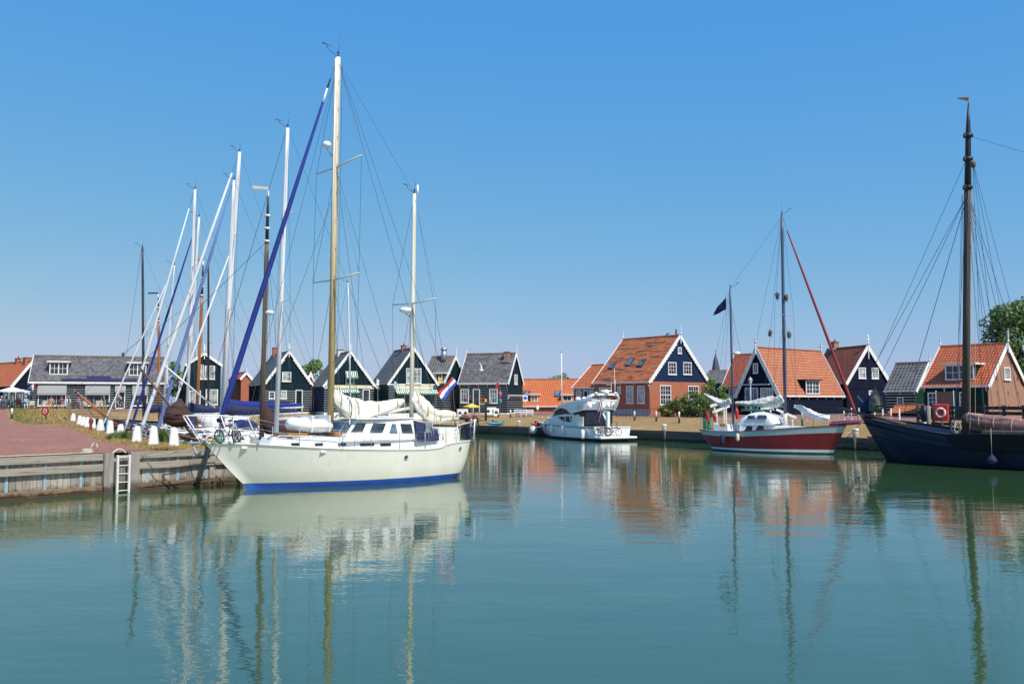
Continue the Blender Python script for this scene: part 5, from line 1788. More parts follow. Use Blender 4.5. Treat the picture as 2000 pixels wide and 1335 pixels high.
# ensign on its staff
st0 = Vector((0.12, -0.2, dk_(0) + 0.7)); sx_, sz_ = yz(884, 735, -0.2)
ens = empty('ensign_staff', tuple(yf.w(*st0)), yf.rz, 'red white and blue ensign drooping from a dark staff on the cream ketch stern', 'flag')
top = Vector((sx_, -0.2, sz_)) - st0
MB().tube([(0, 0, -0.3), tuple(top)], 0.022, 6).build('staff', M['darkwood'], ens)
dn = Vector(yz(887, 765, -0.2)[0:1] + (-0.2,) + yz(887, 765, -0.2)[1:2]) - st0
t3 = Vector((*yz(846, 778, -0.2)[0:1], 0, yz(846, 778, -0.2)[1])) - Vector((st0.x, 0, st0.z)); t3.y = 0
flag_mesh([('red_stripe', M['flagred']), ('white_stripe', M['flagwhite']), ('blue_stripe', M['flagblue'])], ens, top, (t3 - top) * 0.85, Vector((-0.20, 0.10, -0.30)), 'ensign', amp=0.22)
# rolled dinghy on the trunk roof
x0, z0 = yz(650, 845, 0.4); x1, z1 = yz(563, 840, 0.4)
dg = empty('inflatable_dinghy', tuple(yf.w((x0 + x1) / 2, 0.25, zt_ + 0.17)), yf.rz, 'white wrapped inflatable dinghy lashed on the cabin roof before the mast', 'dinghy')
L2 = abs(x1 - x0)
rings = []
for i in range(15):
    f = i / 14
    k = (1 - abs(2 * f - 1) ** 4) ** 0.5 if 0 < i < 14 else 0.28
    r_ = lerp(0.27, 0.36, f)
    rings.append([Vector((lerp(-L2 / 2, L2 / 2, f), 0.62 * k * math.cos(t), r_ * (0.9 + 0.1 * math.cos(3 * t + i)) * k * math.sin(t) + r_ * 0.9)) for t in [2 * PI * j / 16 for j in range(16)]])
MB().loft(rings).build('wrapped_hull', M['whitecloth'], dg)
for f in (-0.3, 0.1):
    MB().box((f * L2, 0, 0.34), (0.05, 1.27, 0.66)).build('strap', M['whitetube'], dg, bevel=0.02)
for k, (px, lab) in enumerate(((447, 'black folding bicycle nearest the anchor on the cream ketch foredeck'), (470, 'grey folding bicycle leaning by the windlass on the cream ketch foredeck'))):
    x, z = yz(px, 862, 0.35)
    q = yf.w(x, 0.32 - 0.3 * k, dk_(x) + 0.02)
    bicycle('bicycle', lab, q, yf.rz + 0.5 + k * 0.5, 0.95, 0.27, M['iron'] if k == 0 else M['greysteel'], 'folding bicycles on the cream ketch', lean=0.15)
# mooring lines to the quay
def line(name, label, pts, r=0.018, m=None):
    o = MB().tube(pts, r, 5).build(name, m or M['rope'])
    return tag(o, label, 'rope')
p = yf.w(YL - 0.3, 0.1, bz + 0.05)
line('mooring_line', 'pale mooring rope from the ketch bow sagging along the top of the quay wall', sag(p, qf.w(lx1 + 0.5, -0.16, 1.30), 0.12) )
line('mooring_line', 'pale rope end lying along the edge of the brick square', sag(qf.w(6, 0.3, 1.46), qf.w(lx0 - 0.9, 0.25, 1.46), 0.0, 12), 0.02)
mb = MB()
for k in range(3):
    mb.torus((0, 0, 0.05 * k), 0.2 - 0.02 * k, 0.03, 'Z', 14, 5)
mb.tube([(0.1, 0, 0.1), (0.22, 0, 0.3), (0.34, 0, 0.32), (0.4, 0, 0.05)], 0.025, 6)
o = mb.build('rope_coil', M['rope']); o.location = tuple(qf.w(lx0 - 0.75, 0.38, 1.47)); o.rotation_euler = (0, 0, qf.rz)
tag(o, 'small coil of rope and ring on the quay edge left of the ladder', 'rope')
# ---- sloops and traditional boats in the left basin
BU = Vector((-0.86, -0.51))
def sloop(name, label, px, D, L, B, fb, mastpx, mdist, hullm, bandm=None, mastm='alu', furl=None, furl_r=0.10, cover=None, r=0.085, spr=(0.62,), u=None, dark=False, fork=True, deckm=None, cat='sailing yacht', furl_top=0.93, boom=True, strake=None, backstay=True, boom_z=1.7):
    u = u or BU
    b = at(px, 786, D)
    fr = Frame(b.x - u.x * L, b.y - u.y * L, u.x, u.y)
    o = empty(name, (fr.o.x, fr.o.y, 0), fr.rz, label, cat, 'boats moored in the left basin')
    sh = [(0, fb), (L * 0.35, fb - 0.08), (L * 0.7, fb + 0.04), (L, fb + 0.28)]
    zones = [('', bandm or M['navyhull']), ('hull', hullm, 0, 0.86), ('sheer_strake', strake or hullm, 0.86, 1)]
    pt = hull(o, L, B, sh, rake=L * 0.11, counter=0.3, stern_w=0.72, tmax=0.42, bpow=1.9, band=0.12, zones=zones, deck=deckm or M['gel'], rail=None, ns=24)
    mx = L - mdist
    z = interp(sh, mx)
    cab = Cab(o, 'cabin', M['gel'], L * 0.28, L - mdist + L * 0.16, B * 0.30, B * 0.16, fb - 0.1, fb + 0.48, fb + 0.34, back=0.05, front=0.7, inset=0.12, bevel=0.06)
    x0, x1 = L * 0.33, mx - 0.2
    n = 3
    for k in range(n):
        a, c = lerp(x0, x1, k / n + 0.05), lerp(x0, x1, (k + 1) / n - 0.08)
        cab.pane([(a, fb + 0.16), (c, fb + 0.16), (c - 0.06, fb + 0.34), (a + 0.06, fb + 0.34)], M['glass'])
    tx, tz = fr.xz(mastpx[0], mastpx[1], 0)
    tx = min(max(tx, mx - 0.9), mx + 0.5)
    m = mast(o, (mx, 0, z), (tx, 0, tz), r, M[mastm])
    masthead(m, (tx, 0, tz), s=0.8)
    for f in spr:
        c = Vector((mx, 0, z)).lerp(Vector((tx, 0, tz)), f)
        h = B * 0.36 * (1.1 - 0.3 * f)
        spreaders(m, c, h, 0.025, M[mastm], 0.05, 0.1)
    lower = Vector((mx, 0, z)).lerp(Vector((tx, 0, tz)), spr[0])
    for sd_ in (-1, 1):
        ch = Vector((mx - 0.2, sd_ * B * 0.45, fb))
        tip = lower + Vector((-0.1, sd_ * B * 0.36 * (1.1 - 0.3 * spr[0]), 0.05))
        wire(o, (tx, 0, tz - 0.1), tip, 0.007)
        wire(o, tip, ch, 0.007)
        wire(o, lower, ch + Vector((-0.5, 0, 0)), 0.007)
    if backstay:
        wire(o, (tx, 0, tz), (0.1, 0, fb), 0.007, 'backstay')
    f0, f1 = Vector((L - 0.15, 0, fb + 0.42)), Vector((tx + 0.08, 0, tz - 0.2))
    if furl:
        MB().tube([f0.lerp(f1, k) for k in (0, 0.03, 0.3, 0.7, furl_top)], [furl_r * 0.5, furl_r, furl_r, furl_r * 0.8, furl_r * 0.45], 8).build('furled_headsail', M[furl], o)
    wire(o, f0, f1, 0.012, 'forestay')
    if boom:
        b0, b1 = Vector((mx - 0.1, 0, z + boom_z * 0.85)), Vector((max(0.6, mx - L * 0.42), 0, z + boom_z * 0.95))
        MB().tube([b0, b1], 0.075, 8).build('boom', M[mastm], o)
        if cover:
            bundle(o, 'boom_cover', M[cover], [b0 + Vector((0.05, 0, 0.45)), b0.lerp(b1, 0.25) + Vector((0, 0, 0.28)), b0.lerp(b1, 0.6) + Vector((0, 0, 0.2)), b1 + Vector((0.1, 0, 0.12))], [0.34, 0.27, 0.20, 0.12], px, amp=0.06, n=12, sq=0.6)
    # spray hood, hatches and loose gear on deck
    hm = M[('navycloth', 'alugrey', 'bluecloth', 'brownsail', 'greyhull')[px % 5]]
    hx = L * 0.28
    rings = []
    for i in range(6):
        f = i / 5
        hh = (0.62, 0.72, 0.70, 0.62, 0.42, 0.12)[i]
        rings.append([Vector((hx - 0.25 + 1.15 * f, B * 0.29 * math.copysign(abs(math.cos(t)) ** 0.7, math.cos(t)), fb + 0.3 + hh * max(0, math.sin(t)) ** 0.5)) for t in [PI * j / 10 for j in range(11)]])
    MB().loft(rings, 0, True, False, closed=False).build('spray_hood', hm, o)
    MB().box((mx + 0.9, 0, fb + 0.42), (0.55, 0.55, 0.07)).build('deck_hatch', M['tinted'], o, bevel=0.02)
    MB().box((L - 1.1, 0, fb + 0.30), (0.6, 0.4, 0.12)).build('anchor_locker', M['teak'], o, bevel=0.02)
    sr = random.Random(px)
    for k in range(3):
        x_ = sr.uniform(mx - 1.5, L - 1.5)
        MB().ball((x_, sr.choice((-1, 1)) * B * 0.24, fb + 0.25), (0.32, 0.18, 0.16), 8).build('sail_bag', M[sr.choice(('brownsail', 'navycloth', 'blueclothp', 'rope', 'greenpaint', 'redfurl'))], o)
    MB().torus((L - 1.9, 0.3, fb + 0.22), 0.2, 0.05, 'Z', 12, 5).build('rope_coil', M['rope'], o)
    for sd_ in (-1, 1):
        MB().tube([pt(L * k / 12, sd_) + Vector((0, sd_ * 0.012, -0.16)) for k in range(13)], 0.022, 4).build('rubbing_strip', M['navyhull' if px % 2 else 'teak'], o)
        MB().tube([(mx - 1.2, sd_ * B * 0.22, fb + 0.40), (mx + 0.6, sd_ * B * 0.2, fb + 0.36)], 0.02, 5).build('hand_rail', M['teak'], o)
    for sd_ in (-1, 1):
        q0, q1 = pt(L - 1.0, sd_), pt(L - 0.05, sd_)
        rail(o, [q0, q0 + Vector((0.1, 0, 0.6)), q1 + Vector((0.1, 0, 0.62))], 0.016, 'pulpit', M['steel'])
        prev = q0 + Vector((0.1, 0, 0.6))
        for x in (L * 0.72, L * 0.5, L * 0.28, L * 0.08):
            t = pt(x, sd_); t.y *= 0.96
            rail(o, [t, t + Vector((0, 0, 0.6))], 0.013, 'stanchion', M['steel'])
            for hh in (0.0, -0.3):
                wire(o, prev + Vector((0, 0, hh)), t + Vector((0, 0, 0.6 + hh)), 0.006, 'lifeline', M['steel'])
            prev = t + Vector((0, 0, 0.6))
    return o, fr, pt, (mx, tx, tz)

w = M['gel']
E_, ef, ept, em = sloop('sloop', 'white sloop with tall white mast and pale grey bow just behind the cream ketch', 374, 41.0, 11.0, 3.3, 1.0, (562, 250), 3.9, M['greyhull'], mastm='alu', r=0.115, spr=(0.45, 0.72), boom=True, strake=M['gel'])
x, z = ef.xz(527, 613, 0)
MB().lathe([(0.05, -0.05), (0.2, 0), (0.22, 0.1), (0.12, 0.17), (0.02, 0.18)], (x, 0, z), 12).build('radar', M['gel'], E_)
D_, df_, dpt_, dm_ = sloop('sloop', 'blue grey sloop with faded blue furled jib and thinner of the paired white masts', 300, 49, 10.5, 3.2, 1.0, (457, 352), 3.7, M['bluegrey'], mastm='alu', furl='blueclothp', furl_r=0.10, r=0.11, spr=(0.5,), cover='navycloth')
x0, z0 = df_.xz(342, 784, 0); _, z1 = df_.xz(447, 500, 0)
x1 = lerp(dm_[0], dm_[1], (z1 - 1) / (dm_[2] - 1)) + 0.1
MB().tube([(x0, 0, z0 - 0.3), (x0, 0, z0), (lerp(x0, x1, .3), 0, lerp(z0, z1, .3)), (x1, 0, z1)], [0.05, 0.065, 0.065, 0.035], 8).build('furled_staysail', M['furlcloth'], D_)
x0, z0 = df_.xz(420, 796, 0.3); x1, z1 = df_.xz(322, 714, 0.3)
MB().tube([(x0, 0.3, z0), (x1, 0.3, z1)], 0.05, 8).build('spinnaker_pole', M['alu'], D_)
C_, *_ = sloop('sloop', 'dark teal sloop with thick white furled jib and royal blue boom cover', 270, 53.5, 12.5, 3.5, 1.05, (468, 297), 4.8, M['tealhull'], mastm='alu', furl='furlcloth', furl_r=0.115, r=0.135, spr=(0.42, 0.70), cover='bluecloth', boom_z=2.0)
A_, *_ = sloop('sloop', 'white sloop with white furled jib ending at the second white mast from the left', 240, 58.5, 11.5, 3.3, 1.0, (381, 370), 4.0, M['gel'], mastm='alu', furl='furlcloth', furl_r=0.08, r=0.115, spr=(0.4, 0.68), cover='navycloth')
B_, *_ = sloop('sloop', 'white sloop with navy furled jib beside the second white mast from the left', 252, 63, 11, 3.2, 1.0, (389, 424), 3.8, M['gel'], mastm='alu', furl='bluecloth', furl_r=0.085, r=0.10, spr=(0.55,), cover='navycloth')
sloop('sloop', 'small white sloop with slim white mast and white furled jib behind the brown spar', 197, 71.5, 9.5, 3.0, 0.9, (341, 518), 4.6, M['gel'], mastm='alu', furl='furlcloth', furl_r=0.06, r=0.065, spr=(0.5,))
sloop('sloop', 'dark masted sloop nearest the cafe at the left end of the moored boats', 225, 75.5, 8.5, 2.9, 0.9, (270, 482), 2.3, M['darkblue'], mastm='darkmast', r=0.11, spr=(0.55,), cover='navycloth')
sloop('sloop', 'sloop with a short black mast standing between the white masts', 322, 84, 9.5, 3.0, 0.95, (407, 508), 4.0, M['gel'], mastm='blackmast', r=0.10, spr=(0.5,))
sloop('sloop', 'white sloop along the far bank with one short mast right of the cream ketch mainmast', 622, 86, 8.5, 2.9, 0.9, (676, 552), 3.4, M['gel'], mastm='alu', r=0.085, spr=(0.55,), u=Vector((-0.97, 0.24)), cover='whitecloth')

def trad(name, label, px, D, L, B, mastpx, mdist, hullm, mastm, sprit, sailbag=None, mainm=None, r=0.14, pennant=None, tipm='iron', fb=0.85):
    u = BU
    b = at(px, 786, D)
    fr = Frame(b.x - u.x * L, b.y - u.y * L, u.x, u.y)
    o = empty(name, (fr.o.x, fr.o.y, 0), fr.rz, label, 'sailing barge', 'boats moored in the left basin')
    sh = [(0, fb + 0.25), (L * 0.3, fb - 0.1), (L * 0.65, fb + 0.05), (L * 0.85, fb + 0.35), (L, fb + 0.75)]
    pt = hull(o, L, B, sh, rake=0.7, counter=0.3, stern_w=0.6, tmax=0.5, bpow=2.8, band=0.12, zones=[('', M['blackhull']), ('hull', hullm, 0, 0.75), ('sheer_strake', M['woodmast'], 0.75, 1)], deck=M['teak'], rail=M['orangespar'], ns=24)
    mx = L - mdist
    z = interp(sh, mx)
    Cab(o, 'cabin', M['gel'], L * 0.25, mx - 0.4, B * 0.28, B * 0.26, fb - 0.1, fb + 0.5, fb + 0.5, bevel=0.05, front=0.2)
    tx, tz = fr.xz(mastpx[0], mastpx[1], 0)
    tx = min(max(tx, mx - 0.9), mx + 0.4)
    T = Vector((tx, 0, tz)); B0 = Vector((mx, 0, z))
    m = mast(o, B0, B0.lerp(T, 0.8), r, M[mastm], taper=0.8)
    MB().tube([B0.lerp(T, 0.8), B0.lerp(T, 0.93), T], [r * 0.75, r * 0.55, r * 0.25], 8).build('topmast', M[tipm], m)
    for f in (0.8, 0.85, 0.9):
        MB().lathe([(r * 1.15, -0.06), (r * 1.15, 0.06)], B0.lerp(T, f), 8).build('mast_band', M['white2'], m)
    MB().tube([B0.lerp(T, 0.93), T + Vector((0, 0, 0.0))], r * 0.35, 6).build('white_tip', M['white'], m)
    if pennant:
        MB().prism([T + Vector((0, 0, 0.05)), T + Vector((0.9, 0.2, -0.05)), T + Vector((0.9, 0.2, 0.1)), T + Vector((0, 0, 0.18))], (0, 0.02, 0)).build('pennant', M[pennant], m)
    sxp, szp = fr.xz(*sprit, 0)
    bow = Vector((L - 0.6, 0, interp(sh, L) - 0.1))
    tip = Vector((sxp, 0, szp))
    MB().tube([bow, tip], [0.08, 0.05], 8).build('bowsprit', M['orangespar'] if mastm == 'orangespar' else M['woodmast'], o)
    wire(o, tip, B0.lerp(T, 0.8), 0.012, 'forestay')
    wire(o, tip, Vector((L - 0.3, 0, 0.15)), 0.012, 'bobstay')
    for sd_ in (-1, 1):
        for k in (0, 0.6):
            wire(o, B0.lerp(T, 0.8), Vector((mx - 0.2 - k, sd_ * B * 0.46, fb + 0.1)), 0.009)
        wire(o, tip, Vector((L - 1.6, sd_ * B * 0.42, fb + 0.4)), 0.009, 'sprit_guy')
    if sailbag:
        c = [fr.xz(a, b_, 0.2) for a, b_ in sailbag]
        bundle(o, 'jib_bag', M['brownsail'], [(x, 0.2, z_) for x, z_ in c], [0.10, 0.40, 0.62, 0.58, 0.30], 17, amp=0.08, n=14, sq=0.8)
    b1 = Vector((max(0.5, mx - 6), 0, z + 1.5))
    MB().tube([B0 + Vector((-0.15, 0, 0.95)), b1], 0.08, 8).build('boom', M[mastm], o)
    if mainm:
        bundle(o, 'gathered_mainsail', M[mainm], [B0 + Vector((-0.1, 0, 2.3)), B0 + Vector((-0.5, 0, 1.2)), B0 + Vector((-1.6, 0, 0.9)), B0 + Vector((-3.4, 0, 1.1)), b1], [0.12, 0.5, 0.6, 0.4, 0.2], 23, amp=0.13, n=14)
    return o
trad('sailing_barge', 'navy traditional barge with raised brown bowsprit and brown jib bag behind the last white bollard', 358, 44.5, 10.5, 3.4, (524, 372), 3.9, M['darkblue'], 'woodmast', (271, 715), [(352, 778), (350, 795), (348, 810), (349, 823), (350, 834)], 'brownsail', r=0.13, pennant='rope')
trad('sailing_barge', 'traditional barge with orange varnished mast and long slanting bowsprit pointing at the cafe', 216, 67, 11, 3.5, (397, 510), 6.2, M['bluegrey'], 'orangespar', (143, 760), None, 'whitecloth', r=0.13, pennant='flagred')
trad('sailing_barge', 'small traditional barge with short brown mast and black tip behind the first white jib', 205, 79.5, 9, 3.0, (301, 574), 4.6, M['tealhull'], 'orangespar', (158, 775), None, 'brownsail', r=0.11, pennant='navycloth')

# ---- white flybridge motor yacht
mf = Frame(8.6, 77.0, -.469, .883)
mo = empty('motor_yacht', (8.6, 77.0, 0), mf.rz, 'white flybridge motor yacht with bicycles on its stern moored before the orange long roof', 'motor yacht')
ML, MBm = 13.0, 3.9
bzm = mf.xz(1050, 823, 0)[1]
szm = mf.xz(1153, 833, 1.9)[1]
msh = [(0, szm), (3, szm), (8, lerp(szm, bzm, 0.5)), (ML, bzm)]
mpt = hull(mo, ML, MBm, msh, rake=2.0, counter=0.0, stern_w=0.96, tmax=0.35, bpow=2.3, wl=0.86, band=0.2, zones=[('', M['navyhull']), ('hull', M['gel'], 0, 0.86), ('rub_strip', M['navycloth'], 0.86, 0.92), ('bulwark', M['gel'], 0.92, 1)], deck=M['gel'], rail=M['steel'], rail_r=0.02)
def prof(parent, name, m, poly, hw, yref=1.6, bevel=0.05, xmin=2.0, y0=None):
    pts = [mf.xz(a, b, yref) for a, b in poly]
    pts = [(max(x, xmin), z) for x, z in pts]
    mb = MB()
    if y0 is None:
        mb.prism([(x, -hw, z) for x, z in pts], (0, 2 * hw, 0))
    else:
        mb.prism([(x, y0, z) for x, z in pts], (0, hw, 0))
    return mb.build(name, m, parent, bevel=bevel)
ch_ = prof(mo, 'deckhouse', M['gel'], [(1058, 824), (1066, 817), (1080, 811), (1100, 808.5), (1127, 808), (1134, 828), (1134, 836), (1062, 828)], 1.45)
sal = prof(mo, 'saloon_glass', M['tinted'], [(1075, 812), (1081, 804), (1088, 799), (1097, 797), (1106, 799.5), (1114, 806), (1135, 805), (1145, 803), (1148, 828), (1078, 824)], 1.40, bevel=0.03)
fb_ = prof(mo, 'flybridge', M['gel'], [(1076, 808), (1084, 799), (1092, 791.5), (1101, 787.5), (1110, 785.5), (1122, 782.5), (1150, 781), (1196, 783.5), (1200, 800), (1149, 800.5), (1115, 807.5), (1107, 799.5), (1097, 796.3), (1088, 798.5), (1080, 805)], 1.66)
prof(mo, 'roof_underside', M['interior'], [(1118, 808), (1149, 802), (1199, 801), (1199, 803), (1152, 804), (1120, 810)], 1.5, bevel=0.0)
zlo, zhi = mf.xz(1148, 797, 1.55)[1], mf.yz(1182, 770.5, 0.9)[1]
zm_ = lerp(zlo, zhi, 0.5)
MB().tube([(2.9, 1.58, zlo - 0.05), (2.1, 1.56, zm_ - 0.1), (1.35, 1.45, zhi - 0.18), (1.05, 1.25, zhi), (0.95, 0.6, zhi + 0.03), (0.95, -0.6, zhi + 0.03), (1.0, -1.25, zhi), (1.15, -1.45, zhi - 0.2), (1.5, -1.56, zm_), (2.1, -1.58, zlo - 0.05)], [0.34, 0.28, 0.19, 0.12, 0.10, 0.10, 0.12, 0.17, 0.23, 0.30], 10, sx=0.55).build('radar_arch', M['gel'], mo)
for y in (-1.3, 1.3):
    MB().tube([(2.0, y, zm_ + 0.05), (1.2, y * 0.95, zm_ + 0.05)], 0.07, 8).build('arch_rail', M['gel'], mo)
MB().tube([(1.25, 1.35, zm_ + 0.08), (1.25, -1.35, zm_ + 0.08)], 0.08, 8).build('arch_rail', M['gel'], mo)
z0 = zhi
for poly in ([(1087, 813.5), (1099, 813), (1101, 823), (1094, 820)], [(1101, 813), (1108.5, 812.6), (1112, 824), (1103, 823)], [(1110.5, 812.5), (1119, 812), (1125, 824.5), (1114, 824)]):
    for y in (1.452, -1.47):
        prof(mo, 'cabin_window', M['tinted'], poly, 0.02, 1.6, 0, y0=y)
x, z = mf.xz(1064, 830, 1.5)
q = mpt(x, 1)
MB().lathe([(0.2, -0.02), (0.2, 0.02), (0.01, 0.025)], (0, 0, 0), 14).build('porthole', M['glass'], mo)
KIDS[mo.name][-1].location = (x, q.y * 0.97, z); KIDS[mo.name][-1].rotation_euler = (-PI / 2, 0, -0.35)
# cockpit: dark saloon doors, side moulding, davit, platform
zc0 = szm - 0.35
MB().hexa([(x, y, z) for z in (zc0, mf.yz(1165, 801, 2.2)[1]) for y in (-1.4, 1.4) for x in (2.2, 2.3)]).build('saloon_door', M['interior'], mo)
for y in (-1.5, 1.38):
    MB().hexa([(x, yy, z) for z in (szm - 0.1, szm + 0.85) for yy in (y, y + 0.14) for x in (2.3, 4.2)]).build('side_moulding', M['cream'], mo, bevel=0.04)
MB().hexa([(x, y, z) for z in (0.22, 0.40) for y in (-1.88, 1.88) for x in (-1.0, 0.1)]).build('swim_platform', M['gel'], mo, bevel=0.06)
MB().hexa([(x, y, z) for z in (0.12, 0.215) for y in (-1.8, 1.8) for x in (-0.9, 0.1)]).build('platform_trim', M['navycloth'], mo)
MB().hexa([(x, y, z) for z in (0.42, szm + 0.02) for y in (1.0, 1.55) for x in (-0.03, 0.03)]).build('transom_gate', M['alugrey'], mo)
ya, za_ = mf.yz(1187, 803, -0.3); _, zb_ = mf.yz(1187, 832, -0.3)
MB().bar((-0.3, ya, zb_ - 0.1), (-0.3, ya, za_), 0.34, 0.26).bar((-0.3, ya, za_ - 0.1), (0.5, ya - 0.1, za_ - 0.05), 0.2, 0.2).build('davit', M['gel'], mo, bevel=0.05)
MB().bar((0.2, ya - 0.5, szm), (1.2, ya - 0.5, szm + 1.1), 0.12, 0.12).build('stair_rail', M['gel'], mo)
# aerials, domes, lights
for px, py, r in ((1129, 778.5, 0.24), (1141, 778.5, 0.24)):
    x, z = mf.xz(px, py, 0.4)
    MB().lathe([(r, -0.1), (r * 1.05, 0.02), (r * 0.7, 0.14), (0.03, 0.2)], (x, 0.4, z), 12).build('helm_seat', M['gel'], mo)
x, z = 0.95, mf.yz(1187, 762, 0.95)[1]
MB().lathe([(0.22, -0.32), (0.26, -0.2), (0.26, 0.0), (0.1, 0.08)], (x, 0, z), 12).build('satellite_dome', M['gel'], mo)
MB().box((x, 0, z - 0.05), (0.2, 1.1, 0.12)).build('radar_scanner', M['gel'], mo, bevel=0.03)
MB().tube([(x, 0, z0), (x, 0, z)], 0.06, 6).build('scanner_post', M['greysteel'], mo)
for px, pyt in ((1194, 748), (1200, 720), (1201.5, 742)):
    x1_, z1_ = 0.95, mf.yz(px, pyt, 0.95)[1]
    ya_ = mf.yz(px, pyt, 0.95)[0]
    MB().tube([(x1_, ya_, z0), (x1_, ya_, z1_)], 0.018, 5).build('antenna', M['white'], mo)
for k in range(3):
    x1_, z1_ = 0.95, mf.yz(1197, 765 - k * 7, 0.95)[1]
    MB().box((x1_, -0.3, z1_), (0.05, 0.6, 0.05)).build('aerial_bracket', M['greysteel'], mo)
for px in (1170, 1198):
    x1_ = 0.98
    MB().lathe([(0.2, 0.02), (0.16, 0.1), (0.05, 0.16)], (x1_, 1.0 if px < 1180 else -1.0, zhi + 0.08), 10).build('lamp', M['gel'], mo)
for sd_ in (-1, 1):
    pts = [(ML + 0.1, 0, bzm + 0.75)]
    for x in (ML - 1.2, ML - 3, ML - 5, ML - 7):
        q = mpt(x, sd_); q.y *= 0.93
        rail(mo, [q, q + Vector((0, 0, 0.7))], 0.016, 'stanchion', M['steel'])
        pts.append(q + Vector((0, 0, 0.7)))
    rail(mo, pts, 0.018, 'bow_rail', M['steel'])
prof(mo, 'flybridge_screen', M['plexi'], [(1124, 783), (1131, 778), (1150, 777), (1148, 782)], 1.2, bevel=0)
# things hung on it
for px, a, b, lab in ((1077.5, 829, 845, 'white fender nearest the bow of the flybridge motor yacht'), (1099.5, 830, 847, 'white fender amidships on the flybridge motor yacht')):
    x, z = mf.xz(px, (a + b) / 2, 1.9)
    yy = mpt(x, 1).y + 0.02
    fender(px, a, b, mf, yy, lab, r=0.16)
fender(1138, 838, 857, mf, 2.12, 'long white fender at the stern corner of the flybridge motor yacht', r=0.19)
w_ = mf.w(ML - 0.5, 0.75, 0.62)
o = MB().ball((0, 0, 0), (0.36, 0.36, 0.40), 14).build('fender', M['gel']); o.location = tuple(w_)
tag(o, 'round white ball fender under the bow of the flybridge motor yacht', 'fender')
for k, (px, lab) in enumerate(((1178, 'dark folding bicycle strapped on the left of the motor yacht stern'), (1198, 'dark folding bicycle strapped on the right of the motor yacht stern'))):
    y, z = mf.yz(px, 851, -0.4)
    bicycle('bicycle', lab, mf.w(-0.35 - 0.12 * k, y, 0.42), mf.rz - PI / 2, 1.0, 0.33, M['iron'], 'folding bicycles on the motor yacht stern', rim=M['iron'])
y, z = mf.yz(1178, 777, -0.1)
y2, z2 = mf.yz(1170, 806, -0.1)
fl = empty('stern_flag', tuple(mf.w(-0.1, y2, z2)), mf.rz, 'dark blue and red flag hanging limp on the motor yacht stern staff', 'flag')
MB().tube([(0, 0, -0.8), (0, y - y2, z - z2)], 0.018, 5).build('staff', M['white'], fl)
flag_mesh([('red_stripe', M['flagred']), ('white_stripe', M['flagwhite']), ('blue_stripe', M['flagblue'])], fl, (0, y - y2, z - z2), (0.25, 0.12, -1.1), (0.05, 0.28, -0.12), 'flag', 0.06)

# ---- maroon ketch with sage strake
rf_ = Frame(13.5, 63.5, 7.3, -7.0)
RL = 10.3
ro = empty('ketch', (13.5, 63.5, 0), rf_.rz, 'maroon hulled ketch with pale sage strake and dark red furled jib before the orange roofs', 'sailing yacht')
rz_ = lambda px, py, y=-1.3: rf_.xz(px, py, y)
rsh = sorted([rz_(1371, 838.5, -0.8), rz_(1400, 842, -1.4), rz_(1450, 842, -1.65), rz_(1500, 839, -1.65), rz_(1560, 834.5, -1.3), rz_(1620, 831.5, -0.5), rz_(1644, 831, -0.05)])
rsh[0] = (0, rsh[0][1]); rsh[-1] = (RL, rsh[-1][1])
rpt = hull(ro, RL, 3.3, rsh, rake=0.95, counter=1.1, stern_w=0.35, tmax=0.42, spow=0.7, bpow=1.9, wl=0.86, band=0.09, zones=[('', M['tealhull']), ('white_line', M['white'], 0, 0.11), ('hull', M['redhull'], 0.11, 0.74), ('sheer_strake', M['greenhull'], 0.74, 1)], deck=M['deckgrey'], rail=M['redhull'], rail_r=0.03)
rd = lambda x: interp(rsh, x)
zr_ = rz_(1470, 828, -1.0)[1]
x0, x1 = rz_(1443, 840, -1.1)[0], rz_(1592, 835, -0.7)[0]
c = Cab(ro, 'trunk_cabin', M['gel'], x0, x1, 1.15, 0.6, rd(4) - 0.1, zr_, zr_ - 0.12, back=0.0, front=0.5, inset=0.1)
for a, b in ((1453, 1468), (1473, 1489)):
    c.pane([rz_(a, 841, -1.1), rz_(b, 841, -1.1), rz_(b, 834, -1.1), rz_(b - 3, 831.5, -1.1), rz_(a + 5, 831.5, -1.1)], M['glass'])
x0, x1 = rz_(1391, 838, -0.9)[0], rz_(1423, 838, -1.0)[0]
Cab(ro, 'aft_cabin', M['gel'], x0, x1, 0.85, 1.05, rd(1) - 0.1, rz_(1400, 827, -1)[1], rz_(1420, 828, -1)[1], back=0.1, front=0.1)
# dome shaped wheelhouse cover with clear windows
x0, x1 = rz_(1440, 826, -1.0)[0], rz_(1514, 826, -0.9)[0]
zt4 = rz_(1478, 802, 0)[1]
rings = []
for i in range(13):
    f = i / 12
    hgt = (math.sin(PI * min(1, f * 1.0)) ** 0.42) if 0 < i < 12 else 0.12
    rings.append([(lerp(x0, x1, f), 1.05 * math.copysign(abs(math.cos(t)) ** 0.6, math.cos(t)), zr_ - 0.05 + (zt4 - zr_) * hgt * (math.sin(t) ** 0.7 if math.sin(t) > 0 else 0)) for t in [PI * j / 14 for j in range(15)]])
dome = MB().loft(rings, 0, True, False, closed=False).build('wheelhouse_cover', M['whitecloth'], ro)
for a, b, top_ in ((1460, 1476, 811), (1479, 1499, 810)):
    p = [rz_(a, 817.5, -1.0), rz_(b, 817.5, -1.0), rz_(b - 2, top_, -1.0), rz_(a + 2, top_, -1.0)]
    for sd_ in (-1, 1):
        MB().prism([(x, sd_ * 1.0, z) for x, z in p], (0, sd_ * 0.07, 0)).build('clear_window', M['glass_b'], ro)
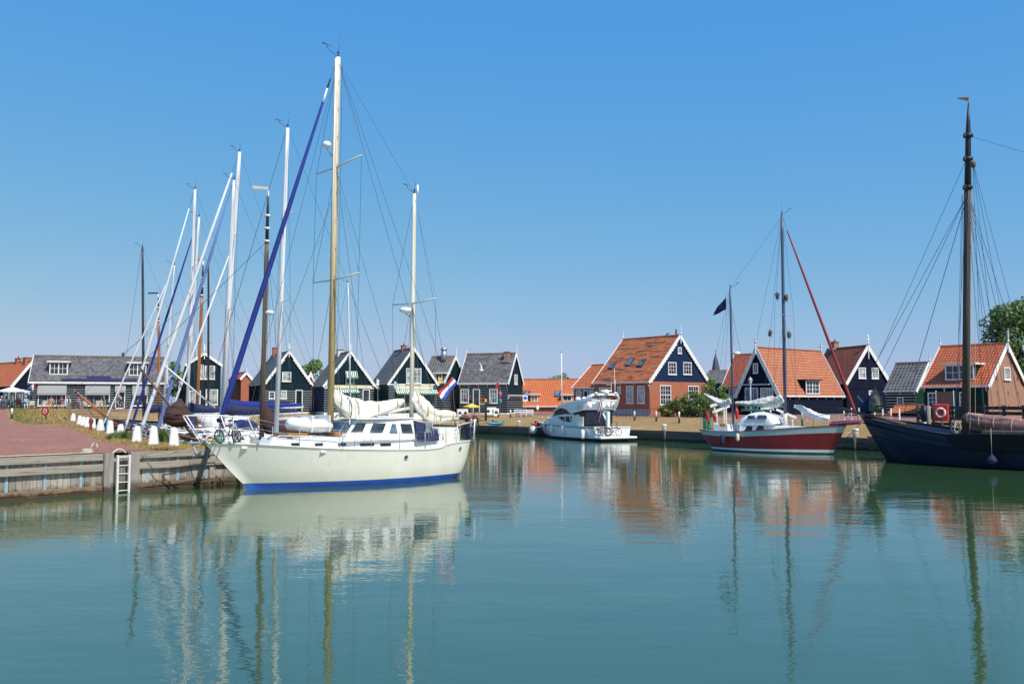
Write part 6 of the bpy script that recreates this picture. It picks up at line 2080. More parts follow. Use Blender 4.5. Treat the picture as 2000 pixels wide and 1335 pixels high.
MB().hexa([(x, y, z) for z in (zt4 - 0.02, zt4 + 0.1) for y in (-0.45, 0.45) for x in (rz_(1453, 800, 0)[0], rz_(1493, 800, 0)[0])]).build('green_board', M['greenpaint'], ro, bevel=0.04)
# masts
def rmast(pb, ptp, r, name, m='bluemast'):
    x, _ = rz_(*pb, 0)
    tx, tz = rz_(*ptp, 0)
    o_ = mast(ro, (x, 0, rd(x)), (tx, 0, tz), r, M[m], name)
    masthead(o_, (tx, 0, tz), s=0.8)
    return o_, x, tx, tz
rm, rmx, rtx, rtz = rmast((1534, 828), (1527, 418), 0.115, 'mast')
rzm, rzx, rztx, rztz = rmast((1432, 826), (1426, 562), 0.085, 'mizzen_mast')
MB().tube([(rmx, 0, rd(rmx)), (rmx, 0, rd(rmx) + 1.0)], 0.17, 8).build('mast_collar', M['white2'], rm)
xs_, zs_ = rz_(1532, 615, 0)
spreaders(rm, (xs_, 0, zs_), 1.35, 0.025, M['greysteel'])
xq, zq = rz_(1428, 626, 0)
spreaders(rzm, (xq, 0, zq), 0.5, 0.02, M['greysteel'])
xq2, zq2 = rz_(1430, 690, 0)
spreaders(rzm, (xq2, 0, zq2), 1.1, 0.025, M['greysteel'])
MB().lathe([(0.1, -0.1), (0.25, -0.04), (0.26, 0.06), (0.15, 0.13), (0.02, 0.14)], (xq2 + 0.35, 0, zq2 - 0.02), 12).build('radar', M['cream'], rzm)
for sd_ in (-1, 1):
    tp = Vector((rtx, 0, rtz - 0.1)); spt = Vector((xs_, sd_ * 1.35, zs_)); chp = Vector((rmx, sd_ * 1.55, rd(rmx)))
    for a, b in ((tp, spt), (spt, chp), (Vector((xs_, 0, zs_)), chp + Vector((0.4, 0, 0))), (Vector((xs_, 0, zs_)), chp - Vector((0.5, 0, 0))), (tp, chp - Vector((2.6, 0, 0))), (Vector((rztx, 0, rztz)), Vector((rzx - 0.2, sd_ * 1.3, rd(rzx)))), (Vector((rztx, 0, rztz)), Vector((0.2, sd_ * 0.8, rd(0)))), (Vector((rztx, 0, rztz - 1)), Vector((rzx + 0.9, sd_ * 1.5, rd(rzx))))):
        wire(ro, a, b, 0.009)
wire(ro, (rtx, 0, rtz - 0.2), (rztx, 0, rztz), 0.008, 'triatic_stay')
for px, py in ((1518, 577), (1536, 581), (1504, 650), (1541, 653)):
    x, z = rz_(px, py, 0)
    mb = MB().ball((x, 0, z), (0.12, 0.12, 0.24), 9)
    rr_ = random.Random(px)
    for _ in range(30):
        d = Vector((rr_.gauss(0, 1), rr_.gauss(0, 1), rr_.gauss(0, 1))).normalized()
        c_ = Vector((x + d.x * 0.11, d.y * 0.11, z + d.z * 0.22))
        mb.tube([c_, c_ + d * 0.08 - Vector((0, 0, 0.05))], 0.012, 3)
    mb.build('chafing_gear', M['woodmast'], ro)
# bowsprit, furled jib
x0, z0 = rz_(1640, 832, 0); x1, z1 = rz_(1682, 826, 0)
MB().hexa([(x, y, z) for (z, dx) in ((0, 0), (1, 0)) for y in (-0.2, 0.2) for x, z in ((x0 - 0.6, rd(RL) + (z * 0.16 - 0.06)), (x1, z1 + (z * 0.14 - 0.07)))]).build('bowsprit', M['redhull'], ro, bevel=0.02)
a, b = rz_(1671, 806, 0), rz_(1535, 444, 0)
p0, p1 = Vector((a[0], 0, a[1])), Vector((b[0], 0, b[1]))
MB().tube([p0, p0.lerp(p1, 0.02), p0.lerp(p1, 0.35), p0.lerp(p1, 0.75), p0.lerp(p1, 0.985)], [0.06, 0.095, 0.09, 0.07, 0.04], 9).build('furled_jib', M['redfurl'], ro)
wire(ro, p1, (rtx, 0, rtz), 0.012, 'forestay')
wire(ro, (x1, 0, z1), p0, 0.02, 'forestay')
wire(ro, (x1, 0, z1), (RL - 0.8, 0, 0.3), 0.015, 'bobstay')
for sd_ in (-1, 1):
    rail(ro, [(x1, sd_ * 0.18, z1 + 0.65), (x0, sd_ * 0.35, z0 + 0.75), (x0 - 1.3, sd_ * 0.75, rd(RL - 1.4) + 0.7), (x0 - 1.4, sd_ * 0.75, rd(RL - 1.4))], 0.018, 'pulpit', M['greysteel'])
    for f in (0.25, 0.6, 1.0):
        x = lerp(x0 - 0.6, x1, f)
        rail(ro, [(x, sd_ * 0.18, lerp(z0, z1, f)), (x - 0.1, sd_ * (0.4 - 0.2 * f), lerp(z0, z1, f) + 0.66)], 0.015, 'pulpit_leg', M['greysteel'])
    prev = Vector((x0 - 1.3, sd_ * 0.75, rd(RL - 1.4) + 0.7))
    for x in (7.2, 5.6, 4.0, 2.4, 0.9):
        q = rpt(x, sd_); q.y *= 0.95
        rail(ro, [q, q + Vector((0, 0, 0.65))], 0.014, 'stanchion', M['greysteel'])
        for hh in (0, -0.3):
            wire(ro, prev + Vector((0, 0, hh)), q + Vector((0, 0, 0.65 + hh)), 0.006, 'lifeline', M['steel'])
        prev = q + Vector((0, 0, 0.65))
    rail(ro, [q, q + Vector((0, 0, 0.65)), Vector((0.0, sd_ * 0.5, rd(0) + 0.75)), Vector((0.0, 0, rd(0) + 0.75))], 0.018, 'pushpit', M['greysteel'])
# gathered sails
def rb(name, pl, rad, seed, m='sail'):
    return bundle(ro, name, M[m], [(rz_(a, b, 0)[0], 0, rz_(a, b, 0)[1]) for a, b in pl], rad, seed, amp=0.38, n=20)
rb('gathered_mainsail', [(1530, 777), (1515, 785), (1490, 787), (1465, 788), (1436, 786)], [0.28, 0.29, 0.25, 0.16, 0.07], 31)
rb('gathered_mizzen', [(1428, 782), (1414, 789), (1400, 783), (1376, 769)], [0.2, 0.2, 0.15, 0.06], 32)
rb('gathered_staysail', [(1551, 793), (1566, 797), (1583, 806), (1600, 814), (1620, 818)], [0.08, 0.16, 0.17, 0.2, 0.15], 33, 'whitecloth')
MB().tube([(rmx, 0, rz_(1530, 793, 0)[1]), (rz_(1436, 789, 0)[0], 0, rz_(1436, 789, 0)[1])], 0.07, 8).build('boom', M['greysteel'], ro)
for px, a_, b_ in ((1381, 800, 828), (1395, 804, 824), (1438, 793, 818)):
    x, z = rz_(px, b_, -0.6)
    _, zt5 = rz_(px, a_, -0.6)
    bundle(ro, 'furled_flag', M['red'], [(x, -0.6, zt5), (x + 0.05, -0.6, lerp(z, zt5, 0.5)), (x + 0.1, -0.6, z)], [0.04, 0.14, 0.1], px, n=8)
x, z = rz_(1413, 829, -1.15)
MB().hexa([(xx, yy, zz) for zz in (z - 0.12, z + 0.12) for yy in (-1.3, -1.18) for xx in (x - 0.24, x + 0.24)]).build('rescue_sling', M['orangebag'], ro, bevel=0.05)
fender(1410.5, 848, 868, rf_, -1.72, 'dark blue fender on the stern quarter of the maroon ketch', M['navycloth'], 0.15)
fender(1440.5, 846, 861, rf_, -1.82, 'cream fender on the side of the maroon ketch', M['cfender'], 0.12)
a, b = rz_(1418, 580, 0), rz_(1417, 604, 0)
fp = rf_.w(a[0], 0.0, a[1])
fl = empty('signal_flag', tuple(fp), rf_.rz, 'dark blue triangular flag flying beside the mizzen mast of the maroon ketch', 'flag')
MB().tube([(0, 0, 0.3), (0, 0, -1.3)], 0.008, 4).build('halyard', M['wire'], fl)
e = rz_(1391, 612, 0)
t4 = Vector((e[0] - a[0], 0, e[1] - a[1]))
mb = MB()
v_ = Vector((0, 0, b[1] - a[1]))
rows = []
for j in range(11):
    f = j / 10
    wv = 0.10 * math.sin(f * 8) * f
    rows.append([Vector((0, wv, 0)) + t4 * f * 0.9 + Vector((0, 0, 0.0)), Vector((0, wv * 0.6, 0)) + (v_ * lerp(1, 0.35, f)) * 0.5 + t4 * f * 0.95, Vector((0, -wv, 0)) + v_ * lerp(1, 0.30, f) + t4 * f * 0.92])
mb.loft(rows, 0, True, False, closed=False).build('cloth', M['navycloth'], fl)

# ---- dark blue sailing barge cut off by the right edge
bf = Frame(32.9, 36.6, -.63, .77)
BL = 20.0
bo = empty('sailing_barge', (32.9, 36.6, 0), bf.rz, 'big dark blue traditional barge with black leeboard and tarred mast at the right edge', 'sailing barge')
bq = lambda px, py, y=2.2: bf.xz(px, py, y)
bsh = sorted([bq(1690, 814.5, 0.6), bq(1720, 825, 1.6), bq(1760, 833.5, 2.1), bq(1800, 841, 2.3), bq(1843, 848.5, 2.4), bq(1920, 852, 2.4), bq(1999, 854, 2.4)])
bsh = [(0, bsh[0][1] + 0.1)] + bsh[:-1] + [(BL, bsh[-1][1] + 0.02)]
bpt = hull(bo, BL, 4.9, bsh, rake=1.5, counter=0.5, stern_w=0.75, tmax=0.55, bpow=3.4, wl=0.86, band=0.07, zones=[('', M['blackhull']), ('hull', M['navyhull'], 0, 0.52), ('rubbing_strake', M['blackhull'], 0.52, 0.56), ('bulwark', M['navybul'], 0.56, 1)], deck=M['darkwood'], rail=M['blackhull'], rail_r=0.05, dz=0.35, ns=44)
bd = lambda x: interp(bsh, x)
for sd_ in (-1, 1):
    mb = MB().tube([bpt(x, sd_) + Vector((0, -sd_ * 0.032 * abs(bpt(x, sd_).y), -0.44 * bd(x))) for x in [BL * k / 30 for k in range(30)]], 0.05, 6)
    mb.build('rubbing_strake', M['navyhull'], bo)
# leeboard
pl = [(1846, 852), (1853, 847.5), (1870, 846), (2010, 848), (2030, 884), (1990, 882), (1900, 877), (1862, 870), (1850, 862)]
MB().prism([(bq(a, b, 2.56)[0], 2.5, bq(a, b, 2.56)[1]) for a, b in pl], (0, 0.09, 0)).build('leeboard', M['blackhull'], bo, bevel=0.03)
# mast
bx_, _ = bq(1884, 800, 0)
btx, btz = bq(1891.5, 200, 0)
BM, BT = Vector((bx_, 0, bd(bx_) - 0.3)), Vector((btx, 0, btz))
k1 = 0.745
bm_ = mast(bo, BM, BM.lerp(BT, k1), 0.195, M['darkwood'], taper=0.9, sx=1.0)
MB().tube([BM.lerp(BT, k1 - 0.02), BM.lerp(BT, 0.9), BM.lerp(BT, 0.94), BT], [0.175, 0.135, 0.10, 0.03], 10).build('topmast', M['blackmast'], bm_)
for f in (k1, 0.83, 0.90):
    p = BM.lerp(BT, f)
    MB().lathe([(0.25, -0.08), (0.25, 0.08)], p, 10).tube([p + Vector((0, -0.45, 0.05)), p + Vector((0, 0.45, 0.05))], 0.035, 5).ball(p + Vector((0, 0.42, -0.1)), 0.09, 6).build('mast_iron', M['iron'], bm_)
MB().ball(BM.lerp(BT, 0.83) + Vector((-0.35, 0.2, -0.4)), (0.14, 0.14, 0.2), 8).build('block', M['woodmast'], bm_)
T_ = BT + Vector((0, 0, 0.05))
MB().prism([T_, T_ + Vector((0.5, 0.1, 0.25)), T_ + Vector((0.52, 0.1, 0.32)), T_ + Vector((0.0, 0, 0.22))], (0, 0.02, 0)).tube([T_, T_ + Vector((0, 0, 0.7))], 0.012, 4).build('wind_vane', M['orangespar'], bm_)
hd = BM.lerp(BT, k1 - 0.02)
hd2 = BM.lerp(BT, 0.84)
bow = Vector((BL - 0.3, 0, bd(BL)))
for q in (bq(1705, 712, 0), bq(1660, 790, 0)):
    pass
wire(bo, hd2, Vector((*[bq(1668, 806, 0)[0]], 0, bq(1668, 806, 0)[1])), 0.012, 'forestay')
wire(bo, hd, bow + Vector((0.2, 0, 0.2)), 0.014, 'forestay')
wire(bo, hd, bow + Vector((-2.2, 0, 0.1)), 0.018, 'forestay')
for sd_ in (-1, 1):
    for k in range(4):
        wire(bo, hd + Vector((0, sd_ * 0.15, 0)), bpt(bx_ - 0.5 - 0.8 * k, sd_) + Vector((0, 0, 0.1)), 0.012)
wire(bo, BM.lerp(BT, 0.9), (-1, 0, 9.5), 0.009, 'topping_lift')
for k in range(4):
    wire(bo, hd2 + Vector((-0.3, 0.15, -0.4)), (bx_ - 1.0 - 0.9 * k, 0.2, bd(bx_) + 1.2), 0.010, 'halyard')
for dx_, dy_ in ((0.32, 0.1), (0.36, -0.1), (-0.32, 0.2), (-0.38, -0.1)):
    wire(bo, hd + Vector((dx_ * 0.8, dy_, 0)), BM + Vector((dx_ * 1.2, dy_ * 1.5, 0.6)), 0.011, 'halyard', M['rope'] if dx_ < 0 else None)
# bowsprit lying over the bow, jib bundle, tarpaulin
a, b = bq(1637, 796, 0.3), bq(1770, 829, 0.3)
MB().tube([(b[0], 0.3, b[1]), (a[0], 0.3, a[1])], [0.11, 0.085], 8).build('bowsprit', M['woodmast'], bo)
def bb_(name, pl, rad, seed, m, y=0.2, **kw):
    return bundle(bo, name, M[m], [(bq(p, q, y)[0], y, bq(p, q, y)[1]) for p, q in pl], rad, seed, **kw)
bb_('jib_cover', [(1709, 756), (1709, 768), (1710, 780), (1711, 793), (1709, 804)], [0.04, 0.22, 0.36, 0.42, 0.3], 41, 'green_tarp', amp=0.10, n=14)
bb_('jib_bundle', [(1700, 772), (1697, 785), (1694, 797), (1690, 808)], [0.1, 0.30, 0.38, 0.25], 42, 'navycloth', amp=0.2, n=12, y=-0.1)
wire(bo, (bq(1675, 773, 0)[0], 0, bq(1675, 773, 0)[1]), (bq(1690, 790, 0)[0], 0, bq(1690, 790, 0)[1]), 0.05, 'jib_hook', M['greysteel'])
wire(bo, (bq(1675, 773, 0)[0], 0, bq(1675, 773, 0)[1]), hd, 0.014, 'jib_stay')
# gathered mainsail along the boom
sb_ = bb_('gathered_mainsail', [(1882, 812), (1900, 819), (1930, 824), (1965, 830), (2010, 838)], [0.24, 0.34, 0.36, 0.40, 0.42], 43, 'pinksail', y=0.0, amp=0.12, n=16, ties=4)
x0, z0 = bq(1880, 808, 0); x1, z1 = bq(2010, 823, 0)
MB().tube([(x0, 0, z0), (x1, 0, z1)], 0.07, 8).build('gaff', M['darkwood'], bo)
for k in range(22):
    p = Vector((x0, 0, z0)).lerp(Vector((x1, 0, z1)), (k + 0.5) / 22)
    MB().torus(p, 0.10, 0.022, 'X', 8, 4).build('lacing', M['rope'], sb_)
x0, z0 = bq(1885, 833, 0); x1, z1 = bq(2010, 850, 0)
MB().tube([(x0, 0, z0), (x1, 0, z1)], 0.10, 8).build('boom', M['steps'], bo)
# cabin hatch, winch, coils
Cab(bo, 'cabin_top', M['darkwood'], 2.0, bx_ - 1.0, 1.5, 1.4, bd(6) - 0.4, bd(6) + 0.22, bd(6) + 0.22, bevel=0.05)
MB().tube([(bx_ + 0.9, 0.5, bd(bx_) - 0.3), (bx_ + 0.9, -0.5, bd(bx_) - 0.3)], 0.25, 10).build('winch', M['iron'], bo)
for k in range(4):
    MB().torus((bx_ + 0.25, 0.42 + 0.1 * (k % 2), bd(bx_) + 0.25 + 0.05 * k), 0.26, 0.022, 'Y' if k % 2 else 'X', 16, 5).build('rope_coil', M['rope'], bo)
x, z = bq(1938, 892, 2.75)
fender(1937, 886, 906, bf, 2.72, 'round dark blue fender hanging on a long rope over the barge leeboard', M['navycloth'], 0.24, rope_to=1.25)
# ------------------------------------------------------------------ white bollards along the basin
bl = [(342, 872, 36.6, .83), (302, 867.5, 38.6, .82), (269.5, 862, 41.2, .76), (237, 848, 50.8, .62), (217, 846, 52.0, .80), (198, 841, 57.0, .78), (183, 836, 62.5, .74), (172, 833, 66.5, .76), (164, 830.5, 70.0, .74), (157, 828, 74.0, .76), (144, 824.5, 79.0, .70)]
blab = ['nearest and largest white stone bollard by the pale grey bow', 'second white stone bollard, between the green tuft and the largest bollard', 'third white stone bollard from the ketch, right of the grassy tuft',
        'short white bollard with a collar half hidden by the grassy tuft', 'white bollard right beside the leaning blue post', 'white bollard left of the leaning blue post', 'white bollard just right of the rust red iron post',
        'white bollard just left of the rust red iron post', 'white bollard third from the far end of the row', 'white bollard second from the far end of the row', 'farthest white bollard standing alone below the wooden steps']
def bollard_mesh(h, w0, w1):
    mb = MB()
    rings = []
    for z, w in ((0, w0), (h * 0.55, w1 * 1.12), (h * 0.80, w1), (h * 0.90, w1 * 0.88), (h * 0.965, w1 * 0.62), (h, w1 * 0.2)):
        c = w * 0.72 if z < h * 0.7 else w * 0.5
        rings.append([Vector((x * w / 2, y * w / 2, z)) for x, y in ((1, c / w), (c / w, 1), (-c / w, 1), (-1, c / w), (-1, -c / w), (-c / w, -1), (c / w, -1), (1, -c / w))])
    mb.loft(rings, 0, False)
    return mb
for (px, py, D, hgt), lab in zip(bl, blab):
    p = at(px, 786, D); p.z = zleft(D)
    o = empty('bollard', tuple(p), RND.uniform(-0.15, 0.15) + 0.1, lab, 'bollard', 'white bollards along the basin edge')
    o.rotation_euler = (RND.uniform(-0.02, 0.02), RND.uniform(-0.02, 0.02), o.rotation_euler[2])
    bollard_mesh(hgt, 0.41, 0.29).build('body', M['white'], o, bevel=0.015)
    MB().box((0, 0, 0.0), (0.44, 0.44, 0.10)).build('foot', M['post'], o)
# rust red iron post, leaning blue post
p = on(177, 841, 1.43)
o = empty('iron_post', tuple(p), 0.3, 'rust red iron post with a flat head among the white bollards', 'post')
MB().bar((0, 0, 0), (0, 0, 0.48), 0.16, 0.20).bar((0, 0, 0.48), (0.02, 0, 0.78), 0.26, 0.26).box((0, 0, 0.02), (0.42, 0.42, 0.06)).build('body', M['rust'], o, bevel=0.02)
p = on(207.5, 843.5, 1.43)
o = empty('blue_post', tuple(p), 0.0, 'slim light blue post leaning between two white bollards', 'post')
MB().tube([(0, 0, 0), (0.02, 0, 0.3), (0.12, 0, 0.85)], [0.11, 0.09, 0.06], 8).build('body', M['turq'], o)
# grass tufts
def tuft(label, px, py, D, rx, h, n, c, seed):
    r = random.Random(seed)
    p = at(px, 786, D); p.z = zleft(D)
    mb = MB()
    for i in range(n):
        a = r.uniform(0, 6.3); q = math.sqrt(r.random())
        x, y = rx * q * math.cos(a), rx * 0.6 * q * math.sin(a)
        hh = h * (1 - 0.65 * q * q) * r.uniform(0.6, 1.15)
        l = Vector((r.gauss(0, 0.25), r.gauss(0, 0.25), 0)) * hh
        w = r.uniform(0.012, 0.022)
        d = Vector((math.cos(a * 3), math.sin(a * 3), 0)) * w
        b = Vector((x, y, -0.02))
        m = b + l * 0.35 + Vector((0, 0, hh * 0.6))
        mb.add([b - d, b + d, m + d * 0.7, m - d * 0.7, b + l + Vector((0, 0, hh))], [(0, 1, 2, 3), (3, 2, 4)])
    o = link('grass_tuft', mb.mesh('grass_tuft', c, uv=False, fix=False))
    o.location = tuple(p)
    tag(o, label, 'grass tuft', 'green tufts among the bollards')
M['blade'] = leafmat('green_grass_blades', (0.075, 0.15, 0.025), (0.13, 0.19, 0.04))
M['strawblade'] = leafmat('straw_blades', (0.42, 0.28, 0.10), (0.30, 0.24, 0.075))
tuft('broad low tuft of green grass in front of the short collared bollard', 246, 857, 44.5, 0.95, 0.52, 1500, M['blade'], 1)
tuft('tall green weed tuft between the two nearest white bollards', 319, 862, 40.0, 0.36, 0.80, 700, M['blade'], 2)
# dry grass blades over the verge by the bollards (nobody could count them)
r = random.Random(5)
mb = MB()
for i in range(15000):
    Y = 34.5 + 46 * r.random() ** 1.7
    xa, xb = interp(BX, Y) + 0.25, edge_x(Y) - 0.1
    if xb < xa:
        continue
    x = r.uniform(xa - 0.35, xb)
    if mnoise.noise((x * 0.7, Y * 0.7, 4)) < -0.18:
        continue
    hh = r.uniform(0.05, 0.16) * (1 + max(0, mnoise.noise((x, Y, 0))))
    d = Vector((r.gauss(0, 1), r.gauss(0, 1), 0)).normalized()
    b = Vector((x, Y, zleft(Y)))
    mb.add([b - d * 0.014, b + d * 0.014, b + Vector((r.gauss(0, 0.07), r.gauss(0, 0.07), hh))], [(0, 1, 2)])
for i in range(5000):                     # green left end of the bank below the cafe
    Y = r.uniform(76, 96)
    x = lerp(interp(BX, Y) + 0.4, edge_x(Y) - 0.5, r.random() ** 1.8)
    hh = r.uniform(0.08, 0.22)
    d = Vector((r.gauss(0, 1), r.gauss(0, 1), 0)).normalized()
    b = Vector((x, Y, zleft(Y)))
    mb.add([b - d * 0.03, b + d * 0.03, b + Vector((r.gauss(0, 0.08), r.gauss(0, 0.08), hh))], [(0, 1, 2)], 1 if r.random() < 0.75 * (1 - (x - interp(BX, Y)) / 4.5) else 0)
link('grass', mb.mesh('grass', [M['strawblade'], M['blade']], uv=False, fix=False), kind='stuff')

# round red sign, white posts, wooden steps
p = on(90.5, 823, 1.6); 
D = 80
p = at(90.5, 786, D); p.z = zleft(D)
s_ = empty('round_sign', tuple(p), -0.35, 'round red sign with white ring on a grey post below the grass bank', 'sign')
ztop = at(94, 793, D).z - p.z
MB().tube([(0, 0, -0.2), (0, 0, ztop - 0.1)], 0.07, 8).build('post', M['post'], s_)
def disc(rad, y, m, name, par, n=28):
    MB().loft([[Vector((rad * math.cos(2 * PI * j / n), yy, ztop - 0.42 + rad * 1.0 * math.sin(2 * PI * j / n))) for j in range(n)] for yy in (y, y - 0.01)], 0, False).build(name, m, par)
MB().loft([[Vector((0.42 * math.cos(2 * PI * j / 28), y, ztop - 0.42 + 0.42 * math.sin(2 * PI * j / 28))) for j in range(28)] for y in (-0.06, -0.12)], 0, False).build('plate', M['red'], s_)
disc(0.22, -0.122, M['white'], 'white_ring', s_)
disc(0.14, -0.134, M['iron'], 'centre', s_)
MB().box((0, -0.15, ztop - 0.42), (0.06, 0.012, 0.17)).build('bar', M['white'], s_)
p = at(24, 786, 82); p.z = zleft(82)
o = empty('marker_post', tuple(p), 0, 'white marker post with black foot at the left end of the grass bank', 'post')
MB().lathe([(0.10, 0.35), (0.10, 0.88), (0.07, 0.93), (0.02, 0.94)], (0, 0, 0), 10).build('post', M['white'], o)
MB().lathe([(0.10, -0.2), (0.10, 0.345)], (0, 0, 0), 10).build('foot', M['black'], o)
MB().box((-1.25, -7.0, -0.42), (0.10, 4.0, 0.012)).build('bar', M['rope'], o)
D0, D1 = 80.5, 90
st = at(172, 786, D0)
so_ = empty('wooden_steps', (st.x, st.y, zleft(D0)), 0.5, 'brown wooden steps with posts climbing the grass bank behind the bollards', 'steps')
for k in range(5):
    MB().box((0, 0.55 * k, 0.12 + 0.21 * k), (2.6, 0.5, 0.10)).build('step', M['steps'], so_, bevel=0.01)
for sx in (-1.45, 1.45):
    MB().bar((sx, -0.3, -0.2), (sx, -0.3, 1.3), 0.14, 0.14).bar((sx, 2.4, -0.2), (sx, 2.4, 2.2), 0.14, 0.14).bar((sx, -0.3, 1.2), (sx, 2.4, 2.1), 0.07, 0.12).build('side_rail', M['steps'], so_)

# ------------------------------------------------------------------ people (one skinned surface each, sharing poses)
def skin_pose(name, J, E, regions):
    """J: joint -> (pos, radius); E: edges; regions: joint -> material slot"""
    names = list(J)
    me = bpy.data.meshes.new(name)
    me.from_pydata([J[n][0] for n in names], [(names.index(a), names.index(b)) for a, b in E], [])
    o = bpy.data.objects.new(name, me)
    COL.objects.link(o)
    md = o.modifiers.new('skin', 'SKIN')
    for i, n in enumerate(names):
        q = me.skin_vertices[0].data[i]
        rr = J[n][1]
        q.radius = rr if isinstance(rr, tuple) else (rr, rr)
        q.use_root = (i == 0)
    o.modifiers.new('sub', 'SUBSURF').levels = 1
    dg_ = bpy.context.evaluated_depsgraph_get()
    nm = bpy.data.meshes.new_from_object(o.evaluated_get(dg_))
    bpy.data.objects.remove(o)
    nm.materials.clear()
    for _ in range(4):
        nm.materials.append(None)
    P = [(Vector(J[n][0]), regions[n]) for n in names]
    for p in nm.polygons:
        c = p.center
        p.material_index = min(P, key=lambda q: (q[0] - c).length)[1]
        p.use_smooth = True
    return nm
def seated():
    J = {'pelvis': ((0, 0, 0.52), .16), 'belly': ((0, -.02, .70), .155), 'chest': ((0, -.03, .93), .17), 'neck': ((0, -.01, 1.10), .065), 'head': ((0, .02, 1.23), .10), 'crown': ((0, .01, 1.33), .085), 'nose': ((0, .125, 1.22), .022)}
    E = [('pelvis', 'belly'), ('belly', 'chest'), ('chest', 'neck'), ('neck', 'head'), ('head', 'crown'), ('head', 'nose')]
    Rg = {'pelvis': 1, 'belly': 0, 'chest': 0, 'neck': 2, 'head': 2, 'crown': 2, 'nose': 2}
    for s, t in ((-1, 'a'), (1, 'b')):
        J.update({'sh' + t: ((s * .19, -.03, 1.02), .08), 'el' + t: ((s * .25, .04, .76), .055), 'wr' + t: ((s * .15, .26, .70), .04), 'ha' + t: ((s * .10, .34, .69), .042),
                  'hip' + t: ((s * .11, .06, .50), .105), 'kn' + t: ((s * .13, .46, .50), .075), 'an' + t: ((s * .13, .44, .10), .05), 'toe' + t: ((s * .14, .60, .05), .045)})
        E += [('chest', 'sh' + t), ('sh' + t, 'el' + t), ('el' + t, 'wr' + t), ('wr' + t, 'ha' + t), ('pelvis', 'hip' + t), ('hip' + t, 'kn' + t), ('kn' + t, 'an' + t), ('an' + t, 'toe' + t)]
        Rg.update({'sh' + t: 0, 'el' + t: 0, 'wr' + t: 2, 'ha' + t: 2, 'hip' + t: 1, 'kn' + t: 1, 'an' + t: 1, 'toe' + t: 3})
    return skin_pose('body', J, E, Rg)
def standing():
    J = {'pelvis': ((0, 0, 0.95), .15), 'belly': ((0, 0, 1.12), .14), 'chest': ((0, -.01, 1.35), .16), 'neck': ((0, 0, 1.50), .06), 'head': ((0, .02, 1.62), .095), 'crown': ((0, .01, 1.71), .08), 'nose': ((0, .12, 1.61), .02)}
    E = [('pelvis', 'belly'), ('belly', 'chest'), ('chest', 'neck'), ('neck', 'head'), ('head', 'crown'), ('head', 'nose')]
    Rg = {'pelvis': 1, 'belly': 0, 'chest': 0, 'neck': 2, 'head': 2, 'crown': 2, 'nose': 2}
    for s, t in ((-1, 'a'), (1, 'b')):
        J.update({'sh' + t: ((s * .19, 0, 1.43), .075), 'el' + t: ((s * .25, -.02, 1.16), .052), 'wr' + t: ((s * .24, .10, .93), .038), 'ha' + t: ((s * .23, .14, .84), .04),
                  'hip' + t: ((s * .10, 0, .90), .10), 'kn' + t: ((s * .11, .03, .50), .07), 'an' + t: ((s * .11, -.02, .09), .048), 'toe' + t: ((s * .12, .13, .05), .042)})
        E += [('chest', 'sh' + t), ('sh' + t, 'el' + t), ('el' + t, 'wr' + t), ('wr' + t, 'ha' + t), ('pelvis', 'hip' + t), ('hip' + t, 'kn' + t), ('kn' + t, 'an' + t), ('an' + t, 'toe' + t)]
        Rg.update({'sh' + t: 0, 'el' + t: 0, 'wr' + t: 2, 'ha' + t: 2, 'hip' + t: 1, 'kn' + t: 1, 'an' + t: 1, 'toe' + t: 3})
    return skin_pose('body', J, E, Rg)
def cycling():
    J = {'pelvis': ((0, -.24, 0.98), .14), 'belly': ((0, -.16, 1.12), .14), 'chest': ((0, -.02, 1.32), .155), 'neck': ((0, .08, 1.46), .06), 'head': ((0, .13, 1.58), .095), 'crown': ((0, .12, 1.67), .08), 'nose': ((0, .23, 1.57), .02)}
    E = [('pelvis', 'belly'), ('belly', 'chest'), ('chest', 'neck'), ('neck', 'head'), ('head', 'crown'), ('head', 'nose')]
    Rg = {'pelvis': 1, 'belly': 0, 'chest': 0, 'neck': 2, 'head': 2, 'crown': 2, 'nose': 2}
    for s, t, kz, az in ((-1, 'a', .80, .42), (1, 'b', .62, .20)):
        J.update({'sh' + t: ((s * .18, .02, 1.39), .075), 'el' + t: ((s * .24, .18, 1.16), .05), 'wr' + t: ((s * .22, .40, 1.08), .036), 'ha' + t: ((s * .21, .47, 1.07), .04),
                  'hip' + t: ((s * .10, -.18, .94), .10), 'kn' + t: ((s * .12, .16, kz), .07), 'an' + t: ((s * .12, .0, az), .046), 'toe' + t: ((s * .12, .13, az - .04), .042)})
        E += [('chest', 'sh' + t), ('sh' + t, 'el' + t), ('el' + t, 'wr' + t), ('wr' + t, 'ha' + t), ('pelvis', 'hip' + t), ('hip' + t, 'kn' + t), ('kn' + t, 'an' + t), ('an' + t, 'toe' + t)]
        Rg.update({'sh' + t: 0, 'el' + t: 2, 'wr' + t: 2, 'ha' + t: 2, 'hip' + t: 1, 'kn' + t: 2, 'an' + t: 2, 'toe' + t: 3})
    return skin_pose('body', J, E, Rg)
POSE = {'seated': seated(), 'standing': standing(), 'cycling': cycling()}
cloth = {}
def clothmat(c):
    if c not in cloth:
        cloth[c] = mat('cloth', c, 0.85, 0.08, 3)
    return cloth[c]
HZ = {'seated': (0, .0, 1.30), 'standing': (0, .0, 1.69), 'cycling': (0, .11, 1.65)}
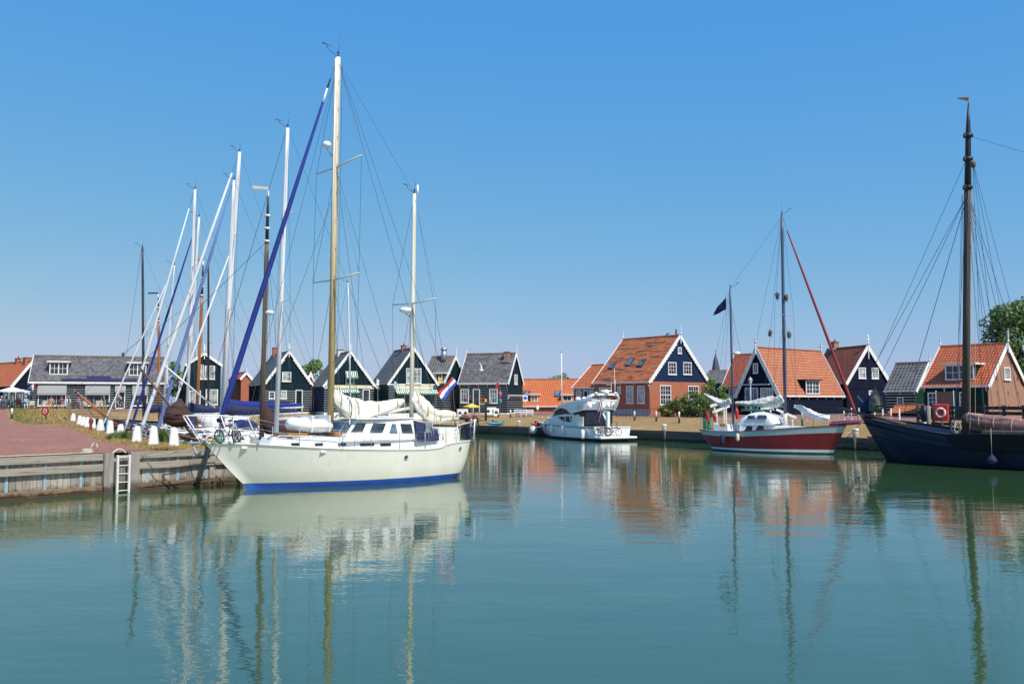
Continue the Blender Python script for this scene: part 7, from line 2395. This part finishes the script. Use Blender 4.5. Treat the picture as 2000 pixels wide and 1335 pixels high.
def person(label, pose, loc, rz, shirt, legs, hair='hairgrey', group=None):
    o = empty('person', tuple(loc), rz, label, 'person', group)
    b = link('body', POSE[pose], o)
    for i, m in enumerate((clothmat(shirt), clothmat(legs), M['skin'], M['black'])):
        b.material_slots[i].link = 'OBJECT'
        b.material_slots[i].material = m
    h = MB().ball(HZ[pose], (0.105, 0.115, 0.105), 10).build('hair', M[hair], o)
    return o
def chair(label, loc, rz, m='rattan'):
    o = empty('terrace_chair', tuple(loc), rz, label, 'chair', 'rattan chairs on the cafe terrace')
    MB().box((0, 0, 0.44), (0.50, 0.48, 0.07)).build('seat', M[m], o, bevel=0.015)
    MB().hexa([(x, y, z) for z, dy in ((0.47, 0), (0.90, -0.07)) for y in (-0.25 + dy, -0.20 + dy) for x in (-0.25, 0.25)]).build('backrest', M[m], o, bevel=0.015)
    for x in (-0.23, 0.23):
        for y in (-0.21, 0.21):
            MB().bar((x, y, 0), (x, y, 0.42), 0.045, 0.045).build('leg', M[m], o)
        MB().bar((x, -0.22, 0.66), (x, 0.22, 0.66), 0.05, 0.04).bar((x, 0.2, 0.44), (x, 0.2, 0.65), 0.04, 0.04).build('armrest', M[m], o)
    return o
TY = 95.6                                 # terrace line in front of the cafe
def terr(px, D=TY):
    p = at(px, 786, D)
    p.z = zleft(D) + 0.0
    return p
face = PI + 0.35
shirts = [(3, 'white_shirt', (0.55, 0.60, 0.72), (0.5, 0.48, 0.42), 'person in pale blue top seated at the far left edge of the terrace', 'hairgrey'),
          (12, '', (0.66, 0.62, 0.55), (0.68, 0.66, 0.60), 'person in cream clothes seated under the white parasol', 'hairbrown'),
          (35, '', (0.60, 0.10, 0.14), (0.35, 0.33, 0.30), 'person in red top seated on the terrace near the red roofed house', 'hairgrey'),
          (50, '', (0.12, 0.45, 0.58), (0.5, 0.5, 0.52), 'person in turquoise top seated beside the dutch flag', 'hairgrey'),
          (100, '', (0.34, 0.20, 0.16), (0.45, 0.30, 0.08), 'person in dark top with mustard trousers seated under the first grey awning', 'hairbrown'),
          (120, '', (0.16, 0.05, 0.12), (0.30, 0.22, 0.24), 'person in dark purple top seated with chin down by the first window', 'hairbrown'),
          (133, '', (0.42, 0.52, 0.66), (0.25, 0.34, 0.50), 'person in light blue shirt and jeans seated between the two large awnings', 'hairgrey'),
          (153, '', (0.22, 0.14, 0.18), (0.04, 0.04, 0.06), 'person with fair hair in dark patterned top seated below the bowsprit tip', 'hairbrown')]
CH = {3: 'pale rattan chair under the person at the left picture edge', 12: 'pale rattan chair under the cream dressed person', 35: 'pale rattan chair under the person in red', 50: 'pale rattan chair under the person in turquoise',
      100: 'pale rattan chair under the person in mustard trousers', 120: 'pale rattan chair under the person in dark purple', 133: 'pale rattan chair under the person in light blue', 153: 'pale rattan chair under the fair haired person',
      62: 'empty rattan chair right of the person in turquoise', 86: 'empty rattan chair below the left half of the first awning', 166: 'empty rattan chair crossed by the slanting bowsprit', 190: 'empty rattan chair left of the pair below the second awning', 200: 'empty rattan chair right of the pair below the second awning'}
for px, _, sh, lg, lab, hr in shirts:
    person(lab, 'seated', terr(px) + Vector((0, 0, 0.0)), face + RND.uniform(-0.4, 0.4), sh, lg, hr, 'people seated on the cafe terrace')
for px, lab in CH.items():
    chair(lab, terr(px) + Vector((0.02, 0.02, 0)), face + RND.uniform(-0.2, 0.2))
for px, lab in ((24, 'dark round table under the white parasol'), (43, 'dark round table between the red and turquoise dressed people'), (111, 'dark round table below the first grey awning'), (143, 'dark round table between the awnings'), (179, 'dark round table left of the paired empty chairs'), (213, 'dark round table near the cafe door')):
    o = empty('terrace_table', tuple(terr(px, 95.2)), 0, lab, 'table', 'tables on the cafe terrace')
    MB().lathe([(0.42, 0.71), (0.42, 0.745), (0.01, 0.746)], (0, 0, 0), 14).build('table_top', M['darktable'], o)
    MB().lathe([(0.26, 0.0), (0.24, 0.03), (0.035, 0.05), (0.035, 0.71)], (0, 0, 0), 10).build('pedestal', M['iron'], o)
p = terr(233, 94.6)
bicycle('bicycle', 'bicycle ridden along the terrace in front of the dark cafe door', p, PI + 0.2, 1.15, 0.31, M['greysteel'])
person('person in beige top and dark shorts riding the bicycle past the cafe door', 'cycling', p, PI / 2 + 0.2, (0.45, 0.38, 0.28), (0.10, 0.05, 0.05), 'hairgrey')

def parasol(name, label, p, h, rad, m, drop=0.45, n=8, pole='white'):
    o = empty(name, tuple(p), 0.2, label, 'parasol')
    mb = MB()
    mb.loft([[Vector((r_ * math.cos(2 * PI * j / n), r_ * math.sin(2 * PI * j / n), z)) for j in range(n)] for r_, z in ((rad, h - drop - 0.12), (rad, h - drop), (0.04, h))], 0, False, cap=False)
    mb.build('canopy', M[m], o)
    MB().tube([(0, 0, 0), (0, 0, h)], 0.03, 6).build('pole', M[pole], o)
    for k in range(n):
        a = 2 * PI * k / n
        MB().tube([(0, 0, h - 0.08), (rad * 0.97 * math.cos(a), rad * 0.97 * math.sin(a), h - drop - 0.02)], 0.012, 4).build('rib', M[pole], o)
    MB().lathe([(0.28, 0), (0.28, 0.07), (0.05, 0.1)], (0, 0, 0), 10).build('base', M['iron'], o)
    return o
p = terr(22.5, 94.5)
parasol('parasol', 'large white parasol open over the terrace tables', p, at(22, 755, 94.5).z - p.z, 1.35, 'whitecloth', 0.42, pole='iron')
p = terr(44, 96.2)
parasol('parasol', 'small pale blue parasol just behind the white one', p, at(44, 760, 96).z - p.z, 0.65, 'seat_blue', 0.3)
p = at(50, 760, 97.2)
o = empty('wall_flag', tuple(p), 0.2, 'small red white and blue flag on a slanting white pole at the cafe corner', 'flag')
MB().tube([(-0.1, 0, -0.3), (0.95, -0.1, 0.75)], 0.02, 5).build('pole', M['white'], o)
flag_mesh([('red_stripe', M['flagred']), ('white_stripe', M['flagwhite']), ('blue_stripe', M['flagblue'])], o, (0.95, -0.1, 0.75), (0.05, 0.0, -0.62), (-0.48, 0.05, -0.45), 'flag', 0.05)

# ------------------------------------------------------------------ the far bank: shop clutter, posts, benches, kayaks
def gz(x, y):
    """height of the far bank at a place"""
    best = None
    for i in range(len(SHORE) - 1):
        a, b = Vector(SHORE[i][0]), Vector(SHORE[i + 1][0])
        d = (b - a)
        t = max(0, min(1, (Vector((x, y)) - a).dot(d) / d.length_squared))
        q = (Vector((x, y)) - (a + d * t)).length
        if best is None or q < best[0]:
            best = (q, i + t)
    z = interp(QROW, best[0])
    if 1 <= best[1] <= 2.9:
        z += 0.2 * min(1, best[0] / 8)
    return z
def gp(px, D, dz=0.0):
    p = at(px, 786, D)
    p.z = gz(p.x, p.y) + dz
    return p
p = gp(921, 100.5)
parasol('parasol', 'small yellow parasol open in front of the corner shop', p, at(921, 787.5, 100.5).z - p.z, 0.95, 'yellow', 0.34, n=6, pole='white')
# box carts with wheels
for px, D, lab, n in ((903, 102, 'white box cart with round holes left of the yellow parasol', 2), (958, 102, 'white box cart with round holes under the right shop window', 2), (968, 102, 'small white wheel cart at the right end of the box cart', 1)):
    p = gp(px, D)
    o = empty('box_cart', tuple(p), 0.25, lab, 'cart', 'white carts before the corner shop')
    wd = 0.62 * n
    MB().box((0, 0, 0.55), (wd, 0.5, 0.85)).build('box', M['white'], o, bevel=0.02)
    for k in range(n):
        MB().loft([[Vector((-wd / 2 + 0.31 + 0.62 * k + 0.17 * math.cos(t), y, 0.55 + 0.17 * math.sin(t))) for t in [2 * PI * j / 14 for j in range(14)]] for y in (-0.252, -0.262)], 0, False).build('hole', M['black'], o)
    for k in (-1, 1):
        MB().torus((k * wd * 0.35, -0.2, 0.14), 0.11, 0.03, 'Y', 12, 5).build('wheel', M['black'], o)
# hanging shop goods
def hang(name, label, px, py0, py1, D, m, r=0.18, cat='souvenir'):
    a, b = at(px, py0, D), at(px, py1, D)
    o = empty(name, tuple(b), 0, label, cat, 'goods hung outside the corner shop')
    h = a.z - b.z
    MB().lathe([(r * 0.5, 0), (r, h * 0.15), (r * 0.85, h * 0.55), (r * 0.45, h * 0.75), (0.02, h)], (0, 0, 0), 8).build('body', M[m], o)
    MB().tube([(0, 0, h), (0, 0, h + 0.35)], 0.012, 4).build('string', M['rope'], o)
p = gp(976.5, 102.6)
o = empty('display_stand', tuple(p), 0.2, 'thin display stand holding the pink and turquoise windsocks', 'stand')
MB().tube([(0, 0, 0), (0, 0, 2.7)], 0.02, 5).bar((-0.3, 0, 2.7), (0.3, 0, 2.7), 0.03, 0.03).lathe([(0.25, 0), (0.25, 0.04), (0.02, 0.06)], (0, 0, 0), 8).build('pole', M['greysteel'], o)
hang('windsock', 'bright pink windsock hanging at the right of the corner shop', 977, 762, 774, 102.4, 'pink', 0.17)
hang('windsock', 'turquoise windsock hanging below the pink one', 977.5, 777, 787, 102.4, 'turq', 0.18)
hang('windsock', 'red souvenir garland hanging in front of the left shop window', 908, 772, 784, 102.3, 'rust', 0.15)
hang('windsock', 'dark green lantern hanging left of the shop door', 918.5, 778, 785, 102.3, 'tealwall', 0.16)
hang('windsock', 'brown garland hanging in front of the right shop window', 958, 772, 788, 102.3, 'rattan', 0.12)
for k in range(5):
    p = at(943, 774 + k * 5, 102.6)
    o = MB().box((0, 0, 0), (0.6, 0.12, 0.10)).box((-0.2, -0.03, 0.1), (0.2, 0.1, 0.1)).box((0.2, -0.03, 0.1), (0.18, 0.1, 0.12)).build('goods_tray', [(M['rust'], M['orangespar'], M['steps'], M['rattan'], M['darktable'])[k]], None, bevel=0.01)
    o.location = tuple(p)
    tag(o, ['top', 'second', 'middle', 'fourth', 'lowest'][k] + ' tray of coloured souvenirs on the rack right of the shop door', 'tray', 'souvenir trays on the shop rack')
def shop_flag(px, py, D, lab, m1, L=0.5):
    p = at(px, py, D)
    o = empty('shop_flag', tuple(p), 0, lab, 'flag')
    MB().tube([(0, 0, -0.5), (0.1, -0.3, 0.35)], 0.015, 4).build('pole', M['white'], o)
    flag_mesh([('cloth', m1)], o, (0.1, -0.3, 0.35), (-0.05, 0, -0.7), (0.28, 0.0, -0.1), 'flag', 0.05)
shop_flag(968, 752, 103, 'small pink and red flag on the front of the corner shop', M['flagred'])
shop_flag(855, 742, 99, 'mustard bunting flag hanging from the eave corner of the large teal shop', M['yellow'])
shop_flag(735, 746, 100, 'pale pink banner hanging between the two teal gabled shops', M['flagwhite'])
shop_flag(769, 750, 99, 'pale blue and white banner at the left corner of the large teal shop', M['seat_blue'])
# standing figures at the shops
for px, D, sh, lg, lab, hr in ((858, 98, (0.7, 0.7, 0.68), (0.65, 0.65, 0.6), 'person in white clothes standing before the large teal shop', 'hairbrown'),
                               (838, 99, (0.10, 0.13, 0.3), (0.05, 0.05, 0.08), 'person in dark blue top standing at the goods under the long awning', 'hairbrown'),
                               (845, 98.6, (0.45, 0.1, 0.12), (0.1, 0.1, 0.16), 'person in red top standing between the shop goods under the long awning', 'hairgrey')):
    person(lab, 'standing', gp(px, D), PI + RND.uniform(-1.5, 1.5), sh, lg, hr, 'people outside the shops')
# picnic table with people on the bank
p = gp(922, 96.8)
o = empty('picnic_table', tuple(p), 0.3, 'dark picnic table on the bank with two people sitting at it', 'table')
MB().box((0, 0, 0.73), (1.7, 0.75, 0.05)).build('table_top', M['fencewood'], o)
for y in (-0.65, 0.65):
    MB().box((0, y, 0.45), (1.7, 0.26, 0.05)).build('bench_seat', M['fencewood'], o)
for x in (-0.6, 0.6):
    MB().bar((x, -0.7, 0), (x, 0.25, 0.7), 0.07, 0.09).bar((x, 0.7, 0), (x, -0.25, 0.7), 0.07, 0.09).bar((x, -0.7, 0.42), (x, 0.7, 0.42), 0.07, 0.08).build('leg', M['fencewood'], o)
q = Matrix.Rotation(0.3, 3, 'Z')
for x, lab, sh in ((-0.45, 'person in dark red top sitting at the left of the picnic table', (0.24, 0.05, 0.06)), (0.5, 'person in maroon top sitting at the right of the picnic table', (0.16, 0.03, 0.06))):
    person(lab, 'seated', p + q @ Vector((x, 0.70, 0.0)), PI + 0.3, sh, (0.05, 0.06, 0.10), 'hairbrown', 'people at the picnic table')
# kayaks
def kayak(label, pa, pb, D, m, w=0.36):
    a, b = at(pa[0], pa[1], D), at(pb[0], pb[1], D + 1.0)
    c = (a + b) / 2
    c.z = gz(c.x, c.y) + 0.05
    L = math.hypot(b.x - a.x, b.y - a.y)
    o = empty('kayak', tuple(c), math.atan2(b.y - a.y, b.x - a.x), label, 'kayak')
    rings = []
    for i in range(15):
        f = i / 14
        k = max(0.03, math.sin(PI * f) ** 0.7)
        rings.append([Vector((lerp(-L / 2, L / 2, f), w * k * math.cos(t), 0.20 + 0.18 * k * math.sin(t) + 0.16 * abs(2 * f - 1) ** 3)) for t in [2 * PI * j / 12 for j in range(12)]])
    MB().loft(rings).build('hull', M[m], o)
    MB().torus((0, 0, 0.37), 0.27, 0.03, 'Z', 16, 5).build('cockpit_rim', M['black'], o)
    MB().ball((-0.3, 0, 0.45), (0.07, 0.16, 0.14), 8).build('seat', M['black'], o)
    MB().ball((0.9, 0, 0.36), (0.18, 0.14, 0.05), 8).build('hatch', M['black'], o)
kayak('blue kayak lying on the edge of the bank in front of the corner shop', (946, 828), (988, 828), 93.6, 'turq')
kayak('red kayak half hidden behind the bow of the motor yacht', (1036, 830), (1066, 830), 87.5, 'red')
# short mooring posts with white caps on the bank
def cap_post(px, D, py_top, label, r=0.16):
    p = gp(px, D)
    h = max(0.5, at(px, py_top, D).z - p.z)
    o = empty('mooring_post', tuple(p), 0, label, 'post', 'wooden mooring posts with white caps on the bank')
    MB().tube([(0, 0, -0.3), (0, 0, h - 0.16)], r, 10).build('post', M['post'], o)
    MB().lathe([(r * 1.08, h - 0.158), (r * 1.1, h - 0.08), (r * 0.8, h - 0.01), (0.03, h)], (0, 0, 0), 12).build('cap', M['white'], o)
cap_post(928, 96.0, 818.5, 'round topped wooden mooring post beside the picnic table')
cap_post(1013.5, 92.0, 821, 'round topped wooden mooring post between the two kayaks')
cap_post(1297, 77.6, 828, 'round topped wooden mooring post between the motor yacht and the maroon ketch', 0.19)
cap_post(595, 99, 813, 'wooden mooring post with white cap seen over the cream ketch foredeck')
cap_post(631, 98.5, 812, 'wooden mooring post with white cap left of the cream ketch mainmast')
cap_post(1670, 62.8, 836, 'grey mooring post between the maroon ketch and the dark barge', 0.2)
def marker(px, D, pyt, lab):
    p = gp(px, D)
    h = max(0.45, at(px, pyt, D).z - p.z)
    o = empty('marker_post', tuple(p), 0, lab, 'post', 'small white topped posts along the path')
    MB().lathe([(0.085, h * 0.45), (0.085, h - 0.04), (0.03, h)], (0, 0, 0), 8).build('top', M['white'], o)
    MB().lathe([(0.085, -0.1), (0.085, h * 0.445)], (0, 0, 0), 8).build('foot', M['black'], o)
for px, D, pyt, lab in ((973, 100.5, 800, 'white topped path post left of the two before the corner shop'), (997, 99.5, 800, 'white topped path post under the gable of the corner shop'), (1239, 86.5, 802.5, 'white topped path post just right of the motor yacht'), (1281.5, 84, 803, 'white topped path post in front of the near brick corner'),
                        (1326, 81.5, 803.5, 'white topped path post in front of the dark rounded shrub'), (1566, 69.5, 797, 'white topped path post behind the maroon ketch foredeck')):
    marker(px, D, pyt, lab)
# benches
def bench(px, D, lab, L=1.6, rz=-0.9):
    o = empty('park_bench', tuple(gp(px, D)), rz, lab, 'bench')
    MB().box((0, 0, 0.44), (L, 0.4, 0.05)).build('seat', M['white'], o)
    for z in (0.62, 0.82):
        MB().box((0, 0.22, z), (L, 0.04, 0.13)).build('backrest_slat', M['white'], o)
    for x in (-L / 2 + 0.08, L / 2 - 0.08):
        MB().bar((x, -0.16, 0), (x, -0.16, 0.44), 0.07, 0.07).bar((x, 0.22, 0), (x, 0.22, 0.88), 0.07, 0.07).build('leg', M['white'], o)
bench(1016, 100, 'white bench in front of the long orange roof', 1.5, -0.2)
bench(1029, 99, 'white bench to the right of the first one before the long orange roof', 1.4, -0.25)
# white gangway style rails behind the maroon ketch
for (xa, ya, xb, yb, D, lab) in ((1387, 793, 1421, 783, 72, 'white slanting handrail behind the mizzen of the maroon ketch'), (1392, 805, 1425, 792, 72, 'lower white slanting handrail behind the mizzen of the maroon ketch'), (1486, 799, 1510, 794, 72, 'white rail board behind the green topped wheelhouse'), (1516, 799, 1556, 816, 71, 'white sloping board behind the maroon ketch mast')):
    a, b = at(xa, ya, D), at(xb, yb, D)
    o = empty('white_rail', tuple(a), 0, lab, 'rail', 'white rails behind the maroon ketch')
    MB().bar((0, 0, 0), b - a, 0.08, 0.2).build('board', M['white'], o)
    for f in (0.25, 0.8):
        q_ = (b - a) * f
        g = gz(a.x + q_.x, a.y + q_.y) - a.z
        MB().bar((q_.x, q_.y + 0.06, g), (q_.x, q_.y + 0.06, q_.z), 0.09, 0.09).build('post', M['white'], o)
p = gp(1380.5, 72)
o = empty('waste_bin', tuple(p), -0.6, 'tall green waste bin behind the stern of the maroon ketch', 'bin')
MB().box((0, 0, 0.6), (0.55, 0.5, 1.2)).build('body', M['greenpaint'], o, bevel=0.05)
MB().box((0, 0, 1.25), (0.6, 0.55, 0.10)).build('lid', M['iron'], o, bevel=0.03)
# flagpole, lamp posts, signs
p = gp(1097, 100)
o = empty('flagpole', tuple(p), 0, 'tall bare white flagpole before the long orange roof', 'flagpole')
h_ = at(1097, 689, 100).z - p.z
MB().tube([(0, 0, 0), (0, 0, h_)], [0.075, 0.05], 8).build('pole', M['white'], o)
MB().ball((0, 0, h_ + 0.06), 0.08, 8).build('finial', M['iron'], o)
def sign(px, D, pyt, w, hh, lab, plate, post='greysteel', mark=None):
    p = gp(px, D)
    t = at(px, pyt, D).z - p.z
    o = empty('road_sign', tuple(p), 0.25, lab, 'sign')
    MB().tube([(0, 0, 0), (0, 0, t)], 0.035, 6).build('post', M[post], o)
    MB().box((0, -0.05, t - hh / 2), (w, 0.03, hh)).build('plate', M[plate], o, bevel=0.01)
    if mark == 'blue':
        MB().loft([[Vector((0.2 * math.cos(2 * PI * j / 16), y, t - hh * 0.45 + 0.2 * math.sin(2 * PI * j / 16))) for j in range(16)] for y in (-0.066, -0.074)], 0, False).build('blue_disc', M['flagblue'], o)
    return o
sign(1025.5, 99, 772, 0.55, 0.62, 'white road sign with blue disc before the left end of the orange roof', 'white', mark='blue')
sign(1050, 98, 791.5, 0.28, 0.42, 'small white notice on a post before the orange roof', 'white')
p = gp(949, 99)
o = empty('notice_post', tuple(p), 0, 'dark post with ochre notice board in front of the corner shop', 'post')
MB().bar((0, 0, 0), (0, 0, 2.75), 0.26, 0.2).build('post', M['iron'], o)
MB().box((0, -0.12, 2.25), (0.2, 0.03, 0.35)).build('notice', M['yellow'], o)
MB().box((0, 0, 2.8), (0.42, 0.3, 0.08)).build('cap', M['iron'], o)
p = gp(1466.5, 76)
o = empty('street_lamp', tuple(p), 0, 'slender lamp post with lantern in front of the glazed navy gable', 'street lamp')
h_ = at(1466.5, 750, 76).z - p.z
MB().tube([(0, 0, 0), (0, 0, h_)], [0.06, 0.035], 8).build('post', M['greyhull'], o)
MB().lathe([(0.09, h_), (0.17, h_ + 0.38), (0.19, h_ + 0.40), (0.05, h_ + 0.55), (0.02, h_ + 0.65)], (0, 0, 0), 6, smooth=False).build('lantern', M['greyhull'], o)
# iron fence before the brick house
fp0, fp1 = gp(1203, 90.5), gp(1284, 87.2)
o = empty('iron_fence', tuple(fp0), 0, 'low black iron fence along the side of the big brick house', 'fence')
d = fp1 - fp0
for z in (0.25, 0.95):
    MB().bar((0, 0, z), d + Vector((0, 0, z)), 0.03, 0.04).build('rail', M['iron'], o)
for k in range(13):
    q_ = d * (k / 12)
    MB().bar(q_, q_ + Vector((0, 0, 1.12 if k % 3 == 0 else 0.98)), 0.05 if k % 3 == 0 else 0.025, 0.05 if k % 3 == 0 else 0.025).build('picket', M['iron'], o)
# red and white low fence before the navy gable house
fp0, fp1 = gp(1648, 74), gp(1756, 69)
o = empty('post_fence', tuple(fp0), 0, 'low fence of white posts with dark red rails before the navy gabled house', 'fence')
d = fp1 - fp0
for k in range(8):
    q_ = d * (k / 7)
    MB().bar(q_, q_ + Vector((0, 0, 1.0)), 0.09, 0.09).build('post', M['white'], o)
MB().bar((0, 0.0, 0.42), d + Vector((0, 0, 0.42)), 0.05, 0.12).build('rail', M['red'], o)
# dark plank fence behind the barge
fp0, fp1 = gp(1792, 62.5), gp(2040, 53)
fp0.z = fp1.z = min(fp0.z, fp1.z)
zt0, zb0 = at(1980, 792, 55).z, at(1980, 838, 55).z
o = empty('plank_fence', (fp0.x, fp0.y, 0), 0, 'long dark fence of horizontal planks behind the barge mast and boom', 'fence')
d = fp1 - fp0
d.z = 0
n = 7
for k in range(n + 1):
    q_ = d * (k / n)
    MB().bar(q_ + Vector((0, 0, 0.6)), q_ + Vector((0, 0, 3.1)), 0.16, 0.16).build('post', M['fencewood'], o, bevel=0.01)
for k in range(n):
    for r_, z in enumerate((1.45, 1.83, 2.21, 2.59, 2.92)):
        if r_ == 2 and k > 4:
            continue
        if k < 2 and r_ > 3:
            continue
        a, b = d * (k / n) + Vector((0, -0.1, z)), d * ((k + 1) / n) + Vector((0, -0.1, z))
        MB().bar(a * 1.0, a + (b - a) * 0.995, 0.05, 0.21).build('plank', M['fencewood'], o, bevel=0.008)
# life ring box on its post
p = at(1837.5, 786, 56.6); p.z = 0.87
t, b = at(1837, 788.5, 56.6).z - 0.87, at(1837, 822, 56.6).z - 0.87
o = empty('life_ring_box', tuple(p), -0.75, 'bright red life buoy case with white ring on a post at the quay edge', 'life buoy')
MB().tube([(0, 0.12, 0), (0, 0.12, t)], 0.05, 6).build('post', M['greysteel'], o)
MB().box((0, 0, (t + b) / 2), (0.92, 0.16, t - b)).build('case', M['orangered'], o, bevel=0.07)
mb = MB().torus((0, -0.10, (t + b) / 2), 0.26, 0.065, 'Y', 28, 8)
mb.build('ring', M['white'], o)
for k in range(4):
    a = PI / 4 + k * PI / 2
    MB().box((0.26 * math.cos(a), -0.10, (t + b) / 2 + 0.26 * math.sin(a)), (0.05, 0.145, 0.16), ry=PI / 2 - a).build('band', M['orangered'], o)
p = at(1845.5, 786, 63); p.z = 1.3
t, b = at(1845, 764.5, 63).z - 1.3, at(1845, 797, 63).z - 1.3
o = empty('notice_board', tuple(p), -0.75, 'large plain maroon notice board on two grey posts behind the life buoy case', 'notice board')
MB().box((0, 0, (t + b) / 2), (1.05, 0.06, t - b)).build('board', M['maroonboard'], o)
for x in (-0.58, 0.58):
    MB().tube([(x, 0, -0.5), (x, 0, t + 0.08)], 0.04, 6).build('post', M['greysteel'], o)
p = at(1804, 786, 54.2); p.z = 0
t, b = at(1804, 791, 54.2).z, at(1804, 822, 54.2).z
o = empty('mooring_pile', tuple(p), 0, 'round mooring pile with dark blue sleeve and pale foot beside the life buoy case', 'post')
MB().tube([(0, 0, -1), (0, 0, b)], 0.125, 12).build('lower_part', M['greyhull'], o)
MB().tube([(0, 0, b), (0, 0, t)], 0.165, 12).build('sleeve', M['navyhull'], o)
p = at(1812, 786, 56.2); p.z = 0.87
t, b = at(1812, 792, 56.2).z, at(1812, 820, 56.2).z
o = MB().tube([(0, 0, -0.4), (0, 0, t - 0.95), (0, 0, t - 0.87)], [0.16, 0.15, 0.10], 10).build('mooring_post', M['post']); o.location = tuple(p)
tag(o, 'weathered wooden post right behind the dark blue sleeved pile', 'post')
# mooring lines
a = mf.w(0.2, -1.7, szm)
p = at(1262, 836, 80)
p.z = 1.0
line('mooring_line', 'white mooring rope from the motor yacht stern to the bank', sag(a, p, 0.12), 0.025)
line('mooring_line', 'thin mooring rope from the maroon ketch bow toward the quay', sag(rf_.w(RL - 0.3, 0, 1.5), at(1662, 842, 60.5), 0.15), 0.02)
line('mooring_line', 'yellow mooring rope lying past the foot of the nearest white bollard', [on(345, 873, 1.46), on(372, 872, 1.46), on(392, 868, 1.46), ef.w(10.8, 0.3, 1.15)], 0.03, M['yellow'])
line('mooring_line', 'pale rope tied between the third bollard and the teal sloop', sag(at(271, 855, 41.2), at(296, 846, 47), 0.1), 0.02)
# gull gliding in front of the corner shop roof
p = at(939.5, 722, 70)
g = empty('gull', tuple(p), 0.4, 'white gull gliding with raised wing in front of the corner shop roof', 'gull')
MB().tube([(-0.16, 0, -0.10), (0.0, 0, -0.02), (0.16, 0.0, 0.0), (0.22, 0, 0.02)], [0.02, 0.06, 0.05, 0.015], 8).build('body', M['white'], g)
for s in (-1, 1):
    MB().loft([[Vector((x, s * y, z)), Vector((x + w_, s * y, z - 0.01)), Vector((x + w_, s * y, z - 0.03)), Vector((x, s * y, z - 0.02))] for x, y, z, w_ in ((-0.04, 0.03, 0.0, 0.16), (-0.10, 0.22, 0.20, 0.13), (-0.20, 0.30, 0.36, 0.08), (-0.26, 0.36, 0.46, 0.02))]).build('wing', M['white'], g)

g.rotation_euler = (1.0, 0.15, 0.25)

# crow on the ridge of the brick house
p = HB.f.w(0, 1.6, HB.r + 0.22)
c_ = empty('crow', tuple(p), 0.4, 'small black crow sitting on the ridge of the big brick house', 'crow')
MB().tube([(-0.26, 0, -0.02), (-0.1, 0, 0.04), (0.05, 0, 0.09), (0.14, 0, 0.17), (0.18, 0, 0.20), (0.26, 0, 0.18)], [0.03, 0.07, 0.085, 0.05, 0.045, 0.008], 8).build('body', M['iron'], c_)
for y in (-0.03, 0.03):
    MB().tube([(0.0, y, 0.04), (0.0, y, -0.08)], 0.01, 4).build('leg', M['iron'], c_)
